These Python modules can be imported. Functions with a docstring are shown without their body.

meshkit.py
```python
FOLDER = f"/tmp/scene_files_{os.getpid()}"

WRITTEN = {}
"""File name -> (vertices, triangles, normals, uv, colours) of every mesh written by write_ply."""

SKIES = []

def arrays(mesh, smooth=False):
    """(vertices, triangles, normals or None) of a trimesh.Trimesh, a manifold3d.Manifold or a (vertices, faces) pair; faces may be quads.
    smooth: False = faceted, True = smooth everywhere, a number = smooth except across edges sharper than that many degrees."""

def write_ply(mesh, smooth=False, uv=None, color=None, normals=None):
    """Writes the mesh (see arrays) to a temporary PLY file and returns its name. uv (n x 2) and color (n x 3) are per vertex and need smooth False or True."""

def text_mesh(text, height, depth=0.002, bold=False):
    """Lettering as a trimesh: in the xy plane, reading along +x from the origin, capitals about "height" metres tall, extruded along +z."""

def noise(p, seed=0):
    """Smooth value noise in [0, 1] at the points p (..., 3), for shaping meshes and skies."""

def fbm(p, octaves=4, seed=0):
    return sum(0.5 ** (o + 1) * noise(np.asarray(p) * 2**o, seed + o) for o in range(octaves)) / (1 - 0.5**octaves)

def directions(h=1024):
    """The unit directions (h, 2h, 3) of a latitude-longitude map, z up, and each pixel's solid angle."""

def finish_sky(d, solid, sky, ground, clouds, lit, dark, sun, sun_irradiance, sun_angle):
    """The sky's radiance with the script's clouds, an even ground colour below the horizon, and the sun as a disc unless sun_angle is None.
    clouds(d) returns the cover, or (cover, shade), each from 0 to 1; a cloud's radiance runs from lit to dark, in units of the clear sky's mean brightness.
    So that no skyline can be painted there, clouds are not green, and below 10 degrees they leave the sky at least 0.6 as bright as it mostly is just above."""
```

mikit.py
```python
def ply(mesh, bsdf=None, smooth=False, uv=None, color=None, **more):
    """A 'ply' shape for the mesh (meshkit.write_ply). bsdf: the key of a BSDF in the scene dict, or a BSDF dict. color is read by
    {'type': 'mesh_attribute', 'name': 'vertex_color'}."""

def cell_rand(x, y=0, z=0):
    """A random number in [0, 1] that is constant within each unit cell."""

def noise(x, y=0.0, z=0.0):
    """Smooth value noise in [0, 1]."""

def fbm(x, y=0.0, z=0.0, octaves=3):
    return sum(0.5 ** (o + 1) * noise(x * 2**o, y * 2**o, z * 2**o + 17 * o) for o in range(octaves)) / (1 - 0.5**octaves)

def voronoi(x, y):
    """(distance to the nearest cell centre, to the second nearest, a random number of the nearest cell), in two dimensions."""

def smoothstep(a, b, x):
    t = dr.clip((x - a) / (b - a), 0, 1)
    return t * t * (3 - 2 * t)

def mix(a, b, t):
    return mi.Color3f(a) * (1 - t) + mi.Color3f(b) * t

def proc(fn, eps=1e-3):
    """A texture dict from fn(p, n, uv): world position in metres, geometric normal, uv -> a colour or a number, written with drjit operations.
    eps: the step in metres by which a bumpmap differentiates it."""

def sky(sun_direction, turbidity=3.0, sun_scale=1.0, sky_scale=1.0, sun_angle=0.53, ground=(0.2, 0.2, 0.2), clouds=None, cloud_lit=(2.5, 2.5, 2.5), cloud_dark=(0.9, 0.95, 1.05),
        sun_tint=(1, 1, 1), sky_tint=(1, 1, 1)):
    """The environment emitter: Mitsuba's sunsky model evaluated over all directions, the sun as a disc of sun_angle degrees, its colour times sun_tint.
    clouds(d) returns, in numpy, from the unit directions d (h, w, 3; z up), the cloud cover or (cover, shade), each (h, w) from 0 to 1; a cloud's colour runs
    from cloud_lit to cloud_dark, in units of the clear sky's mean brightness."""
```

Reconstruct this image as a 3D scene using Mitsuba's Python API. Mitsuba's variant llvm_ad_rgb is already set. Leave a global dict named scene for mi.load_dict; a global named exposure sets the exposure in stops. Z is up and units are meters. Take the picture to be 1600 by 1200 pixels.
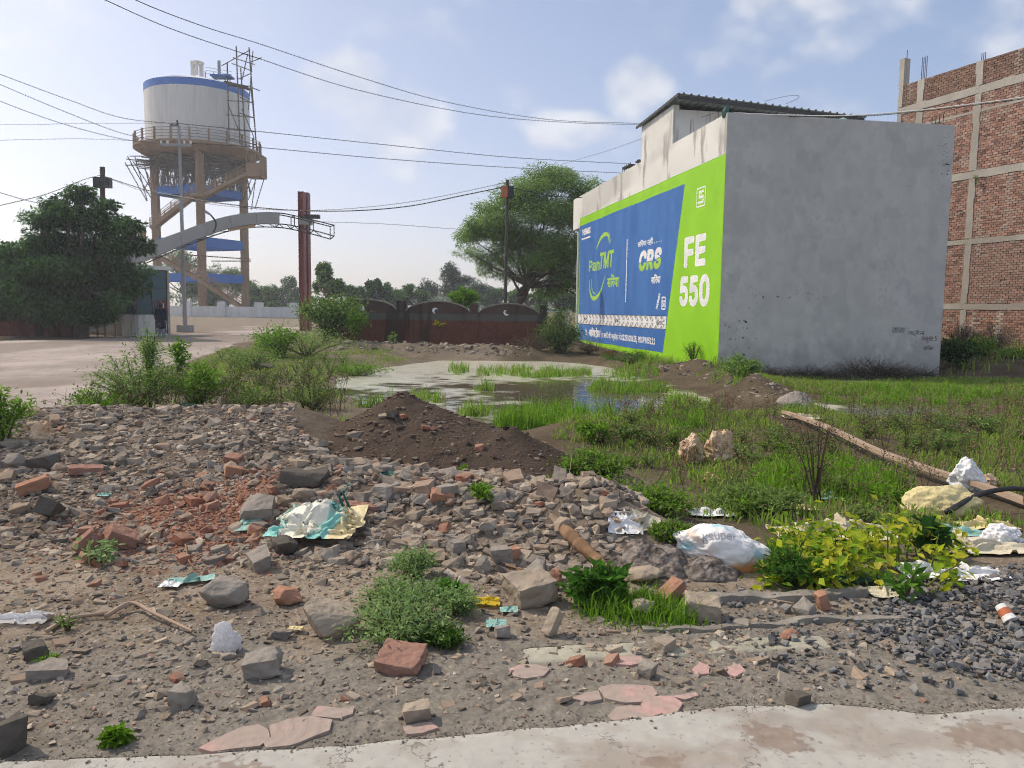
"""A vacant rubble-strewn plot beside a painted building, with a water tower, an unfinished gate arch and a brick block behind."""
import math
import numpy as np
import trimesh
import shapely
import drjit as dr
import mitsuba as mi
import mikit
import meshkit
from mikit import noise, fbm, voronoi, smoothstep, mix, cell_rand
from shapely.geometry import Polygon, LineString, Point
from scipy.spatial import ConvexHull
from scipy.ndimage import map_coordinates

T = mi.ScalarTransform4f
scene, labels = {}, {}

# ---------------------------------------------------------------- camera, sky, exposure
FOC, PITCH, ROLL, CAM_Z = 1210.0, 0.096, 0.013, 1.6          # focal length in pixels of a 1600 x 1200 picture, tilt and roll in radians
_c, _s = math.cos(PITCH), math.sin(PITCH)
FW, UP, RT = np.array([0, _c, -_s]), np.array([0, _s, _c]), np.array([1.0, 0, 0])
EYE = np.array([0, 0, CAM_Z])
_up = UP * math.cos(ROLL) - RT * math.sin(ROLL)
scene['camera'] = {'type': 'perspective', 'fov': math.degrees(2 * math.atan(800 / FOC)), 'fov_axis': 'x', 'near_clip': 0.05, 'far_clip': 4000.0,
                   'to_world': T().look_at(origin=EYE.tolist(), target=(EYE + FW).tolist(), up=_up.tolist())}
exposure = 1.46
SUN = (-0.607, 0.283, 0.743)


def cloud_cover(d):
    az = np.degrees(np.arctan2(d[..., 0], d[..., 1]))
    el = np.degrees(np.arcsin(np.clip(d[..., 2], -1, 1)))
    flat = d / np.maximum(d[..., 2:], 0.06)
    big = meshkit.fbm(np.stack([az / 9.0, el / 6.0, d[..., 1] * 2], -1), 5, 3)
    fine = meshkit.fbm(np.stack([az / 2.6, el / 1.9, d[..., 1] * 5], -1), 5, 11)
    wide = meshkit.fbm(np.stack([flat[..., 0] * 0.8, flat[..., 1] * 0.8, d[..., 2]], -1), 5, 7)
    bias = np.full(az.shape, -0.22)
    puffs = [(8.6, 15.2, 2.6, 2.4, .36), (10.8, 13.2, 3.0, 1.6, .3), (4.0, 12.6, 3.6, 1.5, .40), (7, 11.8, 5, 1.2, .25), (-12.2, 14.8, 3.4, 2.6, .44), (-8.6, 12.6, 4.6, 3.0, .44), (-6.0, 10.5, 5.0, 2.4, .36), (-14, 9.5, 6, 1.6, .2), (-3, 9, 5, 1.2, .2),
             (20, 22, 6, 3.6, .38), (27, 21.5, 8, 3.2, .32), (25, 17.5, 8, 2.4, .2), (14.5, 16.5, 3, 2.0, .16), (34, 17, 6, 4, .25), (-32, 11, 6, 3, .1)]
    for a, e, ra, re, s in puffs:
        bias = np.maximum(bias, s - 0.30 + 0.0 * az - 0.55 * np.clip(((az - a) / ra) ** 2 + ((el - e) / re) ** 2 - 0.35, 0, 1.2) * (s + .12))
    rest = np.where((np.abs(az) > 42) | (el > 34), 0.05, -0.2) + 0.25 * (wide - .5)
    bias = np.maximum(bias, np.where(el > 6, rest, -0.3))
    m = big * 0.5 + fine * 0.5 + bias * 1.0
    cover = np.clip((m - 0.36) / 0.34, 0, 1)
    cover = cover * cover * (3 - 2 * cover) * np.clip((el - 3) / 6, 0, 1)
    shade = np.clip(0.55 - (fine - .45) * 1.6 - (el - 12) * 0.01, 0, 1)
    return cover * 0.60, shade


scene['sky'] = mikit.sky(SUN, turbidity=6.0, sun_scale=1.0, sky_scale=1.6, sky_tint=(1.08, .99, .975), sun_tint=(.96, 1.0, 1.06), clouds=cloud_cover, cloud_lit=(1.9, 1.88, 1.88), cloud_dark=(1.15, 1.2, 1.3), ground=(0.18, 0.17, 0.15))

# lettering outlines: areas '/', rings ';', x,y pairs ','
TEXT = {
    'pan': '119,-2,119,54,120,55,132,55,134,52,140,55,153,55,158,53,164,47,167,39,167,-2,164,-4,156,-4,153,-3,152,-1,152,36,146,42,138,41,134,36,134,-1,133,-3,122,-4/62,10,63,22,68,28,79,32,92,33,96,34,95,40,91,42,84,42,80,40,76,34,65,37,64,43,72,52,80,55,96,55,101,53,107,48,110,42,110,36,111,35,111,-1,109,-4,98,-4,96,-2,88,-5,74,-4,70,-2,64,4;77,12,80,9,92,10,96,15,96,21,85,20,77,17/5,71,8,73,41,72,52,66,58,55,58,49,59,48,58,40,56,34,50,27,38,22,20,22,20,0,18,-3,6,-3,5,-2;20,37,37,36,40,37,44,43,43,54,39,58,36,59,20,59',
    'tmt': '150,60,150,71,151,73,154,74,207,74,210,73,211,60,209,58,189,58,189,0,188,-3,174,-4,172,-2,172,58,152,58/67,-2,67,72,69,74,86,74,88,72,91,61,104,31,105,25,106,25,125,73,143,74,145,72,145,-2,143,-4,129,-3,127,32,126,32,118,8,112,-4,100,-4,99,-3,87,29,85,31,83,-3,69,-4/1,60,1,71,2,73,5,74,58,74,61,73,62,60,60,58,40,58,40,0,39,-3,25,-4,23,-2,23,58,3,58',
    'crs': '151,25,166,25,170,21,170,17,174,14,185,14,189,17,189,20,184,23,173,25,161,30,152,38,149,46,149,56,152,64,158,71,171,77,181,78,181,77,189,77,195,75,205,68,205,66,209,62,210,53,211,53,209,47,205,45,191,46,188,50,188,53,184,56,176,56,172,53,172,50,182,46,186,46,195,43,202,39,208,33,211,26,212,18,211,18,210,9,204,0,202,0,200,-3,194,-6,186,-7,186,-8,173,-8,173,-7,168,-7,162,-5,159,-2,157,-2,150,6,147,14,147,21/1,43,3,55,11,67,15,71,24,76,32,77,32,78,44,78,44,77,52,76,61,71,70,60,73,51,73,46,68,41,55,41,53,42,50,46,49,51,41,56,31,55,24,47,24,43,23,42,23,27,25,21,31,15,41,14,46,16,49,19,51,26,55,29,68,29,72,26,73,19,70,10,61,-1,52,-6,44,-7,44,-8,32,-8,32,-7,24,-6,18,-3,6,9,3,15,1,27,0,27,0,43/79,74,85,77,109,77,109,76,122,75,128,72,135,65,139,56,139,50,140,49,139,47,139,40,135,31,130,25,142,3,141,-5,139,-5,138,-7,123,-7,121,-6,119,-4,118,0,116,1,106,20,101,20,101,0,98,-6,96,-7,82,-7,78,-3,78,72;116,43,117,46,116,53,112,55,101,55,101,43,113,42',
    'fe': '0,72,5,75,47,75,50,74,52,72,52,60,49,57,19,56,19,43,47,42,49,40,49,28,46,25,19,25,18,-3,16,-5,3,-5,0,-2/65,75,108,75,112,72,113,62,110,57,79,56,79,44,108,44,110,42,111,32,108,27,79,25,79,13,108,13,111,12,113,10,113,-2,110,-5,63,-5,60,-2,60,72',
    'n550': '2,22,16,22,18,20,19,14,23,12,31,12,36,19,35,28,33,31,29,33,22,33,15,29,4,30,1,32,1,44,2,45,5,72,10,75,46,75,49,74,51,72,51,59,50,58,48,57,23,57,21,55,21,50,28,51,38,49,45,45,52,36,55,22,53,11,49,4,45,0,36,-5,32,-6,17,-5,10,-2,2,6,0,11,0,20/78,22,80,20,81,14,85,12,93,12,98,19,97,28,95,31,91,33,84,33,77,29,66,30,63,32,63,44,64,45,67,72,72,75,108,75,111,74,113,72,113,59,112,58,110,57,85,57,83,55,83,50,90,51,100,49,107,45,114,36,117,22,115,11,111,4,107,0,98,-5,94,-6,79,-5,72,-2,64,6,62,11,62,20,64,22/130,63,136,70,143,74,154,76,164,74,175,66,180,57,180,53,182,50,183,26,181,16,178,9,176,5,169,-2,159,-6,148,-6,138,-2,129,8,124,26,125,50;150,12,157,12,162,17,164,25,164,46,161,54,156,58,149,57,144,50,143,45,143,25,145,17',
    'thermex': '169,38,170,39,195,39,197,38,198,39,206,39,212,31,212,29,214,29,218,33,221,39,229,39,231,37,231,35,222,23,222,21,220,20,220,18,230,4,231,-2,230,-3,222,-3,215,6,215,8,213,8,211,7,211,5,205,-3,197,-3,196,-2,195,-3,170,-3,169,-2;193,23,195,21,195,14,194,13,179,13,179,7,195,7,196,4,198,4,200,9,203,11,203,13,207,18,207,20,205,21,201,29,198,31,198,33,196,33,195,29,179,29,179,23/66,38,67,39,92,39,93,36,94,36,96,39,115,39,121,36,124,32,124,29,125,29,126,38,127,39,137,39,140,34,145,18,147,17,148,17,149,23,151,25,155,38,156,39,166,39,167,38,167,-2,166,-3,158,-3,157,-2,156,10,155,10,152,-1,150,-3,143,-3,140,2,139,8,137,10,136,-2,135,-3,127,-3,126,-2,125,-3,117,-3,115,-1,113,5,111,6,110,10,106,11,105,-2,104,-3,96,-3,94,0,92,-3,67,-3,66,-2;120,14,124,4,126,4,126,21,124,21,123,16;105,22,113,21,115,23,115,27,113,29,105,29;90,23,92,21,92,14,91,13,76,13,76,7,92,7,93,3,95,3,95,33,93,33,92,29,76,29,76,23/-1,31,-1,38,0,39,30,39,31,38,32,39,40,39,41,38,41,23,53,23,54,38,55,39,63,39,64,38,64,-2,63,-3,55,-3,54,-2,54,13,42,13,41,-2,40,-3,32,-3,31,-2,30,30,29,29,20,29,20,-2,19,-3,11,-3,10,-2,10,29,1,29',
    'n30': '43,31,44,31,46,41,52,48,56,50,68,50,74,47,80,38,81,28,82,28,81,13,76,2,68,-3,56,-3,52,-1,48,3,44,11;55,16,57,10,59,8,67,9,69,13,70,30,68,36,65,39,59,39,56,35,55,31/2,5,1,14,2,15,11,15,13,13,13,10,17,8,24,8,27,12,27,16,24,19,21,20,13,20,11,22,11,29,19,39,4,39,3,40,3,49,4,50,36,50,37,49,37,41,27,30,27,29,31,28,37,22,39,16,38,7,34,3,34,1,26,-3,13,-3,8,-1',
    'sariya': '-3,52,-3,62,-2,63,68,63,67,74,71,82,78,87,85,89,98,89,113,84,122,76,124,76,134,63,213,63,214,62,214,51,204,50,204,-2,203,-3,192,-3,191,-2,191,50,179,50,179,-2,178,-3,167,-3,165,-1,165,12,159,10,149,10,141,13,136,17,130,29,130,36,137,38,141,41,141,48,139,50,125,50,125,38,123,33,119,28,112,24,122,12,124,12,131,5,130,1,125,-4,121,-4,119,-1,117,-1,98,18,91,29,91,36,94,40,103,41,108,38,111,40,112,45,111,50,84,50,84,-2,83,-3,72,-3,71,-2,71,50,60,50,59,-2,58,-3,47,-3,46,-2,46,21,30,21,22,23,22,21,39,6,39,2,33,-4,30,-4,10,15,10,17,6,20,1,28,1,36,3,39,7,41,13,41,17,39,18,42,17,50,-1,50;146,28,150,23,157,23,165,27,165,50,154,50,155,39,152,32;81,65,83,63,117,64,110,71,97,76,84,75,81,72;32,42,30,34,42,34,46,35,46,50,31,50',
    'sariyanahi': '454,1,454,8,456,11,463,12,467,9,468,3,465,-2,458,-3/412,1,412,8,414,11,421,12,425,9,426,3,423,-2,416,-3/370,1,370,8,372,11,379,12,383,9,384,3,381,-2,374,-3/328,8,332,12,339,11,342,7,341,0,337,-3,330,-2,328,1/194,43,195,52,264,52,262,59,263,66,268,72,273,74,281,74,286,72,288,69,295,69,299,65,299,60,297,57,295,57,296,52,306,51,306,43,298,42,298,0,297,-2,287,-1,287,42,277,42,277,30,257,30,254,29,254,26,255,26,270,26,276,23,280,17,279,5,274,0,269,-2,266,-1,264,3,264,7,270,10,270,14,268,16,260,17,256,16,253,13,253,7,255,3,266,-6,266,-9,262,-13,258,-13,247,-3,243,5,243,15,246,20,244,23,244,33,249,38,267,39,267,42,235,42,235,-2,226,-2,225,-1,225,22,215,22,214,21,214,16,211,13,205,13,200,17,197,22,197,28,200,31,225,31,225,42,195,42;273,56,275,52,286,52,284,60,280,64,275,64,273,62/-2,43,-1,52,57,52,56,61,59,68,64,72,70,74,82,74,97,68,107,59,111,52,177,52,178,51,178,43,170,42,170,0,169,-2,159,-1,159,42,149,42,149,-2,139,-1,139,10,122,9,113,16,110,22,109,29,111,31,115,31,118,33,119,39,116,42,104,42,104,33,101,26,93,21,93,18,109,4,108,1,103,-3,101,-3,98,1,96,1,82,15,76,25,76,29,79,33,87,33,91,31,93,33,93,42,70,42,70,0,69,-2,60,-2,59,-1,59,42,50,42,49,-1,39,-2,38,19,17,20,17,18,32,5,32,2,27,-3,25,-3,7,15,1,25,1,29,4,33,11,34,15,32,15,42,-1,42;122,24,124,19,130,18,136,20,139,23,139,42,129,42,129,31,127,27;67,54,69,52,98,53,93,59,82,64,72,64,69,63,67,60;26,42,25,28,38,29,38,42',
    'line': '321,-15,309,-6,298,-15,295,-15,293,-14,293,-12,294,-9,307,1,309,1,311,1,324,-9,326,-12,325,-14,323,-15/836,-10,835,-8,836,-3,841,-3,843,-6,841,-10/512,-2,506,-1,506,5,508,7,513,6,514,4,513,-1/944,-2,938,-1,938,5,940,7,945,6,946,1/875,-2,869,-1,869,5,871,7,876,6,877,1/69,-2,67,0,67,6,69,8,75,7,76,5,75,-1/500,-1,494,-1,494,7,484,7,479,11,478,13,478,26,474,27,474,32,505,32,505,27,500,26;484,26,484,15,487,12,490,12,494,14,494,26/803,45,812,45,814,44,818,39,819,33,821,32,867,32,868,31,868,27,863,26,863,0,862,-1,857,-1,856,0,856,26,849,26,849,19,838,19,836,18,838,15,846,15,850,13,852,9,851,3,848,0,845,-1,833,0,824,7,827,11,829,11,832,8,837,5,845,5,846,6,846,8,844,10,835,9,830,14,830,20,832,23,834,24,843,24,843,26,820,26,820,-1,815,-1,815,0,803,-1,795,2,789,7,789,9,784,14,784,18,786,20,793,20,793,26,780,26,779,1,784,-1,791,-8,791,-11,787,-13,780,-5,774,-4,772,-5,771,-8,774,-9,779,-8,780,-9,781,-13,779,-14,770,-14,766,-11,765,-8,765,-5,767,-1,773,1,773,16,769,14,767,9,762,11,763,16,759,17,756,15,757,10,765,3,765,1,763,-1,760,-1,752,7,750,11,750,16,752,20,754,20,755,22,763,22,766,20,768,20,770,22,773,22,773,26,746,26,745,-1,740,-1,739,0,739,12,732,12,729,7,724,7,721,10,720,16,724,17,724,26,718,27,718,32,814,32,811,39,809,40,804,39;806,17,806,14,809,12,813,13,814,14,814,19,809,19;801,10,800,19,805,24,814,24,814,26,800,26,799,19,794,12,799,7,803,5,812,5,812,7,805,7;732,17,739,17,739,26,731,26,730,19/96,13,81,13,81,20,96,20/472,43,473,41,469,36,467,26,466,26,466,9,469,-2,473,-7,473,-9,467,-9,465,-7,461,2,460,14,459,14,460,28,461,28,462,35,467,43/697,11,696,29,690,43,696,43,702,31,703,8,702,8,701,0,697,-8,696,-9,690,-9,690,-7,694,-1,696,5,696,10/997,39,1008,39,1014,34,1015,32,1015,22,1013,18,1003,7,1015,6,1016,5,1016,-1,1015,-2,990,-2,989,-1,990,6,1004,20,1007,25,1007,29,1005,31,1000,31,998,30,997,25,989,25,990,33,992,34,992,36,994,36/959,34,965,39,976,39,978,38,983,32,983,23,981,19,984,16,985,13,984,4,977,-2,964,-2,961,1,959,1,959,3,956,6,956,13,957,16,961,19,958,23,958,32;969,15,965,13,965,9,967,6,975,6,976,7,976,13,973,15;966,28,966,25,969,23,973,23,975,26,974,31,968,31/915,39,914,40,914,45,923,45,925,44,930,36,930,33,937,31,937,27,932,26,932,0,931,-1,926,-1,925,0,925,26,918,26,918,-1,913,-1,912,0,912,12,905,12,902,7,897,7,894,10,893,16,897,17,897,26,891,27,891,32,925,32,925,34,922,39,920,40;905,17,912,17,912,26,903,26,903,19/669,46,675,46,679,44,679,42,682,39,683,33,690,31,690,27,685,26,685,0,684,-1,679,-1,678,0,678,26,672,26,672,0,671,-1,666,-1,666,16,665,18,660,18,662,13,662,8,657,3,648,4,643,9,639,17,639,21,644,22,649,10,654,8,656,9,656,12,651,18,652,23,665,23,666,26,638,26,637,27,637,32,664,32,663,41,665,44;669,39,669,34,671,32,678,32,675,40,671,40/606,46,612,46,616,44,616,42,619,39,620,33,627,31,627,27,622,26,622,0,621,-1,616,-1,615,0,615,26,610,26,610,20,608,16,603,12,610,4,613,3,611,-1,607,-1,595,11,593,15,594,20,600,20,602,19,603,20,604,22,604,26,588,26,588,-1,583,-1,582,0,582,12,569,12,569,10,578,3,578,1,576,-1,573,-1,567,4,567,6,561,11,559,15,560,20,562,21,568,20,568,26,555,26,554,-1,548,-1,548,6,537,5,532,8,530,12,530,16,533,22,537,24,548,24,548,26,529,26,528,27,528,32,601,32,600,41,602,44;608,40,606,35,608,32,615,32,612,40;575,26,574,17,581,17,582,19,582,26;543,17,547,14,548,14,548,18,544,19;538,11,542,10,539,15,536,15/7,49,12,51,25,50,31,47,33,44,35,44,41,36,50,36,50,30,44,30,44,22,29,20,30,17,41,17,46,13,47,6,45,2,39,-1,30,-1,23,2,17,7,17,10,21,13,28,6,37,5,40,6,40,11,29,10,23,16,24,25,27,27,37,27,37,30,13,30,12,0,11,-1,5,-1,5,30,0,30,0,36,3,36,3,44,4,46;21,45,13,45,10,42,10,36,32,36,28,42/67,24,67,30,69,32,75,31,76,29,75,23,69,22/127,24,126,31,127,33,128,34,134,34,135,35,135,37,132,37,123,34,120,37,119,40,119,46,122,48,128,50,138,50,145,46,146,48,148,49,186,49,186,57,189,63,194,67,200,69,211,69,211,68,219,67,226,63,228,60,230,60,235,55,238,49,245,49,246,47,252,50,261,50,266,48,268,46,271,49,294,49,296,47,296,38,294,36,289,36,289,0,288,-3,286,-4,277,-4,274,0,268,-4,266,-4,264,-3,261,3,254,10,247,10,243,13,242,8,240,5,243,1,243,-4,237,-8,233,-8,227,1,220,1,212,4,207,9,205,13,205,17,204,17,205,26,207,30,213,34,213,36,202,36,202,-2,200,-4,191,-4,189,-3,188,0,188,36,183,36,183,-2,181,-4,172,-4,170,-3,169,0,169,36,165,36,165,0,164,-3,162,-4,153,-4,151,-2,151,13,149,13,148,8,144,4,139,2,130,2,123,5,117,11,110,24,110,28,112,30,115,30,117,32,121,32,123,30,125,24;267,17,271,12,271,10,275,8,275,30,273,30,273,25,270,19;246,27,243,33,243,36,236,36,236,26,234,24,224,24,220,23,218,21,218,17,220,15,223,15,224,18,228,21,236,21,241,18,242,24;220,50,216,54,209,56,201,55,200,54,201,49;151,30,151,36,149,36,148,29,150,29;132,15,136,15,136,19,134,21,128,22,127,20/313,60,313,66,318,69,327,69,332,67,339,59,339,56,342,49,427,49,425,50,425,53,429,67,430,69,438,73,441,73,443,72,443,69,442,67,435,64,431,51,430,49,440,49,442,46,441,37,434,36,434,-2,432,-4,423,-4,421,-3,421,0,419,1,413,-5,410,-5,394,10,394,12,388,18,387,27,392,32,400,32,400,35,398,36,385,36,385,28,383,25,380,25,380,23,385,21,385,19,388,16,388,6,383,-1,376,-4,365,-4,365,-3,358,-2,350,3,346,-1,336,-3,336,-4,322,-3,316,0,311,6,310,13,309,13,309,18,312,26,316,30,318,30,319,32,327,34,327,36,308,36,306,38,306,47,308,49,328,49,325,56,316,55,315,56;420,5,420,14,411,14,411,13,418,5;413,36,413,28,420,27,420,36;372,9,374,11,374,12,369,12,367,9;356,36,341,36,341,24,340,22,339,21,328,21,324,19,323,16,323,13,325,10,334,9,344,13,350,19,353,19,352,30/1286,6,1284,-4,1281,-11,1275,-11,1275,-3,1276,-3,1276,3,1278,7,1285,7/1597,25,1593,24,1592,25,1592,32,1601,39,1609,39,1609,6,1617,6,1618,5,1618,-1,1617,-2,1592,-2,1591,4,1592,6,1601,7,1601,28,1600,28/1126,30,1125,25,1117,25,1118,33,1120,34,1120,36,1122,36,1125,39,1136,39,1138,38,1143,32,1143,22,1141,18,1131,7,1143,6,1144,5,1144,-1,1143,-2,1118,-2,1117,-1,1117,4,1132,20,1135,26,1135,29,1133,31,1128,31/1222,30,1221,25,1213,25,1214,33,1216,34,1216,36,1218,36,1221,39,1232,39,1234,38,1239,32,1239,22,1237,18,1227,7,1239,6,1240,5,1240,-1,1239,-2,1214,-2,1213,-1,1213,4,1228,20,1231,26,1231,29,1229,31,1224,31/1565,25,1561,24,1560,25,1560,32,1569,39,1577,39,1577,6,1585,6,1586,5,1586,-1,1585,-2,1560,-2,1559,4,1560,6,1569,7,1569,28,1568,28/1032,31,1030,30,1029,25,1021,25,1022,33,1024,34,1024,36,1026,36,1029,39,1040,39,1042,38,1047,32,1047,22,1045,18,1035,7,1047,6,1048,5,1048,-1,1047,-2,1022,-2,1021,-1,1021,4,1036,20,1039,26,1039,29,1037,31/1533,25,1529,24,1528,25,1528,32,1537,39,1545,39,1545,6,1553,6,1554,5,1554,-1,1553,-2,1528,-2,1527,4,1528,6,1537,7,1537,28,1536,28/1109,34,1112,27,1112,10,1109,3,1105,-1,1103,-2,1093,-2,1089,0,1085,5,1084,12,1083,12,1083,25,1086,33,1089,37,1093,39,1103,39;1104,23,1101,31,1096,31,1093,29,1092,21,1091,20,1091,16,1092,16,1092,10,1096,6,1101,6,1102,7,1104,14/1151,34,1157,39,1168,39,1170,38,1175,32,1175,23,1173,19,1176,16,1177,13,1176,4,1169,-2,1156,-2,1153,1,1151,1,1151,3,1148,6,1148,13,1149,16,1153,19,1150,23,1150,32;1161,15,1157,13,1157,9,1159,6,1167,6,1168,7,1168,13,1165,15;1158,28,1158,25,1161,23,1165,23,1167,26,1166,31,1160,31/1190,30,1190,32,1192,33,1192,35,1194,36,1194,38,1195,39,1202,39,1203,35,1197,28,1197,26,1203,23,1208,16,1208,8,1206,3,1200,-2,1189,-2,1183,3,1181,8,1182,19,1186,26,1188,27,1188,29;1199,15,1197,17,1193,17,1190,15,1190,8,1193,6,1197,6,1199,8/1330,29,1329,18,1316,-2,1309,-2,1308,-1,1308,2,1314,9,1314,12,1308,14,1303,21,1304,32,1311,39,1322,39,1329,32;1321,29,1319,31,1315,31,1312,29,1312,22,1315,20,1319,20,1321,22/1513,10,1512,16,1509,18,1505,18,1502,16,1495,17,1495,27,1496,27,1497,39,1519,39,1520,38,1520,32,1519,31,1505,31,1504,27,1512,26,1519,21,1521,17,1521,6,1520,4,1513,-2,1502,-2,1498,0,1494,6,1495,11,1502,11,1505,6,1511,6/1465,34,1471,39,1482,39,1484,38,1489,32,1489,23,1487,19,1490,16,1491,13,1490,4,1483,-2,1470,-2,1467,1,1465,1,1465,3,1462,6,1462,13,1463,16,1467,19,1464,23,1464,32;1475,15,1471,13,1471,9,1473,6,1481,6,1482,7,1482,13,1479,15;1472,28,1472,25,1475,23,1479,23,1481,26,1480,31,1474,31/1457,18,1444,-2,1437,-2,1436,-1,1436,2,1442,9,1442,11,1436,14,1433,17,1431,21,1431,29,1433,34,1439,39,1450,39,1457,32,1458,29;1447,31,1443,31,1440,29,1440,22,1443,20,1447,20,1449,22,1449,29/1426,29,1425,18,1412,-2,1405,-2,1404,-1,1404,2,1410,9,1410,12,1404,14,1399,21,1400,32,1407,39,1418,39,1425,32;1417,29,1415,31,1411,31,1408,29,1408,22,1411,20,1415,20,1417,22/1385,39,1391,34,1394,27,1394,10,1391,3,1387,-1,1385,-2,1375,-2,1371,0,1367,5,1366,12,1365,12,1365,25,1368,33,1371,37,1375,39;1386,14,1386,23,1383,31,1378,31,1375,29,1374,21,1373,20,1373,16,1374,16,1374,10,1378,6,1383,6,1384,7/1353,39,1359,34,1362,27,1362,10,1359,3,1355,-1,1353,-2,1343,-2,1339,0,1335,5,1334,12,1333,12,1333,25,1336,33,1339,37,1343,39;1354,14,1354,23,1351,31,1346,31,1343,29,1342,21,1341,20,1341,16,1342,16,1342,10,1346,6,1351,6,1352,7/1262,16,1259,18,1255,18,1252,16,1245,17,1245,27,1246,27,1247,39,1269,39,1270,38,1270,32,1269,31,1255,31,1254,27,1262,26,1269,21,1271,17,1271,6,1270,4,1263,-2,1252,-2,1248,0,1244,6,1245,11,1252,11,1255,6,1261,6,1263,10/1070,16,1067,18,1063,18,1060,16,1053,17,1053,27,1054,27,1055,39,1077,39,1078,38,1078,32,1077,31,1063,31,1062,27,1070,26,1077,21,1079,17,1079,6,1078,4,1071,-2,1060,-2,1056,0,1052,6,1053,11,1060,11,1063,6,1069,6,1071,10',
    'pan_small': '137,25,137,30,161,30,161,25,152,25,152,-1,147,-1,146,0,146,25/102,30,109,30,110,29,115,13,118,10,119,10,125,29,126,30,133,30,133,-1,128,-1,127,0,126,14,125,14,125,11,123,9,120,-1,115,-1,112,9,110,11,110,14,109,14,108,0,107,-1,102,-1/74,25,74,30,98,30,98,25,89,25,89,-1,84,-1,83,0,83,25/51,-1,51,23,58,22,59,23,65,23,67,22,70,19,70,15,71,15,71,0,70,-1,65,-1,65,16,63,18,60,18,57,15,57,0,56,-1/27,4,27,9,29,12,41,14,41,17,38,18,35,18,33,15,28,16,28,19,31,22,41,23,46,19,46,15,47,15,47,0,46,-1,41,-1,40,0,38,-1,32,-1;33,5,34,4,37,4,40,5,41,9,33,8/3,30,18,30,22,28,25,23,24,14,21,11,9,10,9,0,8,-1,3,-1;9,16,17,15,19,17,19,23,16,25,9,25',
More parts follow.
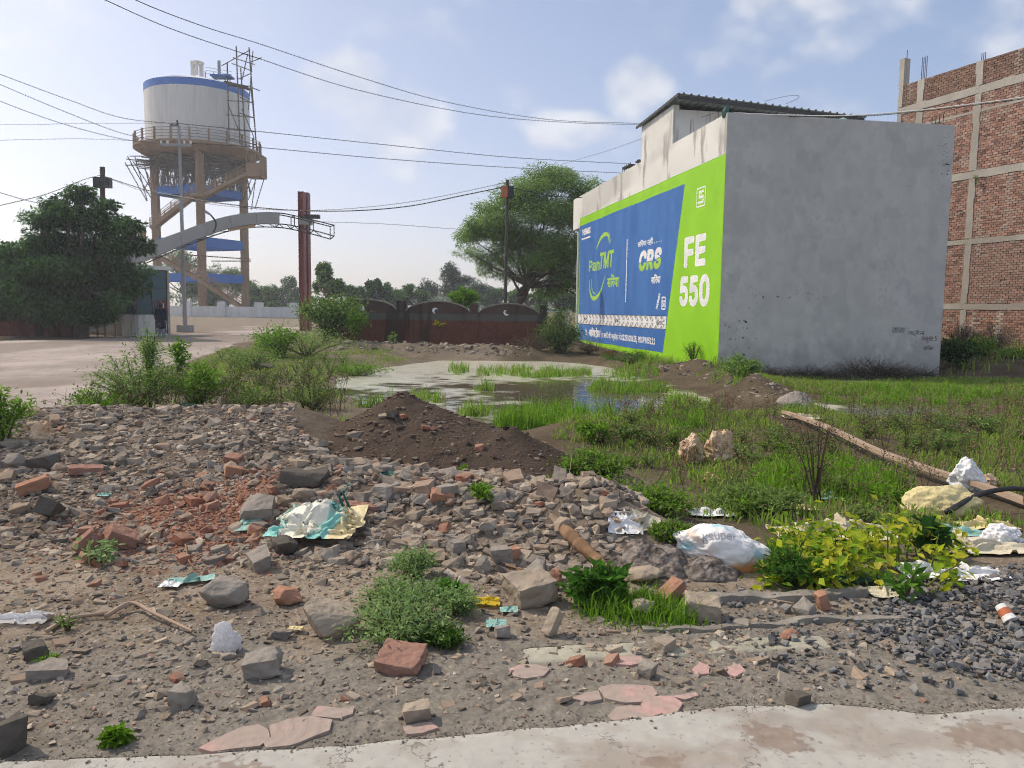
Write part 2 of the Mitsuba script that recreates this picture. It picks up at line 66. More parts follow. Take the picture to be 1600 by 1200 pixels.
    'ksuper': '163,31,168,31,169,28,173,31,179,31,178,26,176,27,172,26,168,22,168,0,163,0/129,11,130,23,136,30,146,31,151,29,155,24,156,14,134,14,135,8,140,4,147,4,148,6,150,6,150,8,154,8,155,5,149,0,138,0,134,2,130,7,130,11;136,24,134,20,134,18,151,19,150,23,147,26,143,27,138,26/96,31,101,31,102,27,103,27,103,29,107,31,114,31,120,27,123,20,123,10,121,5,117,1,115,0,105,0,103,3,101,3,101,-11,96,-11;101,11,103,6,107,4,112,4,117,8,118,19,114,26,108,27,105,26,102,23,101,20/64,7,64,31,69,31,69,8,71,5,74,4,78,4,82,7,83,10,83,31,88,31,88,0,83,0,82,3,79,0,69,0,65,4/33,6,33,8,38,9,38,7,41,4,48,4,52,7,52,10,50,12,38,15,34,19,34,25,37,29,41,31,52,30,56,26,56,23,52,22,50,26,45,27,39,24,39,20,42,18,53,16,57,11,56,4,51,0,39,0/4,41,9,41,9,18,18,25,18,27,22,31,28,31,25,28,25,26,17,17,17,15,29,2,29,0,23,0,12,14,9,12,9,0,4,0',
    'sackw': '203,0,203,41,211,41,215,28,217,26,217,23,219,21,220,15,222,13,222,9,223,9,225,9,226,15,228,17,229,23,233,30,236,41,244,41,244,0,239,0,238,31,237,31,235,22,233,20,233,17,231,15,230,9,228,7,226,0,221,0,218,10,216,12,216,15,214,17,214,20,212,22,211,28,210,30,208,30,208,0/169,41,194,41,194,37,174,36,174,23,193,23,193,19,174,19,174,4,194,4,194,0,169,0/141,4,148,5,148,37,141,37,141,41,161,41,161,37,153,36,153,4,161,4,161,0,141,0/100,15,101,30,103,34,108,39,112,41,124,41,128,39,133,34,134,28,129,28,129,31,126,35,122,37,114,37,109,34,105,26,106,12,109,7,114,4,122,4,127,7,127,9,129,10,129,13,134,13,133,7,128,2,124,0,112,0,108,2,103,7/58,15,59,30,61,34,66,39,70,41,82,41,90,35,93,30,93,26,94,26,93,11,91,7,86,2,82,0,70,0,66,2,61,7;63,16,64,12,67,7,72,4,80,4,84,6,89,16,89,26,85,34,79,37,72,37,67,34,63,26/2,37,2,41,7,41,11,22,14,15,14,10,16,9,17,9,17,14,20,21,24,40,25,41,31,41,38,10,40,10,41,10,48,41,54,41,43,0,36,0,36,4,33,11,32,19,30,22,29,30,28,30,26,30,26,26,22,15,19,0,12,0,8,19,6,22,5,30',
    'graf1': '0,27,0,30,88,30,88,27,84,27,83,26,83,0,79,0,79,27,75,26,75,27,71,27,70,26,70,0,66,0,66,18,59,18,59,15,61,13,61,8,57,4,50,4,44,10,41,17,41,20,44,20,49,9,52,7,55,7,57,8,57,13,52,18,53,21,66,21,66,27,41,27,40,26,36,27,35,25,35,0,31,0,31,27,27,26,27,27,24,27,23,0,19,0,19,16,11,16,7,15,6,12,7,7,13,2,12,0,9,0,4,5,2,9,2,14,7,19,19,19,19,27',
    'graf2': '0,27,0,30,48,30,47,37,43,40,38,39,38,43,47,42,51,36,52,30,84,30,84,27,80,27,79,26,79,0,75,0,75,15,67,15,67,11,65,9,63,9,59,13,60,18,75,18,75,27,59,27,58,26,53,27,53,19,46,12,55,3,54,0,52,0,39,14,40,19,44,19,46,17,49,19,49,25,48,27,22,27,22,18,31,19,34,16,34,6,32,2,28,3,28,5,30,7,30,14,26,16,22,13,22,0,18,0,18,7,7,6,3,9,2,12,2,16,4,20,8,22,16,22,16,18,11,19,8,18,6,16,6,13,10,9,13,9,17,11,18,13,18,26,16,27/29,-5,28,-2,35,-2,39,-4,43,-8,44,-11,41,-13,41,-11,36,-6',
    'graf3': '116,6,121,4,127,4,132,8,132,15,130,17,127,18,121,18,119,17,117,18,118,35,134,35,134,31,122,31,121,23,130,22,136,17,137,9,135,4,129,0,120,0,116,2/0,27,0,30,102,30,102,27,97,27,97,0,93,0,92,1,89,0,81,0,74,3,64,14,65,19,72,18,72,26,70,27,58,27,57,25,57,0,63,-2,68,-7,69,-10,65,-11,65,-9,61,-5,57,-3,50,-4,50,-9,53,-10,58,-9,59,-12,58,-13,50,-13,46,-9,47,-2,53,0,53,17,48,15,46,10,43,11,43,16,41,17,37,17,35,15,36,9,43,3,42,0,40,0,32,8,31,11,31,15,35,20,43,20,46,18,49,20,53,20,53,27,31,27,30,26,25,27,24,25,24,0,21,0,21,10,20,12,10,12,9,7,6,7,2,11,2,14,6,15,6,26;72,10,77,5,80,4,86,3,87,4,91,4,93,6,93,9,84,8,82,9,79,13,79,18,84,23,91,23,91,19,86,20,83,18,83,14,86,11,92,12,93,14,93,27,76,27,76,18,71,13;10,16,19,15,21,16,21,25,20,27,10,27',
    'graf4': '0,22,0,25,26,25,25,31,30,36,38,36,43,34,49,29,49,27,51,25,77,25,77,22,73,22,72,13,67,10,72,4,75,3,75,0,71,1,62,11,62,16,66,16,68,15,70,16,70,22,57,22,57,0,53,0,53,14,49,13,48,9,44,9,45,12,44,14,39,14,38,9,45,2,44,0,42,0,35,8,35,14,37,16,44,17,48,15,50,17,53,17,53,22,30,22,30,0,27,0,27,22,19,22,19,16,9,16,9,13,10,11,17,12,19,11,21,9,21,3,17,0,10,0,5,2,1,7,4,8,6,5,10,3,17,3,18,7,17,9,9,8,6,11,6,17,9,19,16,19,16,22;28,29,30,25,47,26,44,30,37,33,29,32',
}

# ---------------------------------------------------------------- helpers


def ray(px, py):
    a, b, c, s = px - 800, py - 600, math.cos(ROLL), math.sin(ROLL)
    return (RT * (a * c + b * s) - UP * (-a * s + b * c) + FW * FOC) / FOC


def at(px, py, y):
    """The point at the distance y ahead whose picture is the pixel (1600 x 1200)."""
    r = ray(px, py)
    return EYE + r * (y / r[1])


def gz(px, py, z=0.0):
    r = ray(px, py)
    return EYE + r * ((z - CAM_Z) / r[2])


_count = {}


def numbered(k):
    n = _count.get(k, 0)
    _count[k] = n + 1
    return k if n == 0 else f'{k}_{n:03d}'


def tag(k, label=None, cat=None, group=None, kind=None):
    e = {a: b for a, b in (('label', label), ('category', cat), ('group', group), ('kind', kind)) if b}
    if e:
        labels[k] = e
    return k


def thing(name, label, cat, group=None):
    return tag(numbered(name), label, cat, group)


def packed(color, n):
    """A colour for each vertex, folded into two numbers (m_piece and m_leaf unfold it)."""
    c = np.clip(np.broadcast_to(np.asarray(color, float), (n, 3)), 0, 1)
    return np.c_[np.floor(c[:, 0] * 1000) + .05 + .9 * c[:, 1], c[:, 2]]


def cply(mesh, bsdf, color, smooth=False):
    return mikit.ply(mesh, bsdf, smooth, uv=packed(color, len(mesh[0])))


def obj(name, mesh, bsdf, parent=None, label=None, cat=None, group=None, kind=None, smooth=False, color=None, uv=None, world=None):
    k = numbered(f'{parent}__{name}' if parent else name)
    if isinstance(mesh, dict):
        d = dict(mesh)
    else:
        if isinstance(mesh, MB):
            mesh, color = mesh.get(color)
        if color is not None:
            uv = packed(color, len(mesh[0]))
        d = mikit.ply(mesh, bsdf, smooth, uv=uv)
    if world is not None:
        d = {**d, 'to_world': world}
    scene[k] = d
    tag(k, label, cat, group, kind)
    return k


BOXV = np.array([[x, y, z] for x in (-.5, .5) for y in (-.5, .5) for z in (-.5, .5)])
BOXF = np.array([[0, 1, 3], [0, 3, 2], [4, 6, 7], [4, 7, 5], [0, 4, 5], [0, 5, 1], [2, 3, 7], [2, 7, 6], [0, 2, 6], [0, 6, 4], [1, 5, 7], [1, 7, 3]])


def unit(v):
    v = np.asarray(v, float)
    return v / (np.linalg.norm(v, axis=-1, keepdims=True) + 1e-12)


class MB:
    """Collects pieces into one mesh."""

    def __init__(s):
        s.v, s.f, s.c, s.n = [], [], [], 0

    def add(s, v, f, c=None):
        v = np.asarray(v, float)
        s.v.append(v)
        s.f.append(np.asarray(f, int) + s.n)
        s.c.append(np.tile(np.asarray(c if c is not None else (.5, .5, .5), float), (len(v), 1)) if c is None or np.ndim(c) == 1 else c)
        s.n += len(v)
        return s

    def box(s, c, size, rot=0.0, col=None, ax=None):
        v = BOXV * np.asarray(size, float)
        if ax is not None:
            v = v @ np.asarray(ax, float)
        elif rot:
            cr, sr = math.cos(rot), math.sin(rot)
            v = v @ np.array([[cr, sr, 0], [-sr, cr, 0], [0, 0, 1]])
        return s.add(v + np.asarray(c, float), BOXF, col)

    def bar(s, p, q, w, h, col=None, up=(0, 0, 1)):
        p, q = np.asarray(p, float), np.asarray(q, float)
        d = unit(q - p)
        side = np.cross(d, up)
        side = unit(side) if np.linalg.norm(side) > 1e-4 else np.array([1.0, 0, 0])
        return s.box((p + q) / 2, (np.linalg.norm(q - p), w, h), ax=[d, side, np.cross(side, d)], col=col)

    def tube(s, pts, r, sides=6, col=None, caps=True):
        v, f = tube(pts, r, sides, caps)
        return s.add(v, f, col)

    def get(s, color=None):
        v, f = np.vstack(s.v), np.vstack(s.f)
        return (v, f), (np.vstack(s.c) if color is True else color)


def tube(pts, r, sides=6, caps=True):
    p = np.asarray(pts, float)
    t = unit(np.gradient(p, axis=0))
    ref = np.array([0, 0, 1.0]) if abs(t[:, 2]).mean() < .8 else np.array([1.0, 0, 0])
    a = unit(np.cross(t, ref))
    b = np.cross(t, a)
    ang = np.arange(sides) * 2 * np.pi / sides
    rr = np.broadcast_to(np.asarray(r, float), (len(p),))
    v = p[:, None] + rr[:, None, None] * (np.cos(ang)[None, :, None] * a[:, None] + np.sin(ang)[None, :, None] * b[:, None])
    i, j = np.meshgrid(np.arange(len(p) - 1), np.arange(sides), indexing='ij')
    q = np.stack([i * sides + j, i * sides + (j + 1) % sides, (i + 1) * sides + (j + 1) % sides, (i + 1) * sides + j], -1).reshape(-1, 4)
    f = np.vstack([q[:, [0, 2, 1]], q[:, [0, 3, 2]]])
    v = v.reshape(-1, 3)
    if caps:
        n = len(v)
        v = np.vstack([v, p[:1], p[-1:]])
        j = np.arange(sides)
        e = (len(p) - 1) * sides
        f = np.vstack([f, np.stack([np.full(sides, n), j, (j + 1) % sides], 1), np.stack([np.full(sides, n + 1), e + (j + 1) % sides, e + j], 1)])
    return v, f


def curve(pts, n=24):
    """A smooth line through the points (Catmull-Rom)."""
    p = np.asarray(pts, float)
    p = np.vstack([2 * p[0] - p[1], p, 2 * p[-1] - p[-2]])
    out = []
    for k in range(1, len(p) - 2):
        t = np.linspace(0, 1, n, endpoint=k == len(p) - 3)[:, None]
        a, b, c, d = p[k - 1], p[k], p[k + 1], p[k + 2]
        out.append(.5 * (2 * b + (c - a) * t + (2 * a - 5 * b + 4 * c - d) * t * t + (3 * b - a - 3 * c + d) * t ** 3))
    return np.vstack(out)


def text_polys(k):
    ps = []
    for p in TEXT[k].split('/'):
        rings = [np.array(r.split(','), float).reshape(-1, 2) for r in p.split(';')]
        g = Polygon(rings[0], rings[1:])
        ps.append(g if g.is_valid else g.buffer(0))
    return shapely.union_all(ps)


def extrude(g, h):
    """A shapely area as a slab mesh of thickness h."""
    ms = [trimesh.creation.extrude_polygon(p, h, engine='earcut') for p in getattr(g, 'geoms', [g]) if p.geom_type == 'Polygon' and p.area > 1e-7]
    m = trimesh.util.concatenate(ms)
    return np.array(m.vertices), np.array(m.faces)


def fitted(k, w, h, shear=0.0):
    """Lettering as an area scaled to w x h with its lower left corner at the origin."""
    g = text_polys(k)
    b = g.bounds
    kx, ky = w / (b[2] - b[0]), h / (b[3] - b[1])
    return shapely.affinity.affine_transform(g, [kx, shear * ky, 0, ky, -b[0] * kx - shear * ky * b[1], -b[1] * ky])


def rock(rng, kind=0):
    """A broken stone about 1 across: a chipped block or a rounder lump, as a convex body."""
    if kind == 0:
        p = BOXV * rng.uniform(.75, 1.0, 3) * np.array([1.0, .8, .55])
        p = np.vstack([p + rng.normal(0, .09, p.shape), (p[rng.integers(0, 8, 5)] + p[rng.integers(0, 8, 5)]) / 2 * 1.08 + rng.normal(0, .05, (5, 3))])
    elif kind == 1:
        p = unit(rng.normal(size=(22, 3))) * .5 * rng.uniform(.85, 1.1, (22, 1)) * np.array([1.0, .85, .65])
    else:
        a = np.sort(rng.uniform(0, 2 * np.pi, 7))
        o = np.stack([np.cos(a) * .52, np.sin(a) * .4], 1) * rng.uniform(.8, 1.1, (7, 1))
        p = np.vstack([np.c_[o, rng.uniform(.06, .13, 7)], np.c_[o * rng.uniform(.85, 1.05, (7, 1)), rng.uniform(-.14, -.08, 7)]])
    h = ConvexHull(p)
    v = p[h.vertices]
    ix = np.full(len(p), -1)
    ix[h.vertices] = np.arange(len(h.vertices))
    f = ix[h.simplices]
    tri = v[f]
    flip = np.einsum('ij,ij->i', np.cross(tri[:, 1] - tri[:, 0], tri[:, 2] - tri[:, 0]), tri.mean(1) - v.mean(0)) < 0
    f[flip] = f[flip][:, ::-1]
    return v - [0, 0, 0], f


def rotations(rng, n, tilt=.5):
    """n random turns about the vertical, each then tipped by up to tilt radians."""
    a = rng.uniform(0, 2 * np.pi, n)
    t, b = rng.normal(0, tilt, n), rng.uniform(0, 2 * np.pi, n)
    z = np.zeros((n, 3, 3))
    z[:, 0, 0] = z[:, 1, 1] = np.cos(a)
    z[:, 0, 1], z[:, 1, 0], z[:, 2, 2] = -np.sin(a), np.sin(a), 1
    k = np.stack([np.cos(b), np.sin(b), 0 * b], 1)
    K = np.zeros((n, 3, 3))
    K[:, 0, 1], K[:, 0, 2], K[:, 1, 0], K[:, 1, 2], K[:, 2, 0], K[:, 2, 1] = -k[:, 2], k[:, 1], k[:, 2], -k[:, 0], -k[:, 1], k[:, 0]
    R = np.eye(3) + np.sin(t)[:, None, None] * K + (1 - np.cos(t))[:, None, None] * (K @ K)
    return R @ z


def scatter_mesh(rng, protos, pos, size, tilt, cols, jitter=.12):
    """Copies of the prototypes as one mesh with a colour for each piece."""
    n = len(pos)
    R, which = rotations(rng, n, tilt), rng.integers(0, len(protos), n)
    cc = np.asarray(cols)[rng.integers(0, len(cols), n)] * (1 + rng.normal(0, jitter, (n, 1)))
    V, F, C, base = [], [], [], 0
    for k, (v, f) in enumerate(protos):
        m = np.nonzero(which == k)[0]
        if not len(m):
            continue
        vv = np.einsum('nij,kj->nki', R[m], v) * size[m][:, None, None] + pos[m][:, None]
        V.append(vv.reshape(-1, 3))
        F.append((f[None] + (np.arange(len(m)) * len(v))[:, None, None] + base).reshape(-1, 3))
        C.append(np.repeat(cc[m], len(v), 0))
        base += len(m) * len(v)
    return (np.vstack(V), np.vstack(F)), np.clip(np.vstack(C), .01, .9)


def blades(rng, pos, height, width, lean, cols, jitter=.15, bend=.5):
    """Grass: each blade a bent strip of three triangles."""
    n = len(pos)
    a = rng.uniform(0, 2 * np.pi, n)
    side = np.stack([np.cos(a), np.sin(a), 0 * a], 1)
    b = rng.uniform(0, 2 * np.pi, n)
    out = np.stack([np.cos(b), np.sin(b), 0 * b], 1) * (np.abs(rng.normal(0, lean, n)) * height)[:, None]
    w = (np.broadcast_to(width, (n,)) * rng.uniform(.7, 1.2, n))[:, None] * side
    up = np.array([0, 0, 1.0]) * height[:, None]
    mid = pos + up * .6 + out * .35
    tip = pos + up * (1 - bend * .25) + out
    v = np.stack([pos - w, pos + w, mid - w * .8, mid + w * .8, tip], 1).reshape(-1, 3)
    f = (np.array([[0, 1, 3], [0, 3, 2], [2, 3, 4]])[None] + (np.arange(n) * 5)[:, None, None]).reshape(-1, 3)
    c = np.asarray(cols)[rng.integers(0, len(cols), n)] * (1 + rng.normal(0, jitter, (n, 1)))
    return (v, f), np.repeat(np.clip(c, .004, .9), 5, 0)


def leaves(rng, pos, nrm, length, width, cols, jitter=.15, dirs=None):
    """Leaves: each a pointed leaf folded a little along its middle (two triangles)."""
    n = len(pos)
    nrm = unit(nrm)
    d = unit(rng.normal(size=(n, 3))) if dirs is None else unit(dirs)
    d = unit(d - nrm * np.einsum('ij,ij->i', d, nrm)[:, None])
    s = np.cross(nrm, d)
    L, W = np.broadcast_to(length, (n,))[:, None], np.broadcast_to(width, (n,))[:, None]
    v = np.stack([pos, pos + d * L * .45 + s * W * .5 + nrm * W * .18, pos + d * L, pos + d * L * .45 - s * W * .5 + nrm * W * .18], 1).reshape(-1, 3)
    f = (np.array([[0, 2, 1], [0, 3, 2]])[None] + (np.arange(n) * 4)[:, None, None]).reshape(-1, 3)
    c = np.asarray(cols)[rng.integers(0, len(cols), n)] * (1 + rng.normal(0, jitter, (n, 1)))
    return (v, f), np.repeat(np.clip(c, .003, .9), 4, 0)


def crown_points(rng, blobs, n, inner=.45):
    b = np.asarray(blobs, float)
    w = (b[:, 3] * b[:, 4] * b[:, 5]) ** (2 / 3)
    k = rng.choice(len(b), n, p=w / w.sum())
    d = unit(rng.normal(size=(n, 3)))
    r = rng.uniform(inner ** 3, 1, n) ** (1 / 3) * (1 + rng.normal(0, .07, n))
    return b[k, :3] + d * r[:, None] * b[k, 3:6], d, k


def join(*ms):
    """Joins ((v, f), colours) meshes."""
    V, F, C, n = [], [], [], 0
    for (v, f), c in ms:
        V.append(v)
        F.append(np.asarray(f) + n)
        C.append(c)
        n += len(v)
    return (np.vstack(V), np.vstack(F)), np.vstack(C)


def inside(poly, x, y):
    return shapely.contains_xy(poly, x, y)


def in_poly(rng, poly, n):
    x0, y0, x1, y1 = poly.bounds
    out = np.zeros((0, 2))
    while len(out) < n:
        p = rng.uniform((x0, y0), (x1, y1), (n * 2, 2))
        out = np.vstack([out, p[inside(poly, p[:, 0], p[:, 1])]])
    return out[:n]


def wobble(poly, step, amp, seed):
    """The polygon with an irregular edge."""
    r = shapely.segmentize(poly.exterior, step)
    p = np.array(r.coords)[:-1]
    q = np.c_[p, np.full(len(p), seed * 7.3)]
    d = np.c_[meshkit.fbm(q / (step * 3), 3, seed) - .5, meshkit.fbm(q / (step * 3), 3, seed + 50) - .5] * 2 * amp
    g = Polygon(p + d)
    return g if g.is_valid else g.buffer(0)


def mat(m):
    return T(np.asarray(m, float).tolist())


def place(pos, R=None, scale=1.0):
    m = np.eye(4)
    m[:3, :3] = (np.eye(3) if R is None else R) * np.asarray(scale, float)
    m[:3, 3] = pos
    return mat(m)

# ---------------------------------------------------------------- materials


def two(d):
    return {'type': 'twosided', 'bsdf': d}


def diffuse(fn):
    return two({'type': 'diffuse', 'reflectance': mikit.proc(fn) if callable(fn) else {'type': 'rgb', 'value': list(fn)}})


def rough(c, r=.6, spec=.4, metal=0.0, **k):
    return two({'type': 'principled', 'base_color': mikit.proc(c) if callable(c) else {'type': 'rgb', 'value': list(c)} if not isinstance(c, dict) else c, 'roughness': r, 'specular': spec, 'metallic': metal, **k})




def unpack(p, n, uv):
    return mi.Color3f(dr.floor(uv.x) * .001, (uv.x - dr.floor(uv.x) - .05) / .9, uv.y)


ATTR = mikit.proc(unpack)
scene['m_piece'] = two({'type': 'diffuse', 'reflectance': ATTR})                      # each piece has the one colour of its own
scene['m_leaf'] = {'type': 'principledthin', 'base_color': ATTR, 'roughness': .6, 'diff_trans': 1.0, 'spec_trans': 0.0, 'eta': 1.35}
scene['m_gloss'] = rough(ATTR, .45, .4)


def stone_fn(p, n, uv):
    # the stone's own colour, mottled, with pale dust lying on what faces up
    t, f = fbm(p.x * 24, p.y * 24, p.z * 24, 3), fbm(p.x * 90, p.y * 90, p.z * 90, 2)
    c = unpack(p, n, uv) * (.62 + .5 * t + .3 * f)
    return mix(c, (.27, .225, .18), smoothstep(.45, .8, n.z * .55 + t * .5) * .45)


scene['m_stone'] = diffuse(stone_fn)


def ground_fn(p, n, uv):
    x, y = p.x, p.y
    big, mid, fine = fbm(x * .35, y * .35, 0, 3), fbm(x * 2.3, y * 2.3, 5, 3), fbm(x * 14, y * 14, p.z * 14, 3)
    d1, d2, r1 = voronoi(x * 34, y * 34)
    e1, e2, r2 = voronoi(x * 75 + 3, y * 75)
    c = mix((.165, .132, .098), (.28, .23, .175), smoothstep(.3, .7, mid * .6 + fine * .4))
    peb = mix((.13, .115, .10), (.34, .30, .26), r1)
    c = mix(c, peb, smoothstep(.34, .22, d1) * smoothstep(.45, .6, r1 * .6 + mid * .5) * .8)
    c = mix(c, mix((.11, .105, .10), (.33, .31, .29), r2), smoothstep(.38, .25, e1) * .55 * smoothstep(.35, .55, fine))
    grit = mix((.118, .112, .10), (.265, .245, .215), fine * .6 + r2 * .4)
    c = mix(c, grit, smoothstep(4.1, 3.5, y + (mid - .5) * 1.0 - x * .12) * smoothstep(-3.2, -1.4, x + (mid - .5) * 2) * .9)
    red = smoothstep(1.0, .35, dr.sqrt(dr.square((x + 2.25 + .25 * (y - 5.5)) / 1.0) + dr.square((y - 5.5) / .95)) + (fine - .5) * .9 + (mid - .5) * .5)
    c = mix(c, mix((.19, .085, .055), (.30, .15, .10), fine), red * .85)
    field = smoothstep(.6, 1.8, x + (mid - .5) + smoothstep(7.2, 9.0, y) * 1.6) * smoothstep(4.7, 5.4, y + (mid - .5) * .7)
    c = mix(c, mix((.055, .044, .032), (.12, .098, .068), mid), field * .9)
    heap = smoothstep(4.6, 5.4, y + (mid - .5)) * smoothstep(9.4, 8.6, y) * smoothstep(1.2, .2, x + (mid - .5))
    c = mix(c, mix((.075, .060, .048), (.145, .118, .096), fine), heap * .85 * (1 - red))  # brown soil darkened further: shade of the gaps between stones put into colour
    left = smoothstep(9.2, 10.2, y) * smoothstep(-.5, -2.5, x)
    c = mix(c, mix((.12, .10, .075), (.21, .175, .14), mid), left)
    far = smoothstep(42, 60, y + (big - .5) * 14)
    c = mix(c, mix((.10, .10, .04), (.19, .165, .10), big), far)
    dusty = dr.maximum(smoothstep(.56, .70, big) * smoothstep(6, -4, x), smoothstep(-9, -14, x + (mid - .5) * 6) * .9) * smoothstep(36, 40, y) * smoothstep(110, 94, y)
    return mix(c, mix((.29, .25, .21), (.235, .20, .17), mid), dusty)


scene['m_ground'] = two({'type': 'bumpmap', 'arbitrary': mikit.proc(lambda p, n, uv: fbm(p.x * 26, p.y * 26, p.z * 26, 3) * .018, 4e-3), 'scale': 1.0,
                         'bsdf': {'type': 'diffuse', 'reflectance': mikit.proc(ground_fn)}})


def slab_fn(p, n, uv):
    t, f = fbm(p.x * 3, p.y * 3, 1, 4), fbm(p.x * 40, p.y * 40, 2, 3)
    c = mix((.33, .33, .31), (.45, .445, .415), t * .6 + f * .4)
    k1, k2, k3 = voronoi(p.x * 1.1 + (f - .5) * .25, p.y * 1.4 + (t - .5) * .4)
    c = mix(c, (.14, .125, .11), smoothstep(.022, .006, k2 - k1) * smoothstep(.35, .5, fbm(p.x * 2, p.y * 2, 9, 2)) * .8)
    stain = smoothstep(.58, .74, fbm(p.x * 2.6 + 9, p.y * 4.4, 3, 5))
    c = mix(c, (.27, .22, .185), stain * .55)
    for sx, sy, sr in ((.98, 2.72, .10), (1.75, 2.76, .10), (.55, 2.56, .08), (-.9, 2.42, .12)):
        dd = dr.sqrt(dr.square((p.x - sx) / (sr * 1.5)) + dr.square((p.y - sy) / sr))
        c = mix(c, mix((.20, .15, .12), (.29, .235, .20), f), smoothstep(1.1, .8, dd + (t - .5) * 1.6 + (f - .5) * 1.2) * .75)
    st = fbm(p.x * 6 + p.y * 5, p.y * 7 - p.x * 2, 3, 4)
    c = mix(c, (.30, .26, .22), smoothstep(.58, .72, st) * .35)
    pit = smoothstep(.74, .84, fbm(p.x * 55, p.y * 55, 7, 2))
    return mix(c, (.2, .185, .165), pit * .4)


scene['m_slab'] = two({'type': 'bumpmap', 'arbitrary': mikit.proc(lambda p, n, uv: fbm(p.x * 22, p.y * 22, p.z * 22, 4) * .010, 3e-3), 'scale': 1.0,
                       'bsdf': {'type': 'diffuse', 'reflectance': mikit.proc(slab_fn)}})


def lane_fn(p, n, uv):
    t, f = fbm(p.x * .55, p.y * .35, 1, 4), fbm(p.x * 7, p.y * 5, 2, 3)
    c = mix((.29, .255, .235), (.41, .36, .335), smoothstep(.3, .7, t * .7 + f * .3))
    worn = smoothstep(.5, .62, fbm(p.x * .28 + 4, p.y * .2, 3, 4))
    c = mix(c, (.22, .185, .16), worn * .7)
    slab = dr.minimum(dr.abs(p.y * .24 - dr.round(p.y * .24)) / .24, dr.abs(p.x * .3 - dr.round(p.x * .3)) / .3)
    return mix((.17, .15, .135), c, smoothstep(.01, .035, slab) * .5 + .5)


scene['m_lane'] = diffuse(lane_fn)


def sand_fn(p, n, uv):
    t, f = fbm(p.x * 2.2, p.y * 2.2, p.z * 2.2, 3), fbm(p.x * 60, p.y * 60, p.z * 60, 2)
    return mix((.050, .040, .034), (.105, .080, .063), t * .65 + f * .35)


scene['m_sand'] = two({'type': 'bumpmap', 'arbitrary': mikit.proc(lambda p, n, uv: fbm(p.x * 38, p.y * 38, p.z * 38, 3) * .012, 3e-3), 'scale': 1.0,
                       'bsdf': {'type': 'diffuse', 'reflectance': mikit.proc(sand_fn)}})


def water_fn(p, n, uv):
    t = fbm(p.x * .5, p.y * .5, 4, 3)
    f = fbm(p.x * 3.5, p.y * 3.5, 4, 3)
    scum = smoothstep(.40, .56, t * .55 + f * .3 + smoothstep(2.0, -2.0, p.x + (p.y - 17) * -.12) * .22 + smoothstep(19, 23, p.y) * .25 - .10)
    return scum


scene['m_water'] = {'type': 'blendbsdf', 'weight': mikit.proc(water_fn),
                    'a': two({'type': 'bumpmap', 'arbitrary': mikit.proc(lambda p, n, uv: noise(p.x * 5, p.y * 7, 2) * .004, 2e-2), 'scale': 1.0,
                              'bsdf': {'type': 'principled', 'base_color': {'type': 'rgb', 'value': [.055, .048, .030]}, 'roughness': .06, 'specular': .55}}),
                    'b': rough(lambda p, n, uv: mix((.29, .285, .235), (.41, .40, .345), fbm(p.x * 4, p.y * 4, 0, 3)), .22, .5)}


def plaster_fn(a, b, dark, amt, seed, streak=1.0):
    def fn(p, n, uv):
        u = p.x * .97 + p.y * .25
        t = fbm(u * .9 + seed, p.z * .9, p.y * .4, 4)
        st = fbm(u * 3.1 + seed, p.z * .22, 2, 4)
        f = fbm(p.x * 9, p.y * 9, p.z * 9, 3)
        c = mix(a, b, t * .7 + f * .3)
        return mix(c, dark, smoothstep(.52, .74, st * (.35 + .65 * streak) + t * .25 * (1 - streak) + f * .12) * amt)
    return fn


def parapet_fn(p, n, uv):
    u = p.x * .97 + p.y * .4
    c = mix((.60, .61, .595), (.74, .745, .73), fbm(u * 1.3, p.z * 1.3, p.y * .4, 4))
    st = fbm(u * 7.0, p.z * .45 + fbm(u * 2, 3, 1, 2), 2, 4)
    c = mix(c, (.20, .19, .17), smoothstep(.56, .68, fbm(u * 12.0, p.z * .7, 5, 4) * .6 + st * .4) * .65)
    return mix(c, (.40, .40, .385), smoothstep(.55, .7, fbm(u * .8, p.z * .9, 9, 3)) * .5)


scene['m_parapet'] = diffuse(parapet_fn)
def grey_plaster(p, n, uv):
    t, f = fbm(p.x * .8, p.z * .7, p.y * .5, 5), fbm(p.x * 4, p.z * 3, p.y * 5, 5)
    c = mix((.46, .465, .45), (.565, .565, .545), smoothstep(.25, .75, t * .45 + f * .55))
    c = mix(c, (.39, .40, .40), smoothstep(.52, .70, fbm(p.x * 2.1 + 5, p.z * 2.0, 3, 5)) * .4)
    c = mix(c, (.28, .285, .28), smoothstep(.60, .72, fbm(p.x * 11, p.z * 10, 8, 3)) * smoothstep(.45, .6, t) * .22)
    k1, k2, k3 = voronoi(p.x * .55 + (f - .5) * .5, p.z * .6 + (t - .5) * .8)
    c = mix(c, (.2, .2, .2), smoothstep(.010, .003, k2 - k1) * smoothstep(.48, .56, fbm(p.x * .7, p.z * .7, 2, 2)) * .25)
    return mix(c, (.12, .125, .12), smoothstep(1.0, -.3, p.z + (f - .5) * 1.2) * .4)  # shading towards the foot of the wall, put into the plaster colour


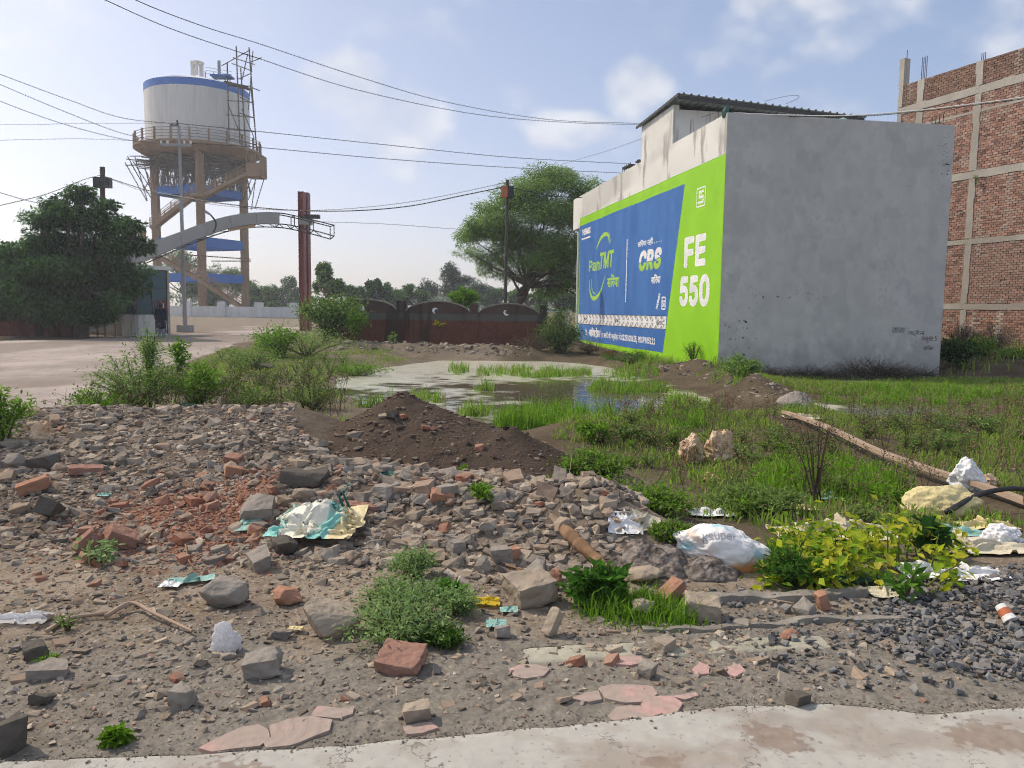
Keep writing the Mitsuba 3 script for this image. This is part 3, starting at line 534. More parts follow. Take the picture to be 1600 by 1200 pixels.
scene['m_plaster'] = rough(grey_plaster, .7, .3)
scene['m_green'] = rough(lambda p, n, uv: mix((.20, .47, .006), (.27, .57, .015), fbm(p.y * 1.2, p.z * 1.2, 1, 4)), .55, .3)
scene['m_blue'] = rough(lambda p, n, uv: mix((.026, .105, .34), (.052, .165, .45), fbm(p.y * 2.2, p.z * .8, 2, 4)), .55, .3)
scene['m_white_paint'] = diffuse(lambda p, n, uv: mix((.62, .63, .66), (.80, .81, .83), fbm(p.y * 4, p.z * 3, 2, 3)))
scene['m_lime_paint'] = diffuse((.34, .56, .10))
scene['m_grey_paint'] = diffuse((.33, .34, .36))
scene['m_dark_paint'] = diffuse((.045, .05, .06))
scene['m_red_scrawl'] = diffuse((.10, .035, .035))
scene['m_concrete'] = diffuse(plaster_fn((.36, .34, .30), (.47, .45, .41), (.24, .22, .19), .5, 5))
scene['m_mortar'] = diffuse(lambda p, n, uv: mix((.27, .215, .175), (.38, .32, .275), fbm(p.x * 4, p.y * 4, p.z * 4, 3)))
scene['m_tank'] = rough(plaster_fn((.58, .585, .58), (.68, .685, .68), (.48, .475, .46), .4, 2), .6, .3)
scene['m_tower_brown'] = diffuse(plaster_fn((.27, .19, .125), (.345, .245, .165), (.22, .14, .10), .4, 6))
scene['m_tower_blue'] = rough((.05, .16, .50), .5, .3)
scene['m_bamboo'] = diffuse((.13, .105, .085))
scene['m_grey_metal'] = rough(lambda p, n, uv: mix((.30, .30, .295), (.37, .37, .36), fbm(p.x * .6, p.y * .6, p.z * .6, 3)), .5, .4)
scene['m_tan_metal'] = rough((.38, .31, .22), .6, .3)
scene['m_frame'] = rough((.035, .033, .033), .5, .4)
scene['m_red_steel'] = rough(lambda p, n, uv: mix((.16, .035, .03), (.23, .06, .05), fbm(p.x * 2, p.y * 2, p.z * .8, 3)), .5, .4)
scene['m_black'] = rough((.018, .018, .019), .45, .4)
scene['m_pole'] = diffuse((.33, .335, .34))
scene['m_dark_pole'] = rough((.06, .05, .045), .6, .3)
scene['m_glass'] = rough((.02, .075, .105), .12, .35)
scene['m_white'] = rough((.72, .72, .70), .5, .3)
scene['m_orange'] = rough((.45, .14, .06), .5, .3)
scene['m_roof'] = rough((.25, .29, .28), .45, .5)
scene['m_wood'] = diffuse(lambda p, n, uv: mix((.17, .10, .06), (.34, .22, .14), fbm(p.x * 9, p.y * 9, p.z * 30, 3)))
scene['m_plank'] = diffuse(lambda p, n, uv: mix((.30, .22, .165), (.46, .36, .28), fbm(p.x * 30, p.y * 2.5, p.z * 8, 4)))
scene['m_kerb'] = two({'type': 'bumpmap', 'arbitrary': mikit.proc(lambda p, n, uv: fbm(p.x * 30, p.y * 30, p.z * 30, 3) * .012, 3e-3), 'scale': 1.0,
                       'bsdf': {'type': 'diffuse', 'reflectance': mikit.proc(lambda p, n, uv: mix((.15, .14, .125), (.33, .31, .27), fbm(p.x * 6, p.y * 6, p.z * 6, 4)))}})
scene['m_strip'] = two({'type': 'bumpmap', 'arbitrary': mikit.proc(lambda p, n, uv: fbm(p.x * 30, p.y * 30, p.z * 30, 3) * .008, 3e-3), 'scale': 1.0,
                        'bsdf': {'type': 'diffuse', 'reflectance': mikit.proc(lambda p, n, uv: mix((.27, .27, .21), (.43, .41, .34), fbm(p.x * 5, p.y * 5, 1, 4)))}})


def paver_fn(p, n, uv):
    # the printed arcs of the cement tile are relief; dust lies over the pink pigment
    d = fbm(p.x * 5, p.y * 5, 1, 4)
    g = fbm(p.x * 60, p.y * 60, 1, 2)
    return mix(mix((.42, .265, .245), (.53, .35, .325), g), (.33, .285, .25), smoothstep(.34, .58, d) * .85)


scene['m_paver'] = two({'type': 'bumpmap', 'arbitrary': mikit.proc(lambda p, n, uv: smoothstep(.55, .95, dr.abs(dr.sin(uv.x * 62))) * .0016 + fbm(p.x * 70, p.y * 70, 0, 2) * .003, 2e-3), 'scale': 1.0,
                        'bsdf': {'type': 'diffuse', 'reflectance': mikit.proc(paver_fn)}})


def boulder_fn(a, b):
    def fn(p, n, uv):
        t, f = fbm(p.x * 7, p.y * 7, p.z * 7, 4), fbm(p.x * 45, p.y * 45, p.z * 45, 2)
        return mix(a, b, t * .65 + f * .35)
    return fn


for _k, _a, _b in (('m_boulder', (.19, .172, .152), (.36, .33, .295)), ('m_boulder_tan', (.25, .21, .165), (.42, .36, .295)), ('m_brick_red', (.235, .13, .10), (.36, .225, .18)),
                   ('m_brick_orange', (.30, .155, .105), (.42, .25, .18)), ('m_boulder_dark', (.075, .068, .06), (.15, .14, .125))):
    scene[_k] = two({'type': 'bumpmap', 'arbitrary': mikit.proc(lambda p, n, uv: fbm(p.x * 32, p.y * 32, p.z * 32, 4) * .016, 3e-3), 'scale': 1.0,
                     'bsdf': {'type': 'diffuse', 'reflectance': mikit.proc(boulder_fn(_a, _b))}}) if _k != 'm_x' else None


def crinkled(c, r, depth=.006, scale=11.0):
    h = mikit.proc(lambda p, n, uv: (dr.abs(fbm(p.x * scale, p.y * scale, p.z * scale, 3) - .5) + .5 * dr.abs(fbm(p.x * scale * 2.7, p.y * scale * 2.7, p.z * scale * 2.7, 2) - .5)) * -depth * 3, 3e-3)
    return two({'type': 'bumpmap', 'arbitrary': h, 'scale': 1.0, 'bsdf': {'type': 'principled', 'base_color': mikit.proc(c), 'roughness': r, 'specular': .3}})


def sack_green_fn(p, n, uv):
    c = mix((.66, .655, .55), (.78, .77, .69), fbm(p.x * 8, p.y * 8, p.z * 8, 3))
    teal = mix((.17, .43, .40), (.25, .55, .50), fbm(p.x * 12, p.y * 12, p.z * 12, 3))
    c = mix(c, teal, smoothstep(.60, .62, uv.x) * smoothstep(.80, .78, uv.x))
    c = mix(c, teal, smoothstep(.16, .12, uv.x + uv.y * .06))
    c = mix(c, (.66, .56, .33), smoothstep(.79, .81, uv.x))
    return mix(c, (.45, .38, .22), smoothstep(.60, .75, fbm(p.x * 5, p.y * 5, p.z * 5, 3)) * .4)


def sack_white_fn(p, n, uv):
    c = mix((.66, .665, .68), (.80, .80, .80), fbm(p.x * 9, p.y * 9, p.z * 9, 3))
    st = smoothstep(.50, .62, fbm(p.x * 4 + 3, p.y * 4, p.z * 9, 3))
    c = mix(c, (.55, .35, .20), st * .45)
    c = mix(c, mix((.36, .15, .05), (.55, .27, .10), fbm(p.x * 14, p.y * 14, p.z * 14, 2)), smoothstep(.30, .12, uv.y + (uv.x - .5) * -.28) * smoothstep(.38, .6, uv.x))
    bl = smoothstep(.66, .72, fbm(p.x * 7 + 8, p.y * 7 + 2, p.z * 7, 2))
    return mix(c, (.32, .55, .62), bl * .8)


scene['m_sack_green'] = crinkled(sack_green_fn, .5)
scene['m_sack_white'] = crinkled(sack_white_fn, .5)
scene['m_cloth_beige'] = crinkled(lambda p, n, uv: mix((.40, .365, .27), (.56, .52, .41), fbm(p.x * 7, p.y * 7, p.z * 7, 4)), .8)
scene['m_cloth_yellow'] = crinkled(lambda p, n, uv: mix((.50, .42, .20), (.66, .58, .32), fbm(p.x * 5, p.y * 5, p.z * 5, 4)), .5)
scene['m_cloth_brown'] = crinkled(lambda p, n, uv: mix((.42, .27, .16), (.68, .53, .38), smoothstep(.3, .7, fbm(p.x * 9, p.y * 9, p.z * 9, 3))), .5)
scene['m_cloth_white'] = crinkled(lambda p, n, uv: mix((.58, .60, .62), (.78, .79, .80), fbm(p.x * 9, p.y * 9, p.z * 9, 3)), .45)
scene['m_cloth_teal'] = crinkled(lambda p, n, uv: mix((.10, .28, .25), (.35, .52, .47), fbm(p.x * 16, p.y * 16, p.z * 16, 3)), .5)
scene['m_cloth_dark_green'] = rough(lambda p, n, uv: mix((.02, .075, .062), (.04, .13, .105), fbm(p.x * 20, p.y * 20, p.z * 20, 3)), .6, .3)
scene['m_plastic_clear'] = {'type': 'principledthin', 'base_color': {'type': 'rgb', 'value': [.82, .83, .86]}, 'roughness': .3, 'diff_trans': .9, 'spec_trans': .25, 'eta': 1.4}
scene['m_plastic_yellow'] = {'type': 'principledthin', 'base_color': {'type': 'rgb', 'value': [.72, .55, .06]}, 'roughness': .35, 'diff_trans': .7, 'spec_trans': 0.0, 'eta': 1.4}


def wall_fn(p, n, uv):
    t, f = fbm(p.x * 1.5, p.z * 1.5, 3, 4), fbm(p.x * 8, p.z * 8, 1, 3)
    c = mix((.060, .042, .038), (.125, .085, .075), t * .6 + f * .4)
    red = mix((.105, .045, .035), (.165, .07, .052), f)
    z = p.z + (f - .5) * .05
    c = mix(c, red, smoothstep(1.16, 1.12, z))
    c = mix(c, (.115, .12, .115), smoothstep(1.10, 1.16, z) * smoothstep(1.42, 1.36, z) * .75)
    st = fbm(p.x * 2.6, p.z * .3, 2, 4)
    return mix(c, (.035, .033, .03), smoothstep(.50, .68, st) * .7)


scene['m_old_wall'] = diffuse(wall_fn)

# ---------------------------------------------------------------- the ground and the water
WATER_Z = -0.2
POND = wobble(Polygon([(-3.9, 16.6), (-4.4, 19), (-4.0, 23.2), (-2.6, 26.9), (1.2, 27.3), (3.2, 25.0), (3.75, 20.2), (4.25, 16.6), (4.15, 14.6), (3.9, 13.6), (2.9, 13.2), (1.6, 12.2), (.9, 11.4), (-.4, 11.2), (-1.0, 12.6), (-1.9, 13.9), (-2.9, 14.2)]), .4, .35, 1)
ARM = wobble(Polygon([(5.6, 15.0), (6.4, 16.6), (8.3, 16.2), (9.5, 15.0), (8.0, 13.2), (6.2, 13.2)]), .4, .3, 2)
PONDS = POND.union(ARM)


def ss(a, b, x):
    t = np.clip((x - a) / (b - a), 0, 1)
    return t * t * (3 - 2 * t)


def seg_dist(x, y, a, b):
    a, b = np.asarray(a, float), np.asarray(b, float)
    d = b - a
    t = np.clip(((x - a[0]) * d[0] + (y - a[1]) * d[1]) / (d @ d), 0, 1)
    return np.hypot(x - a[0] - t * d[0], y - a[1] - t * d[1])


def fb(x, y, k, seed, octaves=3):
    return meshkit.fbm(np.stack([x * k, y * k, np.full_like(x, seed * 1.7)], -1), octaves, seed) - .5


def sand_h(x, y):
    n = fb(x, y, 1.6, 21) * .16
    r1 = np.hypot((x + 1.15 - .12 * (y - 8.3)) / 1.95, (y - 8.35) / np.where(y < 8.35, 2.25, 1.5)) + n
    r2 = np.hypot((x - .02) / 1.15, (y - 7.75) / np.where(y < 7.75, 1.45, 1.2)) + n
    soft = lambda r: np.sqrt(np.clip(1 - r, 0, 1) ** 2 + .14) - .3742
    h = 1.12 * soft(r1)
    h2 = .55 * soft(r2)
    return np.maximum(h, h2) + .6 * np.minimum(h, h2) - .05 + fb(x, y, 7, 22) * .05 + fb(x, y, 22, 23) * .022 - .05 * np.clip(np.abs(fb(x * 1.0, y * .35, 3.2, 24)) * 4, 0, 1) * soft(r1)


def ground(x, y, detail=True):
    x, y = np.asarray(x, float), np.asarray(y, float)
    z = 0.22 * ss(40, 60, y) + .12 * ss(60, 110, y) + .5 * ss(150, 900, y)
    z = z - .08 * ss(.8, 2.5, x) * ss(5.2, 7, y) * ss(34, 24, y)
    z = z + .42 * ss(12.5, 17.5, x + .25 * (y - 24)) * ss(17, 27, y)
    z = z - .40 * np.exp(-((x - 10.8) / 3.6) ** 4 - ((y - 22.0) / 2.4) ** 2)
    near = (x > -8) & (x < 13) & (y > 8) & (y < 31)
    d = np.full(x.shape, 9.0)
    if near.any():
        pts = shapely.points(x[near], y[near])
        dd = shapely.distance(PONDS.boundary, pts)
        d[near] = np.where(inside(PONDS, x[near], y[near]), -dd, dd)
    z = np.where(d < 0, WATER_Z - np.minimum(.3, -d * .22), np.minimum(z, WATER_Z + .012 + np.maximum(d, 0) * .11))
    # heaps
    t = np.clip((y - (4.95 + .12 * np.abs(x + 2.2))) / 3.4, 0, 1)
    z = z + .50 * (t ** 1.15) * np.clip(1 - (y - 8.4) / 1.5, 0, 1) ** .8 * ss(-7.2, -4.9, x) * (.25 + .75 * ss(-1.1, -2.5, x)) * ss(.6, -.6, x)
    z = z + .36 * np.exp(-(seg_dist(x, y, (-1.5, 6.0), (.5, 5.40)) / .50) ** 2)
    z = z + .13 * np.exp(-(seg_dist(x, y, (.75, 5.15), (1.2, 4.95)) / .32) ** 2)
    z = z + .20 * np.exp(-(seg_dist(x, y, (.9, 10.2), (1.7, 9.7)) / .65) ** 2)
    z = z + (.34 + .5 * fb(x, y, .9, 31)) * np.exp(-(seg_dist(x, y, (-6.3, 28.4), (.4, 28.2)) / .85) ** 2)
    z = z + .24 * np.exp(-(seg_dist(x, y, (5.1, 20.8), (5.35, 16.6)) / .6) ** 2) + .2 * np.exp(-(seg_dist(x, y, (3.4, 25.5), (4.9, 20.5)) / .6) ** 2)
    z = z + .16 * np.exp(-(seg_dist(x, y, (5.1, 16.4), (5.3, 14.4)) / .5) ** 2)
    z = z + .5 * np.exp(-((x - 2.2) / 1.0) ** 2 - ((y - 33) / 3.5) ** 2)
    z = z + .07 * np.exp(-((x - 3.2) / .9) ** 2 - ((y - 4.35) / .55) ** 2)
    z = z + fb(x, y, .5, 33) * .10 * ss(3.3, 6, y) * ss(60, 45, y) * (d > .4)
    if detail:
        z = z + fb(x, y, 5.0, 35) * .035 * ss(2.9, 4.0, y) * (d > .1) + fb(x, y, 17.0, 36) * .016 * (y < 14)
    return np.where(y < 3.0, np.minimum(z, .012), z)


def surface(x, y):
    s = sand_h(x, y)
    return np.maximum(ground(x, y), np.where(s > -.02, s, -9))


_gx, _gy = np.meshgrid(np.arange(-14, 15, .05), np.arange(2.0, 32.5, .05))
HEIGHTS = surface(_gx.ravel(), _gy.ravel()).reshape(_gx.shape)


def height(x, y):
    if -14 < x < 14.9 and 2 < y < 32.4:
        return float(map_coordinates(HEIGHTS, [[(y - 2.0) / .05], [(x + 14) / .05]], order=1)[0])
    return float(surface(np.array([x]), np.array([y]))[0])


def put(px, py, z=0.0):
    """The point of the ground that the pixel shows (a few steps along the sight line)."""
    p = gz(px, py, z)
    for _ in range(12):
        z = .5 * z + .5 * height(p[0], p[1])
        p = gz(px, py, z)
    p[2] = height(p[0], p[1])
    return p


def graded(steps):
    """Grid lines: [(start, stop, step at start, step at stop), ...]."""
    out = []
    for a, b, s0, s1 in steps:
        n = max(2, int(round(abs(b - a) / ((s0 + s1) / 2))))
        t = np.linspace(0, 1, n, endpoint=False)
        k = s1 / s0
        out += list(a + (b - a) * ((t if abs(k - 1) < 1e-6 else (k ** t - 1) / (k - 1))))
    return np.array(out + [steps[-1][1]])


def grid_mesh(xs, ys, zf):
    X, Y = np.meshgrid(xs, ys)
    Z = zf(X.ravel(), Y.ravel())
    i, j = np.meshgrid(np.arange(len(ys) - 1), np.arange(len(xs) - 1), indexing='ij')
    a = (i * len(xs) + j).ravel()
    f = np.vstack([np.stack([a, a + 1, a + len(xs) + 1], 1), np.stack([a, a + len(xs) + 1, a + len(xs)], 1)])
    return np.stack([X.ravel(), Y.ravel(), Z], 1), f


_xs = graded([(-800, -60, 120, 8), (-60, -7, 1.3, .12), (-7, 4.5, .045, .045), (4.5, 30, .06, 1.0), (30, 800, 2, 120)])
_ys = graded([(-30, 2.0, 6, .3), (2.0, 9.5, .045, .045), (9.5, 30, .06, .25), (30, 110, .5, 4), (110, 1000, 6, 160)])
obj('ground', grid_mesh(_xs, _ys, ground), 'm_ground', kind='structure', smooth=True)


def sheet(poly, dz, step, edge=.25, seed=0):
    """A sheet lying dz proud of the ground inside the outline and diving under it at its edge."""
    x0, y0, x1, y1 = poly.buffer(step * 2).bounds
    xs, ys = np.arange(x0, x1 + step, step), np.arange(y0, y1 + step, step)
    v, f = grid_mesh(xs, ys, lambda x, y: ground(x, y, False))
    pts = shapely.points(v[:, 0], v[:, 1])
    d = shapely.distance(poly.boundary, pts)
    d = np.where(inside(poly, v[:, 0], v[:, 1]), d, -d)
    v[:, 2] += np.where(d > 0, np.minimum(d / edge, 1) * dz, d * .35)
    keep = (d > -step * 3.1)[f].any(1)
    f = f[keep]
    use = np.unique(f)
    m = np.full(len(v), -1)
    m[use] = np.arange(len(use))
    return v[use], m[f]


LANE = wobble(Polygon([(-6.0, 9.0), (-6.3, 11.5), (-7.6, 16), (-9.2, 22.5), (-10.6, 28.5), (-11.6, 33.5), (-12.4, 40), (-13.8, 54), (-19, 54), (-18.5, 40), (-19.6, 34), (-24, 31.5), (-40, 30.5), (-40, 12), (-12, 8)]), 1.0, .5, 4)
obj('lane', sheet(LANE, .035, .25, .5), 'm_lane', kind='structure', smooth=True)

_rng = np.random.default_rng(5)
# the concrete road in the foreground, its broken edge running across the picture
_e = [(-9, 1.55), (-4, 2.22), (-1.76, 2.54), (-1.1, 2.61), (-.45, 2.70), (0, 2.80), (.52, 2.88), (.85, 2.98), (1.32, 3.03), (1.7, 2.96), (2.1, 3.02), (3.0, 3.12), (9, 3.9)]
ROAD = wobble(Polygon(_e + [(9, -6), (-9, -6)]), .07, .030, 6)
_xr, _yr = graded([(-9, -2.6, .4, .05), (-2.6, 3.2, .03, .03), (3.2, 9, .05, .4)]), graded([(-6, 2.0, .8, .05), (2.0, 3.4, .025, .025), (3.4, 4.1, .1, .1)])


def road_z(x, y):
    pts = shapely.points(x, y)
    d = shapely.distance(ROAD.boundary, pts)
    d = np.where(inside(ROAD, x, y), d, -d)
    return .016 + np.where(d > 0, np.minimum(d, .05) * .35, d * 1.6) + fb(x, y, 9, 41) * .012 + fb(x, y, 1.3, 42) * .03


obj('road', grid_mesh(_xr, _yr, road_z), 'm_slab', kind='structure', smooth=True)

_xw, _yw = np.arange(-6, 11, .5), np.arange(9.5, 30, .5)
obj('pond_water', grid_mesh(_xw, _yw, lambda x, y: np.full(x.shape, WATER_Z)), 'm_water', kind='structure', smooth=True)

_xs, _ys = np.arange(-3.3, 1.6, .03), np.arange(5.9, 10.4, .03)
_v, _f = grid_mesh(_xs, _ys, lambda x, y: sand_h(x, y))
_low = _v[:, 2] < ground(_v[:, 0], _v[:, 1]) - .08
_f = _f[~_low[_f].all(1)]
obj('sand_heap', (_v, _f), 'm_sand', label='heap of dark brown sand with stray stones on it beside the rubble', cat='sand heap', smooth=True)

# ---------------------------------------------------------------- the painted building
TH = -.165
BC, BD = np.array([5.854, 22.0, 0]), np.array([math.sin(TH), math.cos(TH), 0])       # front corner; direction of the painted wall away from it
BN = np.array([-math.cos(TH), math.sin(TH), 0])                                      # out of the painted wall
BR = -BN                                                                             # along the front
ZU = np.array([0, 0, 1.0])
AX = [BD, BN, ZU]


def on_wall(g, s0, z0, off, h, mirror=True):
    """The area g (x to the reader's right, y up) as a layer h thick, off proud of the painted wall; its origin at distance s0, height z0."""
    v, f = extrude(g, h)
    return BC + BD * (s0 - v[:, :1]) + ZU * (z0 + v[:, 1:2]) + BN * (off + v[:, 2:3]), f


def wall_slab(poly_sz, off, h, seed=None):
    """A layer whose outline is given as (distance from the corner, height)."""
    g = Polygon([(-s, z) for s, z in poly_sz])
    if seed is not None:
        g = wobble(g, .35, .022, seed)
    return on_wall(g, 0, 0, off, h)


def bbox(mb, s0, s1, w0, w1, z0, z1):
    """A box in the building's own directions: s along the painted wall, w along the front, z."""
    mb.box(BC + BD * (s0 + s1) / 2 + BR * (w0 + w1) / 2 + ZU * (z0 + z1) / 2, (s1 - s0, w1 - w0, z1 - z0), ax=[BD, -BR, ZU])


B = thing('painted_building', 'grey plastered flat roofed building with a blue and green painted advertisement along its side', 'building')
W, H, LEN = 7.03, 7.08, 16.2
m = MB()
bbox(m, 0, LEN, 0, W, -1.2, 6.0)
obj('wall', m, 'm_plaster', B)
m = MB()                                                     # parapet band: painted side, back, right; a room's side wall joins it
bbox(m, .006, 17.6, -.004, .18, 6.0, H)
bbox(m, 17.42, 17.6, .18, W, 5.6, H)
bbox(m, 16.2, 17.6, -.004, W, 5.58, 6.0)
bbox(m, .18, 17.42, W - .18, W, 6.0, H - .1)
bbox(m, .18, 17.42, .18, W - .18, 6.0, 6.12)
obj('parapet', m, 'm_parapet', B)
m = MB()
bbox(m, -.004, .006, -.004, W, 6.0, H + .012)
bbox(m, .006, .18, .18, W, 6.0, H + .012)
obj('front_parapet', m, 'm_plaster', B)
# roof room
m = MB()
bbox(m, 4.17, 7.34, 0, .2, H, 8.34)
bbox(m, 4.19, 4.37, .2, 6.2, 6.12, 8.2)
bbox(m, 7.14, 7.32, .2, 6.2, 6.12, 8.2)
bbox(m, 4.37, 7.14, 6.0, 6.2, 6.12, 8.0)
bbox(m, 4.05, 4.19, 2.6, 2.95, H - .9, 8.1)
obj('roof_room', m, 'm_parapet', B)
n = 26
for k in range(n):                                             # corrugated roof: one raised rib to each strip
    w0, w1 = -.15 + k * 6.6 / n, -.15 + (k + 1) * 6.6 / n
    z0, z1 = 8.50 - .40 * (k / n), 8.50 - .40 * ((k + 1) / n)
    prof = [(w0, z0), (w0 + .17, z0 - .011), (w0 + .19, z0 + .035), (w0 + .235, z0 + .035), (w1, z1)]
    mm = MB()
    for (a, za), (b, zb) in zip(prof, prof[1:]):
        for lo, hi in ((0, .012),):
            q = [BC + BD * s + BR * w + ZU * (z + dz) for dz in (lo, hi) for s, w, z in ((3.45, a, za), (7.55, a, za - .12), (7.55, b, zb - .12), (3.45, b, zb))]
            mm.add(q, [[0, 1, 2], [0, 2, 3], [4, 6, 5], [4, 7, 6], [0, 5, 1], [0, 4, 5], [3, 2, 6], [3, 6, 7], [0, 3, 7], [0, 7, 4]])
    obj('roof_sheet', mm, 'm_roof', B)
m = MB()
m.bar(BC + BD * 3.50 + BR * -.1 + ZU * 8.40, BC + BD * 3.50 + BR * 6.4 + ZU * 8.02, .06, .12)
m.bar(BC + BD * 3.4 + BR * -.12 + ZU * 8.46, BC + BD * 7.6 + BR * -.12 + ZU * 8.36, .05, .09)
obj('roof_purlin', m, 'm_frame', B)
# paint
obj('green_field', wall_slab([(-.004, -1.0), (16.2, -1.0), (16.2, 6.02), (-.004, 5.985)], .006, .004, 3), 'm_green', B, label='bright green painted field of the side wall')
Bp = obj('blue_field', wall_slab([(4.42, .20), (16.02, .17), (16.16, 5.64), (2.94, 5.61)], .010, .004, 4), 'm_blue', B, label='blue painted sign panel on the green wall')


def paint(name, g, s0, z0, bsdf, off=.014, h=.003):
    return obj(name, on_wall(g, s0, z0, off, h), bsdf, Bp)


def tx(px, py):
    """(distance, height) of a point of the painted wall."""
    r = ray(px, py)
    p = EYE + r * (((BC - EYE) @ BN) / (r @ BN))
    return float((p - BC) @ BD), float(p[2])


def put_text(k, bl, tr, bsdf, name='lettering', shear=0.0, off=.014):
    (s0, z0), (s1, z1) = tx(*bl), tx(*tr)
    return paint(name, fitted(k, s0 - s1, z1 - z0, shear), s0, z0, bsdf, off)


obj('lettering', on_wall(fitted('fe', 1.66, .95), 2.78, 2.97, .010, .003), 'm_white_paint', B)
obj('lettering', on_wall(fitted('n550', 2.3, .96), 3.05, 1.76, .010, .003), 'm_white_paint', B)
# the certification mark: a rounded frame with an angular S inside
g = Point(0, 0).buffer(.01)
fr = shapely.box(.06, .06, .60, .46).buffer(.06, quad_segs=3)
mark = fr.difference(fr.buffer(-.035))
mark = mark.union(LineString([(.12, .12), (.50, .12), (.50, .26), (.20, .26), (.20, .40), (.54, .40)]).buffer(.03, cap_style=2, join_style=2))
mark = mark.union(LineString([(.34, .2), (.34, .40)]).buffer(.022, cap_style=2))
obj('painted_mark', on_wall(shapely.affinity.scale(mark, 1.0, 1.12, origin=(0, 0)), 1.95, 4.73, .010, .003), 'm_white_paint', B)
# blue panel
s0, z0 = 15.75, 5.14
paint('lettering', fitted('thermex', 1.55, .28), s0, z0, 'm_white_paint')
paint('underline', shapely.box(0, 0, 1.55, .07), s0, z0 - .2, 'm_white_paint')
put_text('pan', (920.5, 425), (937.5, 404), 'm_lime_paint', shear=.06)
put_text('tmt', (936.5, 421), (958.5, 390), 'm_lime_paint', shear=.18)


def arc(pts, w0, w1, n=20):
    c = curve(pts, n)
    t = np.linspace(0, 1, len(c))
    w = w0 + (w1 - w0) * np.sin(np.pi * np.clip(t, 0, 1)) ** .8
    d = unit(np.gradient(c, axis=0))
    nn = np.c_[-d[:, 1], d[:, 0]]
    return Polygon(np.vstack([c + nn * w[:, None], (c - nn * w[:, None])[::-1]])).buffer(0)


def wall_px(pts):
    return [(-a, b) for a, b in (tx(*p) for p in pts)]


for pts, w in (([(932.3, 389), (935, 382), (939, 373), (944, 367), (949, 366), (951.5, 371), (952.5, 381)], .085), ([(951.5, 363.5), (953.3, 369), (954.2, 380)], .03),
               ([(922, 437), (922, 452), (924, 462), (928, 466.5), (934, 463), (940, 452), (945.8, 431)], .095), ([(924.3, 436), (925, 449), (927.5, 457), (931, 459.5)], .03)):
    paint('swoosh', arc(wall_px(pts), .02, w), 0, 0, 'm_lime_paint')
put_text('sariya', (949, 449.5), (968, 427), 'm_lime_paint')
paint('divider', shapely.box(0, 0, .085, 2.46), 8.72, 1.93, 'm_white_paint')
put_text('sariyanahi', (997, 388), (1035, 366.5), 'm_white_paint')
(sa, za), (sb, zb) = tx(997.5, 424.5), tx(1036.5, 384.5)
g = fitted('crs', sa - sb - .2, zb - za, .22)
b = g.bounds
cut = za + (zb - za) * .40
lo = Polygon([(b[0] - .1, -.1), (b[2] + .1, -.1), (b[2] + .1, (zb - za) * .56), (b[0] + 1.6, (zb - za) * .40), (b[0] - .1, (zb - za) * .40)])
paint('lettering', g.difference(lo.buffer(.025)), sa, za, 'm_white_paint')
paint('lettering', g.intersection(lo), sa, za, 'm_lime_paint')
put_text('sariya', (1018, 443.5), (1033, 427.5), 'm_white_paint')
(sa, za), (sb, zb) = tx(1034, 484), tx(1041, 463.5)
fr = shapely.box(0, 0, sa - sb, zb - za).buffer(-.06).buffer(.06)
paint('badge', fr.difference(fr.buffer(-.05)).union(shapely.affinity.translate(fitted('n30', (sa - sb) * .72, (zb - za) * .55), (sa - sb) * .14, (zb - za) * .2)), sa, za, 'm_white_paint')
paint('badge', shapely.affinity.rotate(fitted('thermex', .62, .16), 62, origin=(0, 0)), sa + .42, za - .03, 'm_white_paint')
put_text('line', (914.5, 527.5), (1024.5, 541.5), 'm_white_paint') if False else None
(sa, za), (sb, zb) = tx(915, 525), tx(1024, 540)
paint('lettering', fitted('line', sa - sb, .50), sa, .36, 'm_white_paint')
# the patterned band
paint('band', Polygon(wall_px([(903.8, 491), (1042, 494.3), (1040.6, 514), (904, 505.4)])), 0, 0, 'm_white_paint')
paint('band_edge', Polygon(wall_px([(903.8, 490.4), (1042, 493.6), (1042, 494.4), (903.8, 491.1)])), 0, 0, 'm_dark_paint')
paint('band_edge', Polygon(wall_px([(903.9, 505.2), (1040.6, 513.8), (1040.6, 515), (903.9, 506.1)])), 0, 0, 'm_dark_paint')
tri = []
zt, zb_ = 1.435, .985
for k in range(21):
    s = 15.9 - k * .555
    for (p, q, r) in (((0, zt - .01), (.40, zt - .01), (.2, zt - .15)), ((0, zb_ + .01), (.40, zb_ + .01), (.2, zb_ + .15)), ((.24, zt - .19), (.44, zt - .06), (.50, zt - .19)), ((.24, zb_ + .19), (.44, zb_ + .06), (.50, zb_ + .19))):
        tri.append(Polygon([(-s + a, z) for a, z in (p, q, r)]))
paint('band_pattern', shapely.union_all(tri), 0, 0, 'm_grey_paint', .018)
for k in range(7):
    s = 15.0 - k * .555 * 3
    if k in (0, 3, 6):
        paint('band_word', fitted('pan_small', .62, .13), s + .1, 1.14, 'm_dark_paint', .018)
# scrawls on the front, pipes and roof things


def front_slab(g, w0, z0, h=.003):
    v, f = extrude(g, h)
    return BC + BR * (w0 + v[:, :1]) + ZU * (z0 + v[:, 1:2]) - BD * (.002 + v[:, 2:3]), f


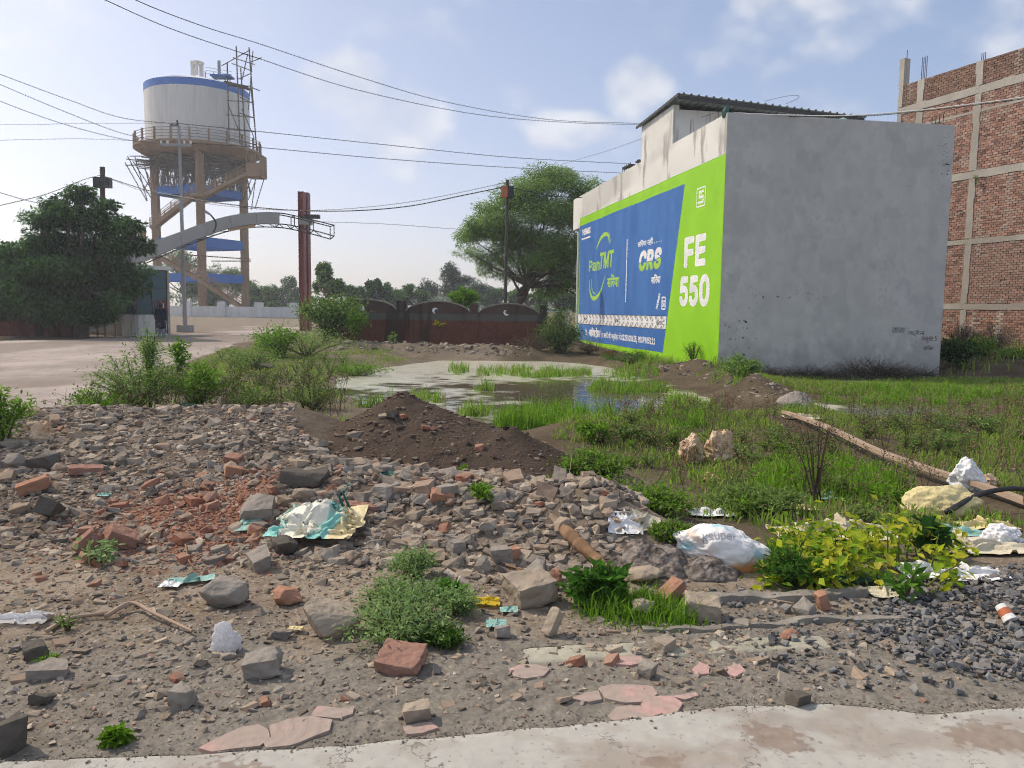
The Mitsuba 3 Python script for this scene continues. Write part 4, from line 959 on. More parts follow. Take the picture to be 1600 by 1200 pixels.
for k, w0, z0, w, h, b in (('graf1', 5.40, 1.05, .42, .16, 'm_dark_paint'), ('graf2', 5.92, .95, .55, .20, 'm_dark_paint'), ('graf3', 6.38, .78, .52, .19, 'm_red_scrawl'), ('graf4', 6.46, .56, .32, .13, 'm_red_scrawl')):
    obj('scrawl', front_slab(fitted(k, w, h), w0, z0), b, B)
_r = np.random.default_rng(12)
spots = MB()                                                   # flaked plaster patches
for cx, cz, sx, sz, n in ((.55, .95, .3, .35, 30), (1.6, 2.1, .5, .05, 7), (2.5, 2.1, .35, .05, 9), (6.8, 6.4, .12, .5, 40)):
    for _ in range(n):
        a = np.sort(_r.uniform(0, 2 * np.pi, 6))
        rr = _r.uniform(.006, .026, 6) * _r.uniform(.6, 1.6)
        c = np.array([cx + _r.normal() * sx, cz + _r.normal() * sz])
        if not (.1 < c[0] < 6.95 and c[1] < 6.95):
            continue
        g = Polygon(np.c_[np.cos(a) * rr * 1.6, np.sin(a) * rr]).buffer(0)
        if g.area > 1e-4 and g.geom_type == 'Polygon':
            spots.add(*front_slab(g, c[0], c[1], .002))
obj('flaked_plaster', spots, 'm_dark_paint', B, kind='stuff')
for k in range(4):
    m = MB().tube([BC + BR * (6.35 + .12 * k) + BD * .1 + ZU * (H - .1), BC + BR * (6.35 + .12 * k) + BD * .1 + ZU * (H + .25 + .03 * k)], .012, 5)
    obj('rebar', m, 'm_black', B)
for k in range(5):
    m = MB().tube([BC + BR * (.1) + BD * (8.9 + .25 * k) + ZU * (H - .1), BC + BR * .1 + BD * (8.9 + .25 * k) + ZU * (H + .28)], .014, 5)
    obj('rebar', m, 'm_black', B)
m = MB()
m.tube([BC + BD * 16.26 + BN * .06 + ZU * -.4, BC + BD * 16.26 + BN * .06 + ZU * 5.4], .05, 8)
obj('drain_pipe', m, 'm_white', B)
rk = np.random.default_rng(3)
k = thing('roof_debris', 'small dark heap of rubble on the roof edge beside the roof room', 'rubble')
for q in range(14):
    v, f = rock(rk, q % 3)
    p = BC + BD * (7.75 + rk.uniform(0, 1.6)) + BR * rk.uniform(.0, .16) + ZU * (H + .02 + rk.uniform(0, .08) + .0)
    obj('stone', (v * rk.uniform(.12, .26) + p + [0, 0, .06], f), 'm_boulder_dark', k)
k = thing('water_tank', 'small white plastic water tank standing on the roof terrace', 'water tank')
m = MB()
a = np.linspace(0, 2 * np.pi, 17)[:-1]
prof = [(.0, 0), (.34, 0), (.36, .1), (.34, .12), (.36, .2), (.36, .42), (.30, .5), (.13, .56), (.13, .62), (0, .63)]
cen = BC + BD * 2.3 + BR * .62 + ZU * 6.48
m.add(*[x for x in (lambda M: (np.array(M.vertices) + cen, np.array(M.faces)))(trimesh.creation.revolve(np.array(prof), sections=18))])
obj('body', m, 'm_white', k)
m = MB().box(cen - ZU * .19, (.8, .8, .36), rot=-TH)
obj('stand', m, 'm_concrete', k)

# ---------------------------------------------------------------- the brick block
BT = -.38
QC, QD = np.array([19.0, 30.0, 0]), np.array([math.sin(BT), math.cos(BT), 0])
QN = np.array([-math.cos(BT), math.sin(BT), 0])
Q = thing('brick_building', 'tall unplastered red brick block with pale concrete beams and columns at the right', 'building')
_r = np.random.default_rng(21)


def qbox(mb, s0, s1, z0, z1, o0, o1, col=None):
    mb.box(QC + QD * (s0 + s1) / 2 + ZU * (z0 + z1) / 2 + QN * (o0 + o1) / 2, (s1 - s0, o1 - o0, z1 - z0), ax=[QD, QN, ZU], col=col)


m = MB()
qbox(m, -7, 5.6, -.6, 11.55, -9, -.03)
obj('core_wall', m, 'm_mortar', Q)
cols = [(-4.15, -3.85), (-1.25, -.95), (1.64, 1.94), (4.34, 4.68), (5.42, 5.66)]
beams = [(-.1, .42), (1.81, 2.09), (4.44, 4.68), (7.03, 7.37), (10.33, 10.67)]
for a, b in beams:
    mm = MB()
    n = 26
    for k in range(n):
        s0, s1 = -7 + 12.66 * k / n, -7 + 12.66 * (k + 1) / n
        qbox(mm, s0, s1, a + _r.uniform(0, .03), b - _r.uniform(0, .035), -.05, .032 + _r.uniform(0, .008))
    obj('beam', mm, 'm_concrete', Q)
mm = MB()
qbox(mm, -7, 5.6, 9.62, 9.72, -.05, .022)
obj('lintel_band', mm, 'm_concrete', Q)
for j, (a, b) in enumerate(cols):
    zs = [-.6] + [z for bm in beams for z in bm] + [11.6]
    for z0, z1 in zip(zs[::2], zs[1::2]):
        mm = MB()
        n = max(1, int((z1 - z0) / .35))
        for k in range(n):
            qbox(mm, a + _r.uniform(-.02, .03), b + _r.uniform(-.03, .02), z0 + (z1 - z0) * k / n, z0 + (z1 - z0) * (k + 1) / n + .004, -.05, .036)
        if j == 4 and z1 > 11:
            qbox(mm, a, b + .02, 11.6, 12.75, -.3, .034)
        obj('column', mm, 'm_concrete', Q)
edges = [-7] + [x for c in cols for x in c]
spans = list(zip(edges[::2], edges[1::2]))
zz = [.42, 1.81, 2.09, 4.44, 4.68, 7.03, 7.37, 9.62, 9.72, 10.33, 10.67, 11.6]
for z0, z1 in zip(zz[::2], zz[1::2]):
    for s0, s1 in spans:
        if s1 - s0 < .3 or s1 < -4.2:
            continue
        mm = MB()
        nz = int(round((z1 - z0) / .092))
        hz = (z1 - z0) / nz
        for r in range(nz):
            s = s0 - (r % 2) * .11 - _r.uniform(0, .03)
            while s < s1:
                a, b = max(s, s0) + .006, min(s + .215, s1) - .006
                zc = z0 + (r + .5) * hz
                if b - a > .04:
                    u = _r.uniform()
                    c = np.array([.34, .205, .16]) * _r.uniform(.72, 1.2) if u < .7 else (np.array([.39, .29, .235]) * _r.uniform(.75, 1.1) if u < .9 else np.array([.20, .13, .105]) * _r.uniform(.7, 1.2))
                    if z0 > 10:
                        c = np.array([.23, .15, .115]) * _r.uniform(.7, 1.25)
                    elif 2 < z0 < 4.6 and s < 1.6:
                        c = c * .55 + np.array([.30, .22, .185]) * .45
                    wear = math.sin(s * 5.1 + 1.0) + math.sin(s * 11.7) * .6 + math.sin(zc * 1.3 + s) * .6
                    if z0 < 1 and wear > 1.1:
                        c = c * .35 + np.array([.50, .46, .41]) * .65
                    elif wear > 1.5:
                        c = c * .6 + np.array([.42, .38, .34]) * .4
                    if _r.uniform() < .006 and z0 < 10:
                        s += .25
                        continue
                    h = hz - .014
                    qbox(mm, a, b, zc - h / 2 + _r.normal() * .003, zc + h / 2 + _r.normal() * .003, -.06, _r.uniform(.0, .022), np.clip(c, .02, .8))
                s += .228
        obj('brickwork', mm, 'm_piece', Q, kind='stuff', color=True)
for s, n, h in ((4.5, 4, .95), (1.8, 3, .32), (5.55, 1, 1.5)):
    for k in range(n):
        c = QC + QD * (s - .12 + .08 * k) + QN * -.1
        obj('rebar', MB().tube([c + ZU * 11.5, c + ZU * (11.6 + h)], .014, 5), 'm_black', Q)

# ---------------------------------------------------------------- the arched boundary wall
V = thing('boundary_wall', 'old maroon boundary wall of arched panels with a round emblem on each', 'wall')
VY = 31.0
px_ = {}
piers = [(-7.55, -7.2), (-4.62, -4.28), (-1.70, -1.38), (1.06, 1.36)]
vb = -.35
for k in range(3):
    a, b = piers[k][1], piers[k + 1][0]
    drop = -.015 - .05 * k
    t = np.linspace(0, 1, 25)
    x = a + (b - a) * t
    arch = 1.50 + .55 * np.sqrt(np.clip(1 - (2 * t - 1) ** 2 * .93, 0, 1)) - .12 + drop
    g = Polygon(np.vstack([np.c_[x, arch], [[b, vb], [a, vb]]]))
    v, f = extrude(g, .2)
    obj('arched_panel', (np.c_[v[:, 0], VY - v[:, 2] + .1, v[:, 1]], f), 'm_old_wall', V)
    rim = Polygon(np.vstack([np.c_[x, arch + .045], np.c_[x, arch - .01][::-1]]))
    v, f = extrude(rim, .27)
    obj('coping', (np.c_[v[:, 0], VY - v[:, 2] + .135, v[:, 1]], f), 'm_kerb', V)
    c = np.array([(a + b) / 2 - .1, 1.58 + drop])
    ring = Point(*c).buffer(.115, quad_segs=8)
    v, f = extrude(ring.difference(Point(*c).buffer(.035)) if k == 0 else ring.difference(Point(c[0] + .05, c[1] - .03 + .06 * (k == 2)).buffer(.085)), .03)
    obj('round_emblem', (np.c_[v[:, 0], VY - .1 - v[:, 2], v[:, 1]], f), 'm_white_paint', V)
    m = MB().box(((a + b) / 2, VY - .15, .16 + vb / 2), (b - a, .1, .62 - vb))
    obj('plinth', m, 'm_old_wall', V)
for k, (a, b) in enumerate(piers):
    m = MB().box(((a + b) / 2, VY, (1.93 - .05 * k + vb) / 2), (b - a, .36, 1.93 - .05 * k - vb))
    obj('pier', m, 'm_old_wall', V)
m = MB().box((1.75, VY + 1.2, 1.55), (1.3, .5, .06)).box((1.25, VY + 1.2, .6), (.10, .10, 1.9)).box((2.3, VY + 1.2, .6), (.1, .1, 1.9))
obj('shelf', m, 'm_white', label='white topped shelf standing behind the right end of the arched wall', cat='shelf')
V2 = thing('boundary_wall', 'dark shaded stretch of boundary wall under the big tree', 'wall')
m = MB().box((-24.6, 37.4, .6), (8.0, .25, 1.75))
obj('panel', m, 'm_old_wall', V2)
for x in (-28.4, -25.6, -22.8, -20.7):
    obj('pier', MB().box((x, 37.36, .75), (.4, .4, 2.1)), 'm_old_wall', V2)
# low white wall by the tower
V3 = thing('low_wall', 'low whitewashed wall with short square piers in front of the water tower', 'wall')
pa, pb = at(200, 497, 92), at(464, 499, 92)
gz0 = min(pa[2], pb[2]) - .4
obj('panel', MB().box(((pa[0] + pb[0]) / 2, 92, gz0 / 2 + .75), (pb[0] - pa[0], .35, 1.5 - gz0)), 'm_tank', V3)
for px in (293, 347, 405, 460):
    p = at(px, 487, 92)
    obj('pier', MB().box((p[0], 91.95, gz0 / 2 + 1.02), (.95, .55, 2.05 - gz0)), 'm_tank', V3)

# ---------------------------------------------------------------- the water tower
TX, TY = -39.85, 100.0
DECK = float(at(308, 216, 92.2)[2])
TOP = float(at(300, 118.5, 93.6)[2])
BAND = float(at(300, 130, 93.6)[2])
UNDER = float(at(308, 234, 94.2)[2])
R_T, R_D = 6.15, 7.55
TW = thing('water_tower', 'tall overhead water tank, white with a blue rim, on brown columns with blue ring beams', 'water tower')


def lathe(prof, n=64, c=(TX, TY)):
    mm = trimesh.creation.revolve(np.array(prof, float), sections=n)
    return np.array(mm.vertices) + [c[0], c[1], 0], np.array(mm.faces)


obj('tank', lathe([(0, DECK), (R_T, DECK), (R_T, BAND), (0, BAND)]), 'm_tank', TW, smooth=30)
obj('blue_rim', lathe([(0, BAND - .02), (R_T + .03, BAND - .02), (R_T + .03, TOP), (0, TOP)]), 'm_tower_blue', TW, smooth=30, label='blue band round the top of the tank')
obj('roof', lathe([(R_T + .02, TOP), (R_T * .75, TOP + .55), (R_T * .4, TOP + .95), (0, TOP + 1.1)]), 'm_tank', TW, smooth=30)
v0 = at(308, 100, 100)
m = MB()
for k in range(5):
    a = k * 2 * math.pi / 5
    m.box((v0[0] + .62 * math.cos(a), 100 + .62 * math.sin(a), v0[2] - .7), (.26, .26, 1.6))
vent = obj('vent', m, 'm_tank', TW)
obj('cap', lathe([(0, v0[2] + .05), (.85, v0[2] + .05), (.85, v0[2] + .2), (.5, v0[2] + .35), (0, v0[2] + .4)], 20, (v0[0], 100)), 'm_tank', vent)
obj('gallery', lathe([(R_T, DECK + .03), (R_D, DECK + .03), (R_D, DECK - .22), (R_D - .15, DECK - .3), (6.3, UNDER), (5.6, UNDER - .08), (0, UNDER - .1)]), 'm_tower_brown', TW, smooth=30)
rail = MB()
for k in range(22):
    a = k * 2 * math.pi / 22 + .1
    obj('railing_post', MB().box((TX + (R_D - .12) * math.cos(a), TY + (R_D - .12) * math.sin(a), DECK + .72), (.2, .2, 1.5), rot=a), 'm_tower_brown', TW)
aa = np.linspace(0, 2 * np.pi, 65)
for h in (.35, .7, 1.05, 1.35):
    v, f = tube(np.c_[TX + (R_D - .12) * np.cos(aa), TY + (R_D - .12) * np.sin(aa), np.full(65, DECK + h)], .035, 5)
    obj('rail', (v, f), 'm_bamboo', TW)
zg = at(311, 488, 95)[2] - 1.2
CW = 5.2
E1, E2 = np.array([.929, .370]), np.array([-.370, .929])          # the frame stands square to the line of sight's azimuth at the gate road
cols_ = [tuple(-CW * E1), tuple(-CW * E2), tuple(CW * E1), tuple(CW * E2)]
for dx, dy in cols_:
    n = 6
    c, f = None, None
    mm = trimesh.creation.cylinder(radius=.56, height=UNDER - zg, sections=8)
    mm.apply_translation((TX + dx, TY + dy, (UNDER + zg) / 2))
    obj('column', (np.array(mm.vertices), np.array(mm.faces)), 'm_tower_brown', TW)
for lv, (py, hh) in enumerate(((298, 1.0), (379, 1.15), (433.5, 1.0))):
    z = float(at(285, py, 97.5)[2])
    for k in range(4):
        a, b = np.array(cols_[k]), np.array(cols_[(k + 1) % 4])
        d = unit(b - a)
        p, q = a + d * .5, b - d * .5
        obj('ring_beam', MB().bar((TX + p[0], TY + p[1], z), (TX + q[0], TY + q[1], z), .42, hh), 'm_tower_blue', TW)
# zigzag stairs up the near side
SY = 92.6


def flight(p, q, name='stair_flight'):
    p, q = np.asarray(p), np.asarray(q)
    s = MB()
    for dy in (-.55, .55):
        s.bar(p + [0, dy, 0], q + [0, dy, 0], .14, .42)
    k = obj(name, s, 'm_tower_brown', TW)
    n = int(abs(q[0] - p[0]) / .38)
    t = MB()
    for i in range(n):
        c = p + (q - p) * (i + .5) / n
        t.box(c + [0, 0, .12], (.36, 1.0, .12))
    obj('tread', t, 'm_tower_brown', k, kind='stuff')
    r = MB()
    for dy in (-.55, .55):
        for i in range(5):
            c = p + (q - p) * i / 4 + [0, dy, 0]
            r.box(c + [0, 0, .65], (.1, .1, 1.1))
        for h in (.5, .8, 1.1):
            r.tube([p + [0, dy, h], q + [0, dy, h]], .04, 5)
    obj('handrail', r, 'm_tower_brown', k)


A0, A1 = at(386, 486, SY), at(312, 437, SY)
A2 = at(236, 395, SY)
B1, B2 = at(238, 357, SY), at(303, 306, SY)
C1, C2 = at(320, 306, SY), at(393, 270, SY)
flight(A0, A1)
flight(A1, A2)
flight(B1, B2)
flight(C1, C2)
m = MB()
for p, q in ((A2, B1),):
    m.box(((p[0] + q[0]) / 2 - .8, SY, p[2] + .0), (1.9, 1.5, .25)).box((p[0] - 1.0, SY, (p[2] + q[2]) / 2), (.3, 1.4, q[2] - p[2] + .6))
m.box(((B2[0] + C1[0]) / 2, SY, B2[2]), (C1[0] - B2[0] + .4, 1.6, .3))
obj('stair_landing', m, 'm_tower_brown', TW)
lp = at(401, 276, SY)
m = MB().box((lp[0], SY, lp[2]), (1.6, 2.4, .3)).box((lp[0], SY - 1.15, lp[2] + .7), (1.6, .1, 1.3)).box((lp[0] + .78, SY, lp[2] + 1.2), (.12, 2.4, 2.4)).box((lp[0] - .7, SY + 1, lp[2] + 1.3), (.14, .14, 2.6))
for k in range(4):
    m.box((lp[0] - .75 + .5 * k, SY - 1.1, lp[2] + 1.9), (.1, .1, 1.3))
obj('stair_box', m, 'm_tower_brown', TW)
m = MB()
for px, h in ((321, 1.5), (334, 1.4), (352, 1.1), (359, 1.2)):
    p = at(px, 119, 97.0)
    m.tube([(p[0], 97, TOP - .1), (p[0], 97, TOP + h)], .07, 6)
p, q = at(321, 105, 97), at(362, 112, 97)
for dz in (0, -.35, -.7):
    m.tube([p + [0, 0, dz], q + [0, 0, dz]], .03, 5)
obj('roof_railing', m, 'm_pole', TW)
p = at(349, 124, 93.3)
m = MB().box((p[0], 93.0, TOP - .25), (2.3, 1.6, .18))
obj('roof_platform', m, 'm_tower_blue', TW)
obj('ladder_post', MB().box((p[0] - .5, 93.4, TOP + .75), (.3, .2, 1.9)), 'm_pole', TW)

# the bamboo scaffolding round its head
SC = thing('scaffolding', 'dense forest of thin wooden props under the water tank gallery', 'scaffolding')
_r = np.random.default_rng(31)
zb = float(at(311, 292, 95)[2])
zt = UNDER - .15
for k in range(150):
    a, r = _r.uniform(0, 2 * np.pi), 5.8 * math.sqrt(_r.uniform(.02, 1))
    p = np.array([TX + r * math.cos(a), TY + r * math.sin(a), zt - _r.uniform(0, 1.0)])
    q = np.array([p[0] + _r.normal() * .8, p[1] + _r.normal() * .8, zb + _r.uniform(-.1, .5)])
    obj('prop', MB().tube([q, p], _r.uniform(.05, .08), 5), 'm_bamboo', SC)
for k in range(36):
    z = zt - _r.choice([.1, .75, 1.4]) + _r.normal() * .08
    a = _r.choice([0, np.pi / 2, .6]) + _r.normal() * .12
    o = _r.uniform(-6, 6)
    L = math.sqrt(max(70 - o * o, 9))
    d, nn = np.array([math.cos(a), math.sin(a), 0]), np.array([-math.sin(a), math.cos(a), 0])
    c = np.array([TX, TY, z]) + nn * o
    obj('ledger', MB().tube([c - d * L * _r.uniform(.6, 1.02), c + d * L * _r.uniform(.6, .98)], .065, 5), 'm_bamboo', SC)
for sx, e in ((-1, 8.4), (-1, 7.8), (-1, 7.2), (-1, 6.8), (1, 6.6), (1, 7.2)):                    # props fanning out from the outer columns
    for k in range(2):
        y = TY + _r.normal() * 1.2
        obj('prop', MB().tube([(TX + sx * (CW + .5) * E1[0], TY + sx * (CW + .5) * E1[1] + y - TY, zb + _r.uniform(-1.8, -.4)), (TX + sx * e * E1[0], TY + sx * e * E1[1] + y - TY + _r.normal() * .5, zt - _r.uniform(.2, 1.6))], .06, 5), 'm_bamboo', SC)
SR = thing('scaffold_tower', 'tall narrow scaffold of lashed poles rising past the right side of the tank', 'scaffolding')
ST = []
YS = (92.3, 94.2)
feet = [(358, 221), (375, 226), (384, 230), (401, 234)]
heads = [(355, 97), (369, 72), (376, 106), (389, 74)]
for (fx, fy), (hx, hy), y in zip(feet, heads, (92.4, 92.4, 94.3, 93.6)):
    obj('pole', MB().tube([at(fx, fy, y), at(hx, hy, y)], .075, 6), 'm_bamboo', SR)
for (fx, fy), (hx, hy), y in (((388, 172), (395, 80), 93.0), ((377, 130), (387, 84), 93), ((402, 236), (391, 130), 92.2), ((378, 170), (397, 215), 93), ((357, 165), (378, 215), 92.6)):
    obj('brace', MB().tube([at(fx, fy, y), at(hx, hy, y)], .06, 5), 'm_bamboo', SR)
for (ax, ay), (bx, by), y in (((354, 157), (397, 160), 92.5), ((375, 152), (396, 162), 93.5), ((353, 179), (398, 184), 92.5), ((372, 176), (396, 184), 93.5), ((354, 202), (400, 206), 92.5), ((356, 217), (400, 226), 92.5),
                              ((346, 103), (391, 78), 92.5), ((377, 83), (407, 92), 92.5), ((364, 90), (398, 101), 93.3), ((390, 98), (409, 90), 92.5), ((362, 99), (394, 111), 94), ((352, 128), (390, 135), 92.4), ((394, 137), (406, 142), 92.4), ((372, 124), (391, 115), 93)):
    obj('ledger', MB().tube([at(ax, ay, y), at(bx, by, y)], .055, 5), 'm_bamboo', SR)
m = MB()
for k in range(7):
    p = at(356 + 5 * k, 130 + 1.3 * k, 93.2)
    m.box(p, (.5, 1.4, .12), rot=.1 * (k % 3))
obj('deck_board', m, 'm_bamboo', SR)
m = MB()
for (ax, ay), (bx, by) in (((252, 464), (385, 462)), ((292, 401), (391, 405)), ((330, 409), (392, 408))):
    pass
for (ax, ay), (bx, by), y in (((252, 465), (322, 463), 92.4), ((288, 398), (391, 405), 93.5), ((330, 408), (392, 408), 93.5)):
    k = thing('scaffold_pole', 'long horizontal pole lashed across the tower columns', 'pole', 'poles lashed across the tower columns')
    scene[k] = mikit.ply(tube([at(ax, ay, y), at(bx, by, y)], .07, 6), 'm_bamboo')

# ---------------------------------------------------------------- the unfinished gate arch and its steel posts
G = thing('gate_arch', 'unfinished curved gate arch, half clad in grey sheets, half bare steel frame', 'gate arch')
top = [(120, 468), (160, 428), (200, 397), (240, 379), (280, 364), (320, 349), (360, 338), (400, 333), (436, 333), (460, 337), (490, 344), (522, 352)]
low = [(120, 496), (160, 453), (203, 420), (245, 400), (285, 383), (323, 368), (361, 356), (400, 350), (436, 350), (460, 353), (490, 360), (522, 369)]
gx = np.array([p[0] for p in top], float)
gy = 41.0 + (gx - 120) * .0165
TPT = np.array([at(p[0], p[1], y) for p, y in zip(top, gy)])
LPT = np.array([at(p[0], p[1], y) for p, y in zip(low, gy)])
dirx = unit(np.array([TPT[-1][0] - TPT[0][0], TPT[-1][1] - TPT[0][1], 0]))
back = np.array([-dirx[1], dirx[0], 0]) * .85
tf, lf = curve(TPT, 6), curve(LPT, 6)
drop = np.array([0, 0, -.12])
for name, c in (('chord', tf), ('chord', lf), ('chord', tf + back), ('chord', lf + back + drop)):
    obj(name, MB().tube(c, .035, 5), 'm_frame', G)
for i in list(range(0, len(tf) - 3, 6)) + [len(tf) - 1]:
    q = [tf[i], tf[i] + back, lf[i] + back + drop, lf[i], tf[i]]
    mm = MB()
    for a, b in zip(q, q[1:]):
        mm.bar(a, b, .045, .045)
    obj('frame_hoop', mm, 'm_frame', G)
for i in range(24, len(lf) - 3, 3):
    obj('brace', MB().bar(lf[i], lf[i + 3] + back + drop, .035, .035), 'm_frame', G)
n_clad = 48
for j, i0 in enumerate(range(0, n_clad, 6)):
    i1 = min(i0 + 6, n_clad)
    o = -unit(back) * .045
    a, b = tf[i0:i1 + 1] + o + [0, 0, .04], lf[i0:i1 + 1] + o
    a2, b2 = a - o * .5, b - o * .5
    g = dirx * .035
    a[0] += g
    b[0] += g
    n = len(a)
    v = np.vstack([a, b, a2, b2])
    f = []
    for k in range(n - 1):
        f += [[k, n + k, n + k + 1], [k, n + k + 1, k + 1], [2 * n + k, 3 * n + k + 1, 3 * n + k], [2 * n + k, 2 * n + k + 1, 3 * n + k + 1], [k, k + 1, 2 * n + k + 1], [k, 2 * n + k + 1, 2 * n + k], [n + k, 3 * n + k, 3 * n + k + 1], [n + k, 3 * n + k + 1, n + k + 1]]
    f += [[0, 2 * n, 3 * n], [0, 3 * n, n], [n - 1, 2 * n - 1, 4 * n - 1], [n - 1, 4 * n - 1, 3 * n - 1]]
    obj('cladding_sheet', (v, np.array(f)), 'm_grey_metal', G)
    ta, tb = tf[i0:i1 + 1] + [0, 0, .05], tf[i0:i1 + 1] + back + [0, 0, .05]
    if i0 < 42:
        v = np.vstack([ta, tb])
        f = [[k, k + 1, n + k + 1] for k in range(n - 1)] + [[k, n + k + 1, n + k] for k in range(n - 1)]
        obj('top_sheet', (v, np.array(f)), 'm_grey_metal', G)
ia, ib = 36, 43
v = np.vstack([lf[ia:ib] + [0, 0, -.03], lf[ia:ib] + back + drop + [0, 0, -.03]])
n = ib - ia
obj('soffit_sheet', (v, np.array([[k, n + k, n + k + 1] for k in range(n - 1)] + [[k, n + k + 1, k + 1] for k in range(n - 1)])), 'm_tan_metal', G)
SL = thing('street_lamp', 'street lamp on a bent black arm fixed to the arch', 'street lamp')
p = [at(333, 363, 44.2), at(337, 355, 43.9), at(337, 347, 43.7), at(332, 339, 43.5), at(326, 333, 43.4)]
obj('arm', MB().tube(curve(p, 6), .045, 6), 'm_frame', SL)
h0, h1 = at(327, 334.5, 43.4), at(319, 329, 43.3)
obj('lamp_head', MB().bar(h0, h1, .16, .12), 'm_pole', SL)
ps = thing('steel_posts', 'pair of tall dark red steel girders standing upright at the end of the arch', 'steel post')
labels[ps]['category'] = 'steel post'
for (px0, px1, pyt, y) in ((470.2, 478.3, 300, 48.6), (479.0, 485.3, 301.5, 49.6)):
    a, b = at(px0, 513, y), at(px1, 513, y)
    zt_ = at(px0, pyt, y)[2]
    w = b[0] - a[0]
    c = (a[0] + b[0]) / 2
    mm = MB().box((c, y, (zt_ - .6) / 2), (w, .5, zt_ + .6)).box((c - w / 2 + .03, y - .02, (zt_ - .6) / 2), (.06, .62, zt_ + .6)).box((c + w / 2 - .03, y - .02, (zt_ - .6) / 2), (.06, .62, zt_ + .6))
    obj('girder', mm, 'm_red_steel', ps)
p, q = at(470, 343, 48.2), at(486, 351, 48.2)
obj('bracket', MB().box((p + q) / 2 + [0, 0, .05], (q[0] - p[0] + .1, .5, .42)), 'm_grey_metal', ps)
obj('bracket', MB().box((p + q) / 2 + [.3, -.1, .32], (q[0] - p[0] + .5, .4, .22)), 'm_frame', ps)

# ---------------------------------------------------------------- poles and cables
P1 = thing('utility_pole', 'tall slim grey concrete pole with a crossarm in front of the water tower', 'utility pole')
b, t = at(289.5, 516, 45), at(279.5, 196, 45)
mm = trimesh.creation.cylinder(radius=1, height=1, sections=4)
zc = np.linspace(0, 1, 2)
mb = MB()
for w0, w1, q0, q1 in ((.185, .12, b + [0, 0, -.4], t),):
    v = np.array([[sx * w / 2 + q[0], sy * w / 2 + q[1], q[2]] for q, w in ((q0, w0), (q1, w1)) for sx, sy in ((-1, -1), (1, -1), (1, 1), (-1, 1))])
    mb.add(v, [[0, 1, 5], [0, 5, 4], [1, 2, 6], [1, 6, 5], [2, 3, 7], [2, 7, 6], [3, 0, 4], [3, 4, 7], [4, 5, 6], [4, 6, 7]])
obj('shaft', mb, 'm_pole', P1)
obj('foot', MB().box(b + [0, 0, .05], (.75, .6, .5)), 'm_pole', P1)
obj('crossarm', MB().bar(at(251, 226, 44.7), at(299, 227, 44.7), .1, .14), 'm_pole', P1)
for px in (252, 262, 288, 298):
    obj('insulator', MB().tube([at(px, 225, 44.7), at(px, 220, 44.7)], [.05, .07], 6), 'm_white', P1)
obj('top_pin', MB().tube([t + [-.05, 0, -.1], at(276.5, 188, 45)], .05, 6), 'm_frame', P1)
obj('top_bracket', MB().bar(at(266, 195, 45), at(280, 196, 45), .05, .07), 'm_frame', P1)
P2 = thing('utility_pole', 'dark pole with a black louvred box rising behind the big tree', 'utility pole')
obj('shaft', MB().tube([at(161.5, 505, 45), at(160, 261, 45)], .14, 8), 'm_dark_pole', P2)
p = at(160.5, 285.5, 44.6)
bx = obj('junction_box', MB().box(p, (.9, .4, .56)), 'm_black', P2)
for k in range(4):
    obj('louvre', MB().box(p + [0, -.21, -.18 + .12 * k], (.8, .03, .05)), 'm_frame', bx)
P3 = thing('utility_pole', 'thin dark pole behind the arched wall carrying an orange box and a black box', 'utility pole')
obj('shaft', MB().tube([at(789, 500, 36), at(793, 281, 36)], .075, 8), 'm_dark_pole', P3)
p = at(788.3, 300, 35.7)
obj('junction_box', MB().box(p, (.30, .35, .50)), 'm_orange', P3, label='orange box on the pole')
p = at(797.5, 300.5, 35.7)
bx = obj('junction_box', MB().box(p, (.30, .35, .50)), 'm_black', P3, label='black louvred box on the pole')
for k in range(4):
    obj('louvre', MB().box(p + [0, -.19, -.16 + .11 * k], (.26, .03, .045)), 'm_frame', bx)


def cable(pts, r, label, bsdf='m_black', group=None):
    k = numbered('overhead_cable')
    scene[k] = mikit.ply(tube(curve([at(*p) for p in pts], 14), r * .75, 5), bsdf, True)
    tag(k, label, 'cable', group)


cable([(60, -48, 13), (160, -2, 14), (270, 46, 16), (400, 90, 18.5), (560, 141, 21), (740, 178, 24), (880, 191, 26.5), (1003, 195, 29)], .011, 'lower of the two thin cables sloping from upper left to the roof room')
cable([(100, -60, 13), (212, 0, 14), (320, 42, 16), (410, 70, 18.5), (560, 120, 21), (700, 160, 23.5), (860, 187, 26.5), (1003, 193, 29)], .011, 'upper of the two thin cables sloping from upper left to the roof room')
cable([(-60, 92, 40), (0, 116, 41), (110, 157, 43), (190, 184, 44.5), (279, 194, 45)], .022, 'uppermost wire running from the left edge to the grey pole top')
cable([(-60, 128, 40), (0, 158, 41), (100, 194, 43), (190, 217, 44.5), (256, 224, 44.7)], .022, 'third wire down from the left edge to the grey pole crossarm')
cable([(-60, 105, 40), (0, 132, 41), (100, 174, 43), (190, 208, 44.5), (262, 222, 44.7)], .022, 'second wire down from the left edge to the grey pole crossarm')
cable([(-60, 194, 46), (0, 195, 46), (140, 193, 46), (278, 192, 45)], .016, 'faint level wire at the left edge behind the tank')
cable([(-60, 220, 46), (0, 219, 46), (130, 217, 46), (258, 222, 44.7)], .016, 'faint level wire under the gallery height at the left edge')
cable([(279, 193, 45), (400, 205, 46), (600, 226, 50), (800, 246, 55), (985, 256, 60)], .026, 'upper wire running right from the grey pole to behind the roof')
cable([(298, 224, 44.7), (400, 230, 46), (600, 248, 50), (800, 262, 55), (985, 271, 60)], .026, 'lower wire running right from the grey pole to behind the roof')
